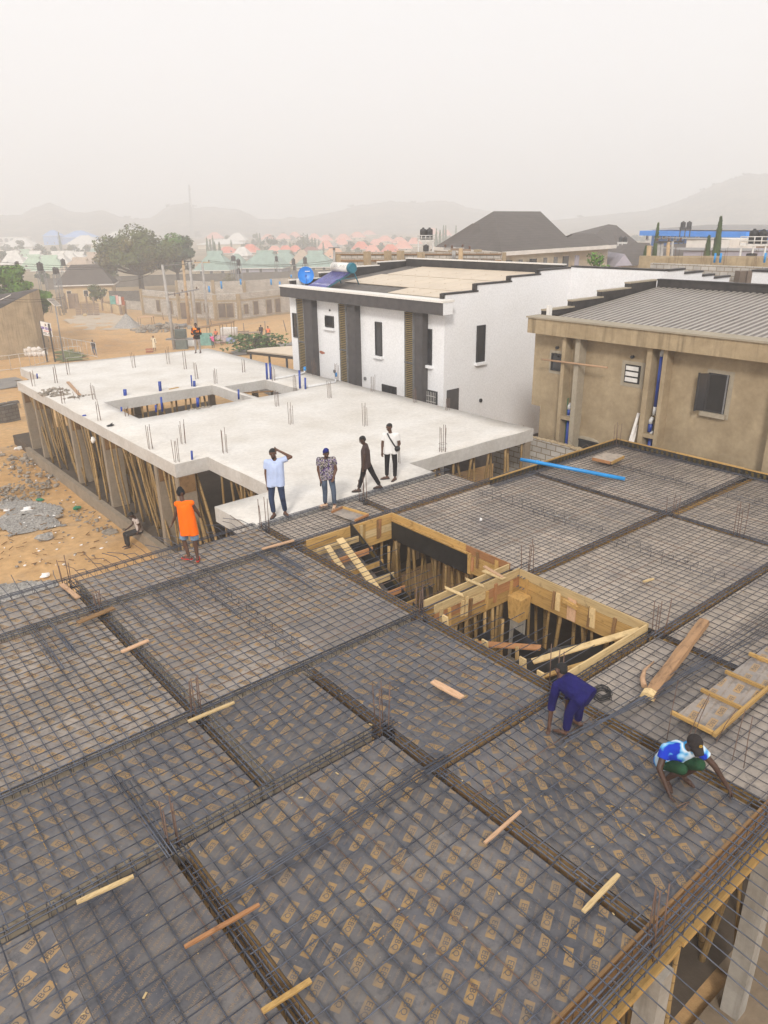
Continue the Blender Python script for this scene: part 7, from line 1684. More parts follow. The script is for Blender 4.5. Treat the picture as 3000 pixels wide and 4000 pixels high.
for i, (x, y, m_, s, lb) in enumerate(((450, 330, 'bag_pale', .62, 'whitish bundle in front of the stall, left one'), (485, 328, 'bag_pale', .55, 'pinkish bundle in front of the stall, right one'), (522, 332, 'bag_blue', .5, 'bluish stuffed bag at the right of the stall'))):
    p = atg(*q9(x, y)); MB().ball(p+V((0, 0, s*.7)), s*1.2, s, s*.85, 12, 8, 0, .1).build('bundle', m_, label=lb, cat='bundle')
p = atg(*q9(515, 296)); MB().obox(p+V((0, 0, .65)), IR*1.0, IA*.6, V((0, 0, .65))).build('white_chest', 'plastic_white', label='white chest standing behind the stall', cat='chest')
table('dark low table right of the stall', atg(*q9(655, 312)), 2.6, 1.0, .95, 'house_brown'); table('narrow dark bench left of the low table', atg(*q9(590, 290)), 2.2, .5, .7, 'house_brown', cat='bench')
table('small table of yellow fruit behind the two walkers', atg(*q9(735, 290)), 1.2, .7, 1.0, 'plank_yellow')
for i, (x, yb, yt, dx) in enumerate(((68, 170, 128, -4), (165, 175, 142, -6), (258, 180, 148, -10), (395, 210, 158, -10), (505, 245, 190, -12), (613, 268, 200, 0), (755, 235, 185, 0), (900, 252, 180, -18))):
    a = atg(*q9(x, yb)); h = (yb-yt)/1.731*mpp(a); MB().tube([a-V((0, 0, .3)), a+IR*dx*.02+V((0, 0, h*1.05))], .07, 5).build('fence_post', 'house_brown', label='leaning brown wooden post in the sandy yard', cat='post', group='wooden posts of the yard')
# banana-like greenery and carport
c = atg(*q9(700, 395)); t = thing('broadleaf_plant', 'heap of broad green leaves beside the carport roof', 'plant', c); rr = random.Random(6); b = MB()
for i in range(560):
    o = c+IR*rr.gauss(0, 1.5)+IA*rr.uniform(-1.2, 1.2)+V((0, 0, rr.uniform(.2, 1.9))); a = rr.uniform(0, 2*PI); u = V((math.cos(a), math.sin(a), rr.uniform(-.3, .5))).normalized(); v = u.cross(V((0, 0, 1))).normalized(); L = rr.uniform(.3, .75)
    b.add([o, o+u*L*.5+v*.2+V((0, 0, .1)), o+u*L+V((0, 0, -.12)), o+u*L*.5-v*.2+V((0, 0, .1))], [(0, 1, 2, 3)])
b.build('leaves', 'leaf_banana', t); MB().tube([c, c+V((0, 0, 1.6))], .2, 6).build('stem', 'bark', t)
t = thing('carport', 'low carport with a cream sheet roof beside the white house', 'carport', (22, 40, -4)); cp = [pdist(*q, d_) for q, d_ in (((965, 1368), 52), ((1150, 1388), 44.5), ((1150, 1350), 46), ((1010, 1360), 53))]
zc_ = sum(p.z for p in cp)/4; cp = [V((p.x, p.y, p.z)) for p in cp]
MB().add(cp+[p-V((0, 0, .08)) for p in cp], [(0, 1, 2, 3), (7, 6, 5, 4), (0, 4, 5, 1), (1, 5, 6, 2), (2, 6, 7, 3), (3, 7, 4, 0)]).build('roof', 'sheet_cream', t)
MB().beam(cp[0]-V((0, 0, .16)), cp[1]-V((0, 0, .16)), .1, .16).build('edge_beam', 'metal_dark', t)
for f in (.08, .5, .85): p = cp[0].lerp(cp[1], f); MB().tube([(p.x, p.y, -4.2), (p.x, p.y, p.z-.2)], .07, 6).build('post', 'metal_dark', t)
t2_ = thing('corrugated_fence', 'dark corrugated fence under the carport', 'fence', cp[0]); b = MB(); a, c = cp[0]+IA*1.5, cp[1]+IA*1.5
for i in range(40): p = a.lerp(c, i/40); b.obox((p.x, p.y, -2.9), IR*.05, IA*(.03 if i % 2 else .07), V((0, 0, .9)))
b.build('sheets', 'metal_grey', t2_)
# debris over the sandy yard beside the white slab
rr = random.Random(21)
for i, (x, y, s, m_, nm, lb) in enumerate([(75, 1758, .22, 'plastic_white', 'plastic_bag', 'crumpled white plastic bag on the sand at the left'), (2, 1783, .2, 'rubble', 'block_piece', 'pale block piece at the left edge of the sand'), (50, 1795, .18, 'rubble', 'block_piece', 'grey block piece below the white plastic bag'), (98, 1800, .22, 'rubble', 'block_piece', 'slanted tan block piece right of the white plastic bag'),
  (180, 2110, .3, 'gravel_grey', 'block_piece', 'large grey slab piece at the lower part of the sand'), (155, 1957, .14, 'pipe_green', 'cloth_scrap', 'bright green scrap on the grey gravel'), (432, 2085, .26, 'rubble', 'block_piece', 'grey stone at the plinth left of the seated man'), (110, 1998, .2, 'paper_white', 'paper_scrap', 'pale paper scrap on the gravel'), (92, 2020, .12, 'plastic_black', 'scrap', 'dark scrap on the gravel edge'), (25, 1998, .12, 'paper_white', 'paper_scrap', 'small pale paper scrap at the left on the gravel'),
  (178, 2251, .14, 'paper_white', 'plastic_bag', 'small white bag above the starter bars at the left'), (235, 2020, .14, 'rubble', 'stone', 'pale stone right of the gravel'), (398, 2148, .1, 'paper_white', 'paper_scrap', 'small pale paper below the seated man'), (300, 1990, .16, 'pipe_green', 'cloth_scrap', 'dull green scrap near the plinth')]):
    p = atg(x, y)if y < 2200 else at(x, y, -3.9); b = MB().ball((p.x, p.y, p.z+s*.35), s*1.2, s*.8, s*.5, 8, 5, 0, .35, rr); b.build(nm, m_, label=lb, cat=nm.replace('_', ' '))
c = atg(80, 1925); rubble_heap((c.x, c.y, c.z-.1), 2.0, 1.4, .75, 220, 'low dark heap of rubble and dirt above the gravel', s=.075)
c = atg(130, 1830); rubble_heap((c.x, c.y, c.z), 1.2, 3.2, .3, 110, 'scattered broken blocks along the plinth at the left', s=.085)
c = atg(380, 2060); rubble_heap((c.x, c.y, c.z-.05), .7, 2.6, .25, 90, 'rubble along the foot of the plinth near the seated man', s=.06)
b = MB()
for i in range(80):
    p = atg(rr.uniform(-20, 420), rr.uniform(1700, 2220)); s = rr.uniform(.012, .045); b.ball((p.x, p.y, p.z+.05), s*1.5, s, s*.7, 5, 4, 0, .3, rr)
b.build('scattered_chips', 'paper_white', kind='stuff', label='pale chips and litter scattered over the sand', cat='litter')
b = MB()
for i in range(130):
    p = atg(rr.uniform(-20, 450), rr.uniform(1680, 2230)); s = rr.uniform(.015, .06); b.ball((p.x, p.y, p.z+.04), s*1.4, s, s*.7, 5, 4, 0, .3, rr)
b.build('scattered_stones', 'rubble', kind='stuff', label='stones scattered over the sand', cat='stones')
b = MB()
for i in range(60):
    p = atg(rr.uniform(-20, 430), rr.uniform(1990, 2220)); a = rr.uniform(0, PI); L = rr.uniform(.04, .17); b.obox((p.x, p.y, p.z+.1), (L*math.cos(a), L*math.sin(a), 0), (-.014*math.sin(a), .014*math.cos(a), 0), (0, 0, .01))
b.build('wood_chips', 'plank_brown', kind='stuff', label='splinters of wood scattered over the sand', cat='splinters')
for i, (x, y, w_) in enumerate(((452, 1130, 12), (441, 1172, 10), (462, 1168, 6), (485, 1180, 12))):
    c = pt(*(450+[(1, 0), (-10, 0), (12, 0), (25, 0)][i][0], 1170+i*2), 100); MB().obox(c, IR*.35, IA*.02, V((0, 0, .5))).build('laundry', ['sign_pink', 'cloth_teal', 'cloth_white', 'rust_red'][i], label=['pink cloth hung on the grey fence', 'teal cloth hung on the grey fence', 'white cloth hung on the grey fence', 'dark red cloth hung on the grey fence'][i], cat='laundry')
# ------------------------------------------------------------------ loose things on the deck
t = thing('drain_pipe', 'bright blue plastic pipe lying across the far corner of the deck', 'pipe', (17.35, 14.2, .2))
MB().tube([(17.30, 14.32, .25), (17.5, 13.8, .235), (18.42, 11.29, .12)], .056, 14).build('pipe', 'pipe_bright_blue', t)
MB().tube([(17.47, 13.87, .237), (17.51, 13.77, .235)], .066, 14).build('coupling', 'pipe_bright_blue', t)
def tray(label, q, z, edges, ply='film_ply_dusty', hgt=.055, wid=.045):
    q = [V((x, y, z)) for x, y in q]; t = thing('formwork_tray', label, 'formwork tray', q[0], 'loose trays of plywood and battens')
    b = MB(); b.add(q+[p-V((0, 0, .018)) for p in q], [(0, 1, 2, 3), (7, 6, 5, 4), (0, 4, 5, 1), (1, 5, 6, 2), (2, 6, 7, 3), (3, 7, 4, 0)]); pl = b.build('plywood_sheet', ply, t)
    for i, m_ in edges: a, c = q[i], q[(i+1) % 4]; MB().beam(a+V((0, 0, hgt/2+.001)), c+V((0, 0, hgt/2+.001)), wid, hgt).build('batten', m_, t)
    return t
tray('small orange-edged plywood tray near the upper pit corner', [(10.42, 14.92), (10.85, 15.02), (11.02, 14.12), (10.52, 14.04)], .09, [(0, 'plank_orange'), (1, 'plank_yellow'), (2, 'plank_orange')])
t = tray('small upturned plywood tray in front of the blue pipe', [(19.28, 13.05), (19.34, 12.4), (20.19, 12.5), (20.04, 13.03)], .20, [], 'film_ply_bare')
MB().beam((19.27, 13.04, .15), (19.33, 12.42, .15), .04, .09).build('batten', 'plank_orange', t); MB().beam((19.36, 12.39, .15), (20.17, 12.49, .15), .04, .09).build('batten', 'plank_yellow', t)
# big tray
t = thing('formwork_tray', 'long printed plywood tray with yellow battens at the right edge', 'formwork tray', (10.9, 4.1, .08), 'loose trays of plywood and battens')
b = MB(); b.box(9.40, 12.40, 3.82, 4.44, .085, .103); ply_print(b, (9.41, 12.39, 3.83, 4.43), .103, R(188), 'big', random.Random(3)); b.build('plywood_sheet', ['film_ply_dusty', 'print_faint', 'print_letter', 'print_fine'], t)
MB().beam((9.36, 3.80, .135), (12.4, 3.84, .135), .055, .06).build('batten', 'plank_yellow', t)
for x in (9.40, 10.30, 11.09, 11.93): MB().beam((x, 3.84, .132), (x-.02, 4.50, .14), .05, .055).build('batten', 'plank_yellow', t)
t = thing('bark_slab', 'rough bark-covered timber slab with a pale cut end lying across the right of the deck', 'timber slab', (11, 5.3, .08))
b = MB(); rr = random.Random(2); n = 14; vs = []
for i in range(n+1):
    f = i/n; c = V((9.50, 4.99, .10)).lerp(V((12.46, 5.62, .10)), f); d = V((.978, .208, 0)); s = V((-d.y, d.x, 0)); w_ = .11+rr.uniform(-.012, .012); h = .055+rr.uniform(-.012, .012)
    vs += [c-s*w_-V((0, 0, .04)), c-s*w_*.8+V((0, 0, h*.7)), c+V((0, 0, h)), c+s*w_*.8+V((0, 0, h*.6)), c+s*w_-V((0, 0, .04))]
b.add(vs, [(i*5+j, (i+1)*5+j, (i+1)*5+(j+1) % 5, i*5+(j+1) % 5) for i in range(n) for j in range(5)]+[(4, 3, 2, 1, 0), tuple(n*5+j for j in range(5))]); b.build('slab', 'bark_slab', t)
b = MB(); q = [vs[j]-d*.004 for j in range(5)]; b.poly(q[::-1]); b.add([q[1]+V((0, 0, .004)), q[2]+V((0, 0, .004)), q[3]+V((0, 0, .004)), q[3]+d*.16+V((0, 0, .006)), q[2]+d*.17+V((0, 0, .006)), q[1]+d*.15+V((0, 0, .006))], [(0, 1, 4, 5), (1, 2, 3, 4)]); b.build('cut_end', 'plank_pale', t)
b = MB(); pts = [V((9.72, 5.18, .1)), V((9.85, 5.3, .13)), V((10.1, 5.42, .12)), V((10.5, 5.48, .1))]; b.tube(pts, [.05, .045, .03, .012], 6); b.build('bark_strip', 'plank_pinkish', label='curled strip of bark beside the timber slab', cat='bark')
t = thing('wire_coil', 'dark coil of binding wire behind the bending man', 'wire coil', (8.99, 5.5, .05)); b = MB(); rr = random.Random(3)
for k in range(16):
    R_ = .15+rr.uniform(-.025, .025); z = .07+k*.008; o = (8.99+rr.uniform(-.02, .02), 5.5+rr.uniform(-.02, .02)); b.tube([(o[0]+R_*math.cos(a*PI/10), o[1]+R_*.95*math.sin(a*PI/10), z+.02*math.sin(a)) for a in range(21)], .006, 4)
b.build('coil', 'wire_black', t)
t = thing('rebar_bundle', 'loose bundle of long thin bars crossing the right of the deck', 'rebar', (10, 5, .1)); rr = random.Random(5)
for i in range(9): bar(t, [V((7.3+rr.uniform(0, .5), 5.22+rr.uniform(-.05, .05), .09)), V((9.8, 5.02+rr.uniform(-.08, .08)-.02*i, .12)), V((13.4+rr.uniform(0, 1.4), 4.85-i*.07+rr.uniform(-.05, .25), .10))], .0075)
for i, (a, c, z, lb) in enumerate((((2604, 2892), (2649, 2657), .85, 'thin upright bar behind the crouching man'), ((2685, 2885), (2773, 2710), .6, 'left one of two thin bars leaning over the tray'), ((2702, 2900), (2770, 2725), .55, 'right one of two thin bars leaning over the tray'), ((2795, 2905), (2876, 2772), .5, 'thin bar leaning at the near edge of the tray'), ((2860, 2970), (2912, 2770), .7, 'thin curved bar standing right of the crouching man'), ((2905, 3000), (2940, 2800), .75, 'thin bar standing at the right edge beside the crouching man'))):
    p, q = at(*a, .02), at(*c, z); MB().tube([p, p.lerp(q, .5)+V((.03, .02, .02)), q], .0062, 5).build('loose_bar', 'rebar_rust', label=lb, cat='rebar', group='loose bars around the crouching man')
OFF = [((3.30, 13.52), (4.06, 13.62), .16, 'plank_brown', 'brown offcut plank bridging the left beam at the trench crossing'), ((3.55, 11.92), (4.08, 11.96), .11, 'plank_pinkish', 'squared offcut bridging the left beam line halfway down'),
 ((3.58, 9.27), (4.36, 9.22), .075, 'plank_pale', 'pale lath at the crossing behind the starter bars, left of centre'), ((3.60, 15.46), (3.66, 14.56), .12, 'plank_pinkish', 'pale plank lying beside the left beam at the rim above the yard'), ((1.14, 7.06), (1.78, 6.98), .07, 'plank_pale', 'bleached split lath on the small-lettered bay at the bottom left'),
 ((1.84, 5.74), (2.72, 5.67), .06, 'plank_orange', 'orange lath laid across the bottom left beam'), ((2.12, 4.60), (2.66, 4.55), .07, 'plank_yellow', 'yellow lath laid across the bottom left beam, nearest the camera'), ((5.32, 4.63), (6.05, 4.68), .055, 'plank_pinkish', 'pointed pinkish lath laid across the central beam line'),
 ((5.44, 3.25), (6.16, 3.28), .07, 'plank_pale', 'pale squared lath laid across the central beam near the edge'), ((7.83, 14.16), (8.66, 14.07), .11, 'plank_pinkish', 'pale plank along the dark trench left of the upper pit'), ((7.20, 7.58), (7.24, 6.92), .16, 'plank_pinkish', 'broad split offcut on the printed bay left of the squared pit'), ((13.05, 7.3), (13.32, 7.22), .07, 'plank_pale', 'short pale offcut on the bare bay right of the squared pit')]
for i, (a, c, w_, m_, lb) in enumerate(OFF):
    rr = random.Random(60+i); z = .085 if i not in (10, 3, 9, 11) else .072; A_, C_2 = V((*a, z)), V((*c, z+.012)); d = (C_2-A_).normalized(); s = V((-d.y, d.x, 0)); h = .026; w_ *= .82; b = MB(); n = 6; vs = []
    for k in range(n+1):
        f = k/n; p = A_.lerp(C_2, f); e = .5+rr.uniform(-.05, .05); tp = .8 if k in (0, n) and i % 3 else 1
        vs += [p-s*w_*e*tp, p+s*w_*(.5+rr.uniform(-.05, .05))*tp, p+s*w_*.5*tp+V((0, 0, h)), p-s*w_*e*tp+V((0, 0, h))]
    b.add(vs, [(k*4+j, k*4+(j+1) % 4, (k+1)*4+(j+1) % 4, (k+1)*4+j) for k in range(n) for j in range(4)]+[(3, 2, 1, 0), tuple(n*4+j for j in range(4))])
    b.build('offcut', m_, label=lb, cat='offcut', group='timber offcuts on the deck')
def splinters(label, pts, w_, seed):
    """broken pale edge of a sheet along a seam"""
    rr = random.Random(seed); b = MB()
    for a, c in zip(pts, pts[1:]):
        a, c = V((*a, .004)), V((*c, .004)); L = (c-a).length; d = (c-a)/L; s = V((-d.y, d.x, 0)); u = 0
        while u < L:
            l = rr.uniform(.015, .07); ww = w_*rr.uniform(.1, .6); p = a+d*u
            b.add([p-s*ww*.5, p+d*l*.5-s*ww*rr.uniform(.3, .8), p+d*l, p+d*l*.5+s*ww*rr.uniform(.3, .8)], [(0, 1, 2, 3)]); u += l*rr.choice((.5, .6, .8, 1.0, 3.0))
    b.build('splintered_seam', 'plank_yellow', label=label, cat='splinters', group='splintered sheet seams')
splinters('splintered seam of the cracked bay at the left edge', [(1.13, 8.94), (1.14, 7.44)], .05, 1); splinters('splintered seam across the large printed bay at the bottom centre', [(2.9, 4.51), (4.75, 4.54)], .03, 2)
splinters('splintered seam under the crouching man', [(7.65, 3.45), (7.1, 4.05), (6.9, 3.75)], .05, 3); splinters('splintered seam in front of the bending man', [(6.5, 5.6), (7.5, 4.1)], .04, 4); splinters('yellow broken edge beside the pale split offcut', [(6.55, 8.6), (7.1, 7.6)], .035, 5); splinters('dotted splinters below the pale split offcut', [(7.25, 6.9), (6.3, 7.3)], .04, 6)
splinters('pale edge of the raised sheet in the smallest bay', [(4.55, 9.2), (4.56, 8.48), (5.6, 8.48)], .03, 7)
b = MB(); rr = random.Random(8)
for i in range(170):
    x, y = rr.uniform(.6, 9), rr.uniform(2.8, 14)
    if i > 110: x, y = rr.uniform(11.7, 20), rr.uniform(3, 13.5)
    s = rr.uniform(.004, .02); a = rr.uniform(0, PI); b.obox((x, y, .012), (s*1.7*math.cos(a), s*1.7*math.sin(a), 0), (-s*.6*math.sin(a), s*.6*math.cos(a), 0), (0, 0, .003))
b.build('wood_chips', 'plank_pale', kind='stuff', label='small pale chips and shavings strewn over the deck', cat='wood chips')
rubble_heap((14.85, 10.75, .03), .25, .5, .05, 16, 'pale broken mortar bits at the bent chairs right of the upper pit', 'gravel_grey', .026)
b = MB().ball((11.6, 14.98, .06), .09, .06, .04, 8, 5, 0, .3); b.build('wire_scrap', 'wire_black', label='small black heap of tie wire at the starter bars before the walking man', cat='scrap')
b = MB().ball((13.1, 12.05, .05), .035, .035, .05, 7, 5, 0, .2); b.build('paper_scrap', 'paper_white', label='tiny white scrap in the middle of the bay right of the upper pit', cat='paper')

# ------------------------------------------------------------------ people
def skinmat(name, c):
    t = NT(name); p = t.pos(); t.base(t.ramp(t.noise(p, 9, 4), [(.3, tuple(x*.8 for x in c)), (.7, tuple(x*1.15 for x in c))])); t.rough(.5); t.set(spec=.35); MAT[name] = t.m
skinmat('skin', (.105, .054, .036)); skinmat('skin_deep', (.068, .037, .027)); skinmat('skin_warm', (.125, .060, .038))
simple('hair_black', (.012, .011, .011), .9, .3, 40); simple('eye_white', (.55, .52, .48), .4, .05, 5); simple('lip', (.085, .034, .028), .5, .1, 5)
def cloth(name, c, var=.14, scale=5):
    t = NT(name); p = t.pos(); f = t.noise(p, scale, 5, .6); t.base(t.ramp(f, [(.25, tuple(x*(1-var*1.8) for x in c)), (.5, c), (.75, tuple(min(1, x*(1+var)) for x in c))])); t.rough(.92); t.set(spec=.15)
    t.bump(t.noise(t.pos(scale=(1, 1, .45)), 13, 4), .03, .6); MAT[name] = t.m
cloth('cloth_orange', (.93, .155, .006), .05); cloth('denim_light', (.20, .30, .43), .25, 9); cloth('denim_dark', (.034, .05, .10), .4, 7); cloth('denim_mid', (.075, .10, .145), .4, 6); cloth('shirt_blue', (.47, .56, .80), .08)
cloth('shirt_brown', (.072, .050, .048), .15); cloth('trouser_black', (.017, .016, .018), .25); cloth('polo_white', (.74, .73, .72), .05); cloth('shirt_pale', (.50, .43, .39), .12); cloth('trouser_dark', (.045, .042, .042), .25)
cloth('navy', (.014, .013, .095), .25); cloth('knit_black', (.016, .017, .02), .3, 30); cloth('trouser_grey', (.30, .27, .25), .12); cloth('robe_cream', (.70, .62, .46), .08); cloth('cloth_pink', (.72, .12, .32), .1); cloth('shirt_dark', (.022, .022, .028), .25)
cloth('cloth_coral', (.78, .22, .10), .12); cloth('cap_brown', (.030, .026, .026), .15, 12); cloth('green_dark', (.018, .062, .03), .25); simple('sole_dark', (.035, .033, .036), .7, .2, 8); simple('sole_red', (.55, .04, .03), .6, .15, 8); simple('shoe_tan', (.60, .40, .26), .7, .15, 9); simple('strap_black', (.014, .013, .015), .6, .2, 9)
def pattern(name, cols, scale, warp=1.0):
    t = NT(name); p = t.pos(); n = t.noise(p, scale, 2, .5); v = t.n('ShaderNodeTexVoronoi'); v.inputs['Scale'].default_value = scale*1.6; t.l(p, v.inputs['Vector'])
    m = t.n('ShaderNodeMix', data_type='FLOAT'); m.inputs[0].default_value = .5; t.l(n, m.inputs[2]); s = t.n('ShaderNodeSeparateColor'); t.l(v.outputs['Color'], s.inputs[0]); t.l(s.outputs[0], m.inputs[3])
    t.base(t.ramp(m.outputs[0], cols, 'CONSTANT')); t.rough(.9); t.set(spec=.15); MAT[name] = t.m
pattern('print_floral', [(0, (.035, .03, .05)), (.34, (.20, .17, .17)), (.44, (.33, .31, .34)), (.52, (.10, .055, .19)), (.6, (.42, .38, .33)), (.68, (.06, .05, .055)), (.76, (.13, .16, .11))], 16)
pattern('print_ember', [(0, (.016, .012, .012)), (.50, (.02, .013, .012)), (.60, (.80, .22, .02)), (.72, (.25, .04, .01))], 4.5)
t = NT('tie_dye'); p = t.pos(); n = t.noise(p, 3.6, 2, .45)
t.base(t.ramp(n, [(0, (.012, .04, .42)), (.41, (.012, .04, .45)), (.44, (.10, .38, .70)), (.50, (.50, .66, .80)), (.56, (.68, .75, .82)), (.60, (.10, .42, .72)), (.66, (.02, .26, .62))])); t.rough(.9); t.set(spec=.15); MAT['tie_dye'] = t.m
def capsule(b, p0, p1, r0, r1, e0=True, e1=True, n=14):
    p0, p1 = V(p0), V(p1); d = (p1-p0); L = d.length
    if L < 1e-5: d = V((0, 0, 1)); L = 1e-5
    d = d/L; pts, rs = [], []
    for a in ((80, 55, 28) if e0 else ()): pts.append(p0-d*r0*math.sin(R(a))); rs.append(max(r0*math.cos(R(a)), 1e-4))
    pts += [p0, p1]; rs += [r0, r1]
    for a in ((28, 55, 80) if e1 else ()): pts.append(p1+d*r1*math.sin(R(a))); rs.append(max(r1*math.cos(R(a)), 1e-4))
    b.tube(pts, rs, n)
def fuse(b, name, mats, parent, vox, smooth=3):
    """one continuous skin over all the overlapping forms"""
    me = b.mesh('tmp', mats); o = bpy.data.objects.new('tmp', me); COL.objects.link(o)
    m_ = o.modifiers.new('r', 'REMESH'); m_.mode = 'VOXEL'; m_.voxel_size = vox; m_.use_smooth_shade = True
    s = o.modifiers.new('s', 'SMOOTH'); s.iterations = smooth; s.factor = .5
    dg = bpy.context.evaluated_depsgraph_get(); dg.update(); nm = bpy.data.meshes.new_from_object(o.evaluated_get(dg), depsgraph=dg)
    bpy.data.objects.remove(o); bpy.data.meshes.remove(me); nm.name = name; nm.materials.clear()
    for x in ([mats] if isinstance(mats, str) else mats): nm.materials.append(MAT[x])
    for p in nm.polygons: p.use_smooth = True; p.material_index = 0
    off = WLOC[parent.name]; nm.transform(Matrix.Translation(-off)); ob = bpy.data.objects.new(name, nm); COL.objects.link(ob); ob.parent = parent; WLOC[ob.name] = off; return ob
STAND = dict(pel=(0, 0, .95), chest=(0, 0, 1.30), neck=(0, 0, 1.47), head=(0, 0, 1.63), shL=(-.19, 0, 1.42), shR=(.19, 0, 1.42), elL=(-.25, .02, 1.13), elR=(.25, .02, 1.13), haL=(-.26, -.03, .86), haR=(.26, -.03, .86),
 hiL=(-.09, 0, .93), hiR=(.09, 0, .93), knL=(-.10, -.01, .5), knR=(.10, -.01, .5), anL=(-.11, .02, .09), anR=(.11, .02, .09), face=(0, -1, 0), toeL=(-.02, -1), toeR=(.02, -1))
def person(label, foot, J, shirt=None, sleeve=.5, hem=None, shorts=None, legs=None, leg_end=1.0, hair=True, hat=None, shoes='sole_dark', scale=1.0, skin='skin', vox=.011, flare=1.0, robe=None, beard=False, extra=None, loose=1.0):
    j = dict(STAND); j.update(J); o = V(foot); wide = math.hypot(j['shR'][0]-j['shL'][0], j['shR'][1]-j['shL'][1])
    W = lambda q: o+IR*q[0]*scale+IA*q[1]*scale+V((0, 0, q[2]*scale))
    D = lambda q: (IR*q[0]+IA*q[1]+V((0, 0, q[2] if len(q) > 2 else 0))).normalized()
    P = {k: W(v) for k, v in j.items() if k not in ('face', 'toeL', 'toeR')}; s = scale
    t = thing('person', label, 'person', o); f = D(j['face']); up = (P['head']-P['neck']).normalized(); sd = f.cross(up).normalized(); f = up.cross(sd)
    b = MB(); H = P['head']
    c_ = lambda a, q, r0, r1, **k: capsule(b, P[a] if isinstance(a, str) else a, P[q] if isinstance(q, str) else q, r0*s, r1*s, **k)
    # trunk
    c_('shL', 'shR', .058, .058); c_('chest', 'neck', .085, .05); c_('neck', H-up*.06*s, .052, .054)
    for q, h in (('shL', 'hiL'), ('shR', 'hiR')): c_(P[q].lerp(P['chest'], .42), P[h], .088, .10)
    c_('chest', 'pel', .11, .12); c_('hiL', 'hiR', .10, .10)
    # head: skull, jaw, nose, brow, ears
    c_(H+up*.03*s-f*.018*s, H+up*.03*s+f*.012*s, .082, .080); c_(H-up*.035*s+f*.018*s, H-up*.07*s+f*.04*s, .062, .040)
    c_(H+f*.078*s+up*.005*s, H+f*.098*s-up*.018*s, .010, .015); c_(H+f*.076*s+up*.03*s-sd*.035*s, H+f*.076*s+up*.03*s+sd*.035*s, .012, .012)
    for e in (-1, 1): c_(H+sd*e*.083*s+up*.02*s-f*.01*s, H+sd*e*.085*s-up*.022*s-f*.006*s, .016, .012)
    for e, S in ((-1, 'L'), (1, 'R')):
        sh, el, ha = P['sh'+S], P['el'+S], P['ha'+S]; wr = el.lerp(ha, .86 if (ha-el).length > .2*s else .8)
        capsule(b, sh, el, .050*s, .040*s); capsule(b, el, wr, .040*s, .027*s)
        d = (ha-el).normalized(); n = d.cross(f if abs(d.dot(f)) < .9 else up).normalized()*e; pn = n.cross(d).normalized(); pc = wr+d*.055*s
        for k in (-1, 0, 1): capsule(b, wr+d*.015*s+pn*k*.014*s, wr+d*.085*s+pn*k*.024*s, .018*s, .015*s)     # palm
        for k, L in ((-1.5, .062), (-.5, .076), (.5, .080), (1.5, .070)):
            k0 = wr+d*.09*s+pn*k*.0185*s; k1 = k0+(d*.9+n*.25+pn*k*.06)*L*.5*s; k2 = k1+(d*.55-f*.1+n*.75)*L*.5*s; capsule(b, k0, k1, .0098*s, .009*s, n=8); capsule(b, k1, k2, .009*s, .0078*s, n=8)
        th = wr+d*.035*s+pn*.026*s; capsule(b, th, th+(d*.6+pn*.7+n*.25)*.045*s, .012*s, .011*s, n=8); capsule(b, th+(d*.6+pn*.7+n*.25)*.045*s, th+(d*1.0+pn*.65+n*.5)*.075*s, .0105*s, .009*s, n=8)
        hi, kn, an = P['hi'+S], P['kn'+S], P['an'+S]; toe = D(j['toe'+S]); capsule(b, hi, kn, .082*s, .055*s); capsule(b, kn, kn.lerp(an, .35), .052*s, .054*s); capsule(b, kn.lerp(an, .35), an, .054*s, .034*s)
        fl = an-V((0, 0, .05*s)); capsule(b, fl-toe*.045*s, fl+toe*.10*s, .036*s, .034*s); capsule(b, fl+toe*.10*s-V((0, 0, .008)), fl+toe*.17*s-V((0, 0, .014*s)), .032*s, .022*s)
        if shoes:
            q = MB(); z = min(-.022*s, 0); sw = V((0, 0, 1)).cross(toe).normalized(); pts = []
            for a, w_ in ((-.085, .022), (-.06, .036), (.0, .037), (.09, .046), (.16, .042), (.20, .022)): pts.append((a, w_))
            lo = [fl+toe*a*s+sw*w_*s-V((0, 0, .045*s)) for a, w_ in pts]+[fl+toe*a*s-sw*w_*s-V((0, 0, .045*s)) for a, w_ in pts[::-1]]; nn = len(lo)
            q.add([tuple(v) for v in lo]+[tuple(v+V((0, 0, .026*s))) for v in lo], [tuple(range(nn-1, -1, -1)), tuple(range(nn, 2*nn))]+[(i, (i+1) % nn, nn+(i+1) % nn, nn+i) for i in range(nn)])
            if shoes == 'shoe_tan': capsule(q, fl-toe*.04*s, fl+toe*.13*s, .048*s, .042*s)
            else: q.tube([fl+toe*.06*s+sw*.042*s-V((0, 0, .02)), fl+toe*.085*s+V((0, 0, .038*s)), fl+toe*.06*s-sw*.042*s-V((0, 0, .02))], .011*s, 6)
            q.build('shoe' if shoes == 'shoe_tan' else 'sandal', shoes, t)
    body = fuse(b, 'body', skin, t, vox)
    # face
    e_ = MB(); p_ = MB()
    for e in (-1, 1):
        c = H+f*.077*s+sd*e*.031*s+up*.012*s; e_.ball(c, .012*s, .012*s, .009*s, 8, 6); p_.ball(c+f*.008*s, .0065*s, .0065*s, .0065*s, 7, 5); p_.obox(c+up*.022*s+f*.006*s, sd*.018*s, f*.006*s, up*.003*s)
    e_.build('eyes', 'eye_white', t); p_.build('pupils_and_brows', 'hair_black', t)
    MB().obox(H+f*.083*s-up*.052*s, sd*.022*s, f*.007*s, up*.006*s).build('mouth', 'lip', t)
    if beard: q = MB(); capsule(q, H-up*.07*s+f*.03*s, H-up*.085*s+f*.052*s, .052*s, .036*s); q.build('beard', 'hair_black', t)
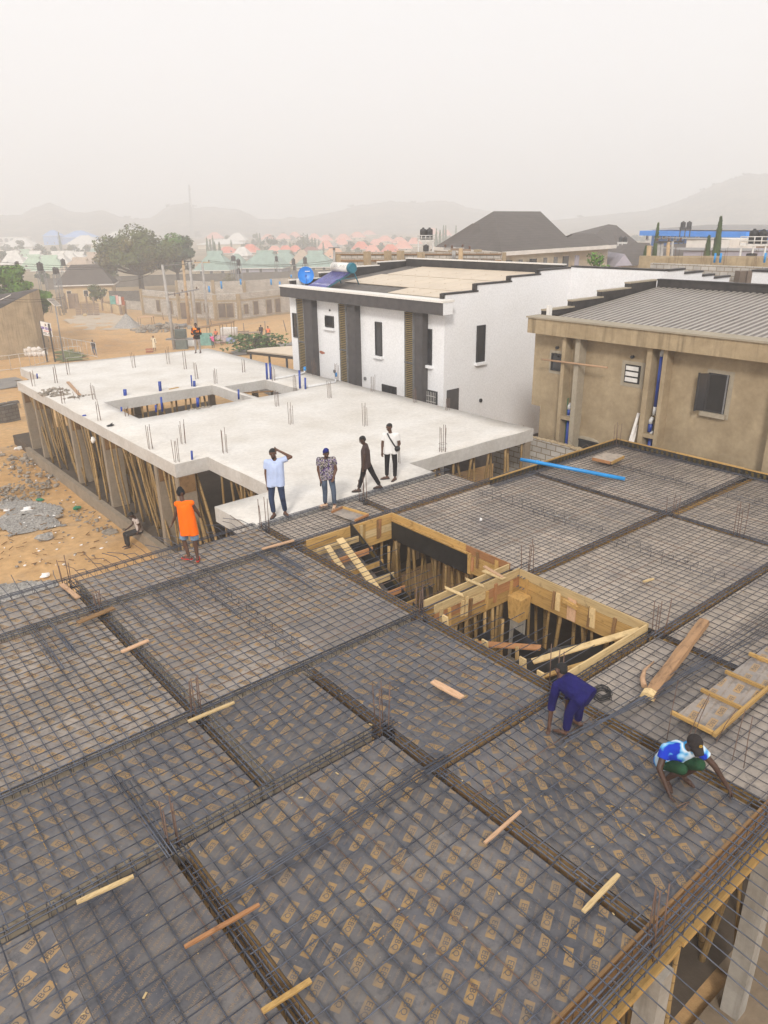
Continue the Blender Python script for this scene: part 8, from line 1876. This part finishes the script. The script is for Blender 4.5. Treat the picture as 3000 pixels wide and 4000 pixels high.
    if hair:
        q = MB(); capsule(q, H+up*.045*s-f*.024*s, H+up*.048*s+f*.002*s, .084*s, .080*s); capsule(q, H+up*.01*s-f*.04*s, H+up*.03*s-f*.03*s, .068*s, .078*s); fuse(q, 'hair', 'hair_black', t, .012)
    if hat == 'beanie':
        q = MB(); capsule(q, H+up*.04*s-f*.01*s, H+up*.115*s-f*.015*s, .094*s, .060*s); capsule(q, H+up*.035*s, H+up*.045*s, .096*s, .096*s); fuse(q, 'beanie', 'knit_black', t, .012)
    if hat == 'blue':
        q = MB(); capsule(q, H+up*.05*s-f*.02*s, H+up*.10*s-f*.012*s, .088*s, .074*s); capsule(q, H+up*.11*s-sd*.03*s, H+up*.165*s-sd*.015*s, .05*s, .022*s); fuse(q, 'cap', 'navy_cap', t, .012)
    if hat == 'cap':
        q = MB(); capsule(q, H+up*.045*s-f*.015*s, H+up*.055*s+f*.005*s, .096*s, .092*s); q.tube([H+up*.035*s+f*.07*s, H+up*.02*s+f*.165*s], [.075*s, .055*s], 12); cp_ = fuse(q, 'cap', 'cap_brown', t, .010)
        g = MB(); ct = H+up*.116*s+f*.066*s; n_ = (up*.8+f*.6).normalized(); u2 = (f*.8-up*.6).normalized()
        for a in range(9): an_ = PI*a/8; g.obox(ct+sd*math.cos(an_)*.02*s-u2*(math.sin(an_)*.015-.008)*s+n_*.012*s, sd*.005*s, u2*.006*s, n_*.002)
        for r_ in (-.3, .2, .6): g.obox(ct+u2*(.012+.012*r_)*s+n_*.012*s, sd*(.02-.01*abs(r_))*s, u2*.003*s, n_*.002)
        MAT.get('cap_gold') or simple('cap_gold', (.45, .27, .03), .6, .1, 9); g.build('embroidery', 'cap_gold', cp_)
    if shirt:
        q = MB(); g = lambda r: r*s*loose; hl, hr = P['hiL'], P['hiR']; ht = hem or 0.0; dn = (P['pel']-P['chest']).normalized() if hem is None or hem < 9 else V((0, 0, -1))
        e_s = .06 if sleeve else -.03; capsule(q, P['shL'].lerp(P['chest'], e_s), P['shR'].lerp(P['chest'], e_s), g(.064), g(.064)); capsule(q, P['chest'], P['neck']-(P['neck']-P['chest'])*.15, g(.105), g(.066), e1=False)
        for S, h in (('shL', hl), ('shR', hr)): e = h+dn*ht*s; capsule(q, P[S].lerp(P['chest'], .44), e, g(.090), g(.104*flare), e1=False)
        mid = P['pel']+dn*ht*s; capsule(q, P['chest'], mid, g(.122), g(.128*flare), e1=False)
        if sleeve:
            for S in 'LR':
                sh, el, ha = P['sh'+S], P['el'+S], P['ha'+S]
                if sleeve <= 1: capsule(q, sh, sh.lerp(el, sleeve), g(.064), g(.064), e1=False)
                else: capsule(q, sh, el, g(.064), g(.056)); capsule(q, el, el.lerp(ha, sleeve-1), g(.056), g(.052), e1=False)
        fuse(q, 'shirt', shirt, t, vox*1.05, 2)
    if robe:
        q = MB(); capsule(q, P['shL'], P['shR'], .07*s, .07*s); capsule(q, P['chest'], P['pel']+V((0, 0, -.55*s)), .15*s, .21*s, e1=False)
        for S in 'LR': capsule(q, P['sh'+S], P['el'+S], .075*s, .07*s); capsule(q, P['el'+S], P['el'+S].lerp(P['ha'+S], .75), .07*s, .07*s, e1=False)
        fuse(q, 'robe', robe, t, vox, 2)
    m_ = legs or shorts
    if m_:
        q = MB(); k = 1.0
        capsule(q, P['hiL'], P['hiR'], .108*s, .108*s); capsule(q, P['pel'], P['pel']+(P['chest']-P['pel']).normalized()*.08*s, .118*s, .118*s)
        for S in 'LR':
            hi, kn, an = P['hi'+S], P['kn'+S], P['an'+S]
            if shorts: capsule(q, hi, hi.lerp(kn, leg_end), .098*s, (.098 if leg_end < 1 else .078)*s, e1=leg_end == 1)
            else: capsule(q, hi, kn, .096*s, .070*s); capsule(q, kn, kn.lerp(an, .9*leg_end), .070*s, .058*s, e1=False)
        fuse(q, 'shorts' if shorts else 'trousers', m_, t, vox*1.05, 2)
    return t, P, H, f, up, sd
cloth('navy_cap', (.015, .02, .16), .2)
# man in the orange vest, seen from behind
t, P, *_ = person('man in an orange vest and black beanie seen from behind', (6.36, 14.79, .03), dict(pel=(-.03, 0, .93), chest=(-.05, .03, 1.27), neck=(-.10, .06, 1.46), head=(-.13, .11, 1.60), shL=(-.225, .05, 1.38), shR=(.105, .02, 1.41), elL=(-.30, .08, 1.10), haL=(-.43, .14, .86), elR=(.21, .10, 1.14), haR=(.19, .28, .98),
  hiL=(-.11, 0, .91), hiR=(.07, 0, .91), knL=(-.18, .05, .50), knR=(.09, .02, .49), anL=(-.09, .0, .12), anR=(.11, -.02, .09), face=(-.55, .8, -.15), toeL=(-.95, .25), toeR=(-.15, .9)), shirt='cloth_orange', sleeve=0, hem=.26, shorts='denim_light', leg_end=.92, hair=False, hat='beanie', shoes='sole_red', loose=1.06, flare=1.12)
# seated man
fs = atg(500, 2143)
t, P, *_ = person('man sitting on the plinth looking at his phone', fs, dict(pel=(.44, .30, .60), chest=(.38, .30, .92), neck=(.33, .27, 1.12), head=(.24, .21, 1.24), shL=(.27, .40, 1.05), shR=(.44, .14, 1.05), elL=(.17, .33, .80), haL=(.0, .10, .70), elR=(.52, .12, .80), haR=(.43, .05, .60), hiL=(.38, .38, .56), hiR=(.44, .22, .56), knL=(-.06, .05, .56), knR=(.08, -.06, .55), anL=(-.05, .07, .10), anR=(.06, -.06, .09), face=(-.8, -.35, -.45), toeL=(-.8, -.5), toeR=(-.8, -.5)), shirt='shirt_pale', sleeve=.45, hem=.02, legs='trouser_dark', leg_end=1.0, skin='skin_deep', shoes='sole_dark')
MB().obox(P['haL']+IR*-.05+V((0, 0, .03)), IR*.07, IA*.035, V((0, 0, .006))).build('phone', 'plastic_black', label='black phone in the hand of the seated man', cat='phone')
# pale blue shirt
t, P, *_ = person('bearded man in a pale blue shirt scratching his head', (9.30, 15.72, .05), dict(pel=(-.04, 0, .94), chest=(-.02, 0, 1.28), neck=(-.02, -.02, 1.46), head=(-.05, -.05, 1.61), shL=(-.22, 0, 1.39), shR=(.16, 0, 1.43), elL=(-.26, .02, 1.10), haL=(-.24, -.03, .78), elR=(.36, .02, 1.50), haR=(.06, .0, 1.68), hiL=(-.13, 0, .91), hiR=(.06, 0, .92), knL=(-.17, -.02, .48), knR=(.10, -.02, .50), anL=(-.14, .0, .09), anR=(.13, .08, .10), face=(-.3, -.9, -.25), toeL=(-.25, -.9), toeR=(.5, -.8)), shirt='shirt_blue', sleeve=.55, hem=.12, legs='denim_dark', beard=True, scale=1.09, loose=1.12, flare=1.08, skin='skin_warm')
# patterned shirt
t, P, *_ = person('man in a purple-grey patterned shirt and blue cap looking down', (10.68, 15.42, .05), dict(pel=(0, 0, .92), chest=(-.01, 0, 1.26), neck=(-.01, -.03, 1.43), head=(.0, -.09, 1.55), shL=(-.21, 0, 1.36), shR=(.18, 0, 1.37), elL=(-.24, .0, 1.07), haL=(-.19, -.06, .80), elR=(.24, -.02, 1.08), haR=(.16, -.14, .86), hiL=(-.10, 0, .89), hiR=(.09, 0, .90), knL=(-.08, -.05, .48), knR=(.15, -.05, .49), anL=(-.10, .04, .09), anR=(.16, -.06, .09), face=(.55, -.75, -.55), toeL=(-.75, -.5), toeR=(-.1, -1)), shirt='print_floral', sleeve=.55, hem=.10, legs='denim_mid', hair=True, hat='blue', shoes='shoe_tan', beard=True, loose=1.1, skin='skin_warm')
b = MB(); capsule(b, P['haL']-V((0, 0, .06)), P['haL']-V((0, 0, .16)), .015, .022); b.build('sunglasses', 'plastic_black', label='dark glasses hanging from the hand of the man in the patterned shirt', cat='glasses')
# walking man in brown
t, P, *_ = person('man walking left in a brown tee and black trousers', (12.26, 15.72, .05), dict(pel=(-.02, 0, .86), chest=(-.03, 0, 1.20), neck=(-.05, 0, 1.38), head=(-.10, -.01, 1.52), shL=(-.06, -.16, 1.32), shR=(-.02, .16, 1.32), elL=(-.06, -.22, 1.03), haL=(-.10, -.20, .76), elR=(.04, .18, 1.04), haR=(.02, .16, .78), hiL=(-.05, -.08, .84), hiR=(.01, .08, .84), knL=(-.13, -.06, .47), knR=(.19, .06, .46), anL=(-.25, -.08, .10), anR=(.36, .08, .14), face=(-1, -.12, -.12), toeL=(-1, -.1), toeR=(-.9, -.2)), shirt='shirt_brown', sleeve=.55, hem=.12, legs='trouser_black', skin='skin_deep', shoes='sole_dark', loose=1.08, leg_end=.98)
# white polo
t, P, H, f, up, sd = person('man in a white polo shirt with a black cross-body bag and black trousers', (13.40, 16.02, .05), dict(pel=(0, 0, .95), chest=(0, 0, 1.29), neck=(.0, 0, 1.46), head=(-.03, -.02, 1.62), shL=(-.18, 0, 1.40), shR=(.20, -.02, 1.40), elL=(-.24, .0, 1.12), haL=(-.25, -.04, .84), elR=(.27, .0, 1.12), haR=(.17, -.06, .92), hiL=(-.09, 0, .92), hiR=(.10, 0, .92), knL=(-.11, 0, .5), knR=(.13, -.02, .5), anL=(-.12, .05, .10), anR=(.12, -.05, .09), face=(-.78, -.6, -.12), toeL=(-.95, -.2), toeR=(-.5, -.85)), shirt='polo_white', sleeve=.6, hem=.10, legs='trouser_black', shoes='sole_dark', loose=1.08)
b = MB(); w0 = V((13.40, 16.02, .05)); Wp = lambda r, a, z: w0+IR*r+IA*a+V((0, 0, z)); b.tube([Wp(-.09, -.10, 1.47), Wp(-.03, -.145, 1.35), Wp(.06, -.155, 1.2), Wp(.15, -.13, 1.05)], .022, 6); b.build('bag_strap', 'strap_black', t)
MB().ball(Wp(.20, -.08, .99), .10, .07, .09, 10, 7).build('cross_body_bag', 'strap_black', label='small black bag at the hip of the man in the white polo', cat='bag')
# watching man at the far edge
person('man in a black and orange shirt at the far edge of the white slab', (19.8, 41.6, .05), dict(elL=(-.27, 0, 1.12), elR=(.27, 0, 1.12), haL=(-.06, -.2, 1.10), haR=(.10, -.2, 1.08), knL=(-.12, 0, .5), knR=(.12, 0, .5), anL=(-.14, 0, .09), anR=(.14, 0, .09)), shirt='print_ember', sleeve=1.4, hem=.12, legs='trouser_grey', vox=.016, loose=1.12)
# bending man in navy
t, P, *_ = person('man in navy clothes bending down beside the squared pit', at(2191, 2872, .0), dict(pel=(.235, -.10, .80), chest=(.08, .05, .86), neck=(.0, .18, .84), head=(.0, .26, .91), shL=(-.10, .08, .80), shR=(.10, .26, .82), elL=(-.14, .10, .48), haL=(-.17, .04, .10), elR=(.16, .34, .48), haR=(.13, .30, .12), hiL=(.16, -.15, .77), hiR=(.27, .0, .77), knL=(.07, -.07, .44), knR=(.25, .08, .42), anL=(.07, .0, .09), anR=(.29, .20, .11), face=(-.35, .6, -.7), toeL=(-.85, .45), toeR=(-.6, .7)), shirt='navy', sleeve=1.25, hem=.12, legs='navy', skin='skin', shoes='sole_dark', loose=1.08, flare=1.06, scale=1.05)
# crouching man
t, P, *_ = person('crouching man in a blue and white dyed shirt and dark cap', at(2634, 3058, .0), dict(pel=(-.06, .14, .24), chest=(-.02, .02, .50), neck=(.065, -.06, .61), head=(.09, -.14, .74), shL=(-.19, -.02, .57), shR=(.20, -.05, .61), elL=(-.29, -.14, .36), haL=(-.18, -.30, .08), elR=(.40, -.16, .40), haR=(.60, -.26, .09), hiL=(-.14, .12, .24), hiR=(.06, .12, .24), knL=(-.05, -.22, .42), knR=(.19, -.18, .45), anL=(-.11, -.02, .09), anR=(.13, .05, .09), face=(.12, -.62, -.70), toeL=(.0, -1), toeR=(.45, -.85)), shirt='tie_dye', sleeve=.5, hem=.02, shorts='green_dark', leg_end=1.0, hair=False, hat='cap', skin='skin_deep', shoes=None, loose=1.15, scale=1.06)
t = thing('pincers', 'pair of steel pincers lying before the crouching man', 'pincers', at(2690, 3140, .06)); a, c, d = at(2640, 3152, .06), at(2697, 3132, .06), at(2660, 3165, .06); MB().tube([a, at(2675, 3136, .07), c], .008, 6).build('handle', 'rebar_rust', t); MB().tube([d, at(2680, 3145, .07), c], .008, 6).build('handle', 'rebar_rust', t); MB().ball(c, .025, .02, .014, 8, 5).build('jaw', 'rebar_mid', t)
# people in the yard
def far(label, px, py, **k):
    p = atg(px, py); return person(label, p, k.pop('J', {}), vox=.022, **k)
far('man in a dark top and jeans leaning against the white railing', 370, 1388, J=dict(pel=(0, .1, .92), chest=(-.04, .14, 1.28), neck=(-.06, .14, 1.46), head=(-.07, .12, 1.61), haR=(.02, -.05, 1.05), haL=(-.16, 0, 1.08), elL=(-.28, .05, 1.15), anL=(.05, -.1, .09), anR=(.28, -.15, .09), knR=(.17, 0, .5)), shirt='shirt_dark', sleeve=1.5, hem=.05, legs='denim_mid')
far('man in a long cream robe standing in the yard with a hand raised', 605, 1372, J=dict(elL=(-.22, -.1, 1.3), haL=(-.08, -.15, 1.62)), robe='robe_cream')
far('person in a bright pink top bending at the stall', 833, 1358, J=dict(pel=(.1, 0, .85), chest=(-.05, -.05, 1.15), neck=(-.14, -.08, 1.3), head=(-.22, -.1, 1.4), shL=(-.2, -.1, 1.22), shR=(.1, -.05, 1.28), haL=(-.25, -.2, .8), elL=(-.24, -.15, 1.0)), shirt='cloth_pink', sleeve=.5, hem=.15, legs='trouser_dark', skin='skin_deep')
far('walker in dark clothes with a backpack in the yard', 1022, 1325, shirt='shirt_dark', sleeve=.5, hem=.1, legs='trouser_dark', J=dict(face=(0, 1, 0), toeL=(0, 1), toeR=(0, 1)))
far('walker in a coral orange top beside the one with the backpack', 1050, 1330, shirt='cloth_coral', sleeve=.5, hem=.12, legs='trouser_grey', J=dict(face=(.3, 1, 0), toeL=(0, 1), toeR=(0, 1)))
far('person in brown sitting under the stall roof', 845, 1326, J=dict(pel=(0, 0, .5), chest=(0, 0, .85), neck=(0, 0, 1.02), head=(0, -.02, 1.17), shL=(-.18, 0, .97), shR=(.18, 0, .97), elL=(-.24, 0, .7), elR=(.24, 0, .7), haL=(-.12, -.25, .6), haR=(.12, -.25, .6), hiL=(-.09, 0, .48), hiR=(.09, 0, .48), knL=(-.12, -.42, .48), knR=(.12, -.42, .48), anL=(-.12, -.42, .09), anR=(.12, -.42, .09)), shirt='cloth_coral', sleeve=.5, legs='trouser_dark')
p = atg(1022, 1325); MB().ball(p-IA*.2+V((0, 0, 1.25)), .2, .16, .26, 9, 6).build('backpack', 'shirt_brown', label='brown backpack worn by the walker in dark clothes', cat='backpack')
c = atg(585, 1378); t = thing('crate', 'small open wooden crate left of the robed man', 'crate', c); b = MB()
for z in (.12, .38): b.obox(c-IA*.2+V((0, 0, z)), IR*.36, IA*.02, V((0, 0, .06))); b.obox(c+IA*.2+V((0, 0, z)), IR*.36, IA*.02, V((0, 0, .06))); b.obox(c+IR*.36+V((0, 0, z)), IR*.02, IA*.2, V((0, 0, .06))); b.obox(c-IR*.36+V((0, 0, z)), IR*.02, IA*.2, V((0, 0, .06)))
b.build('slats', 'rust_red', t)
bpy.context.view_layer.update()
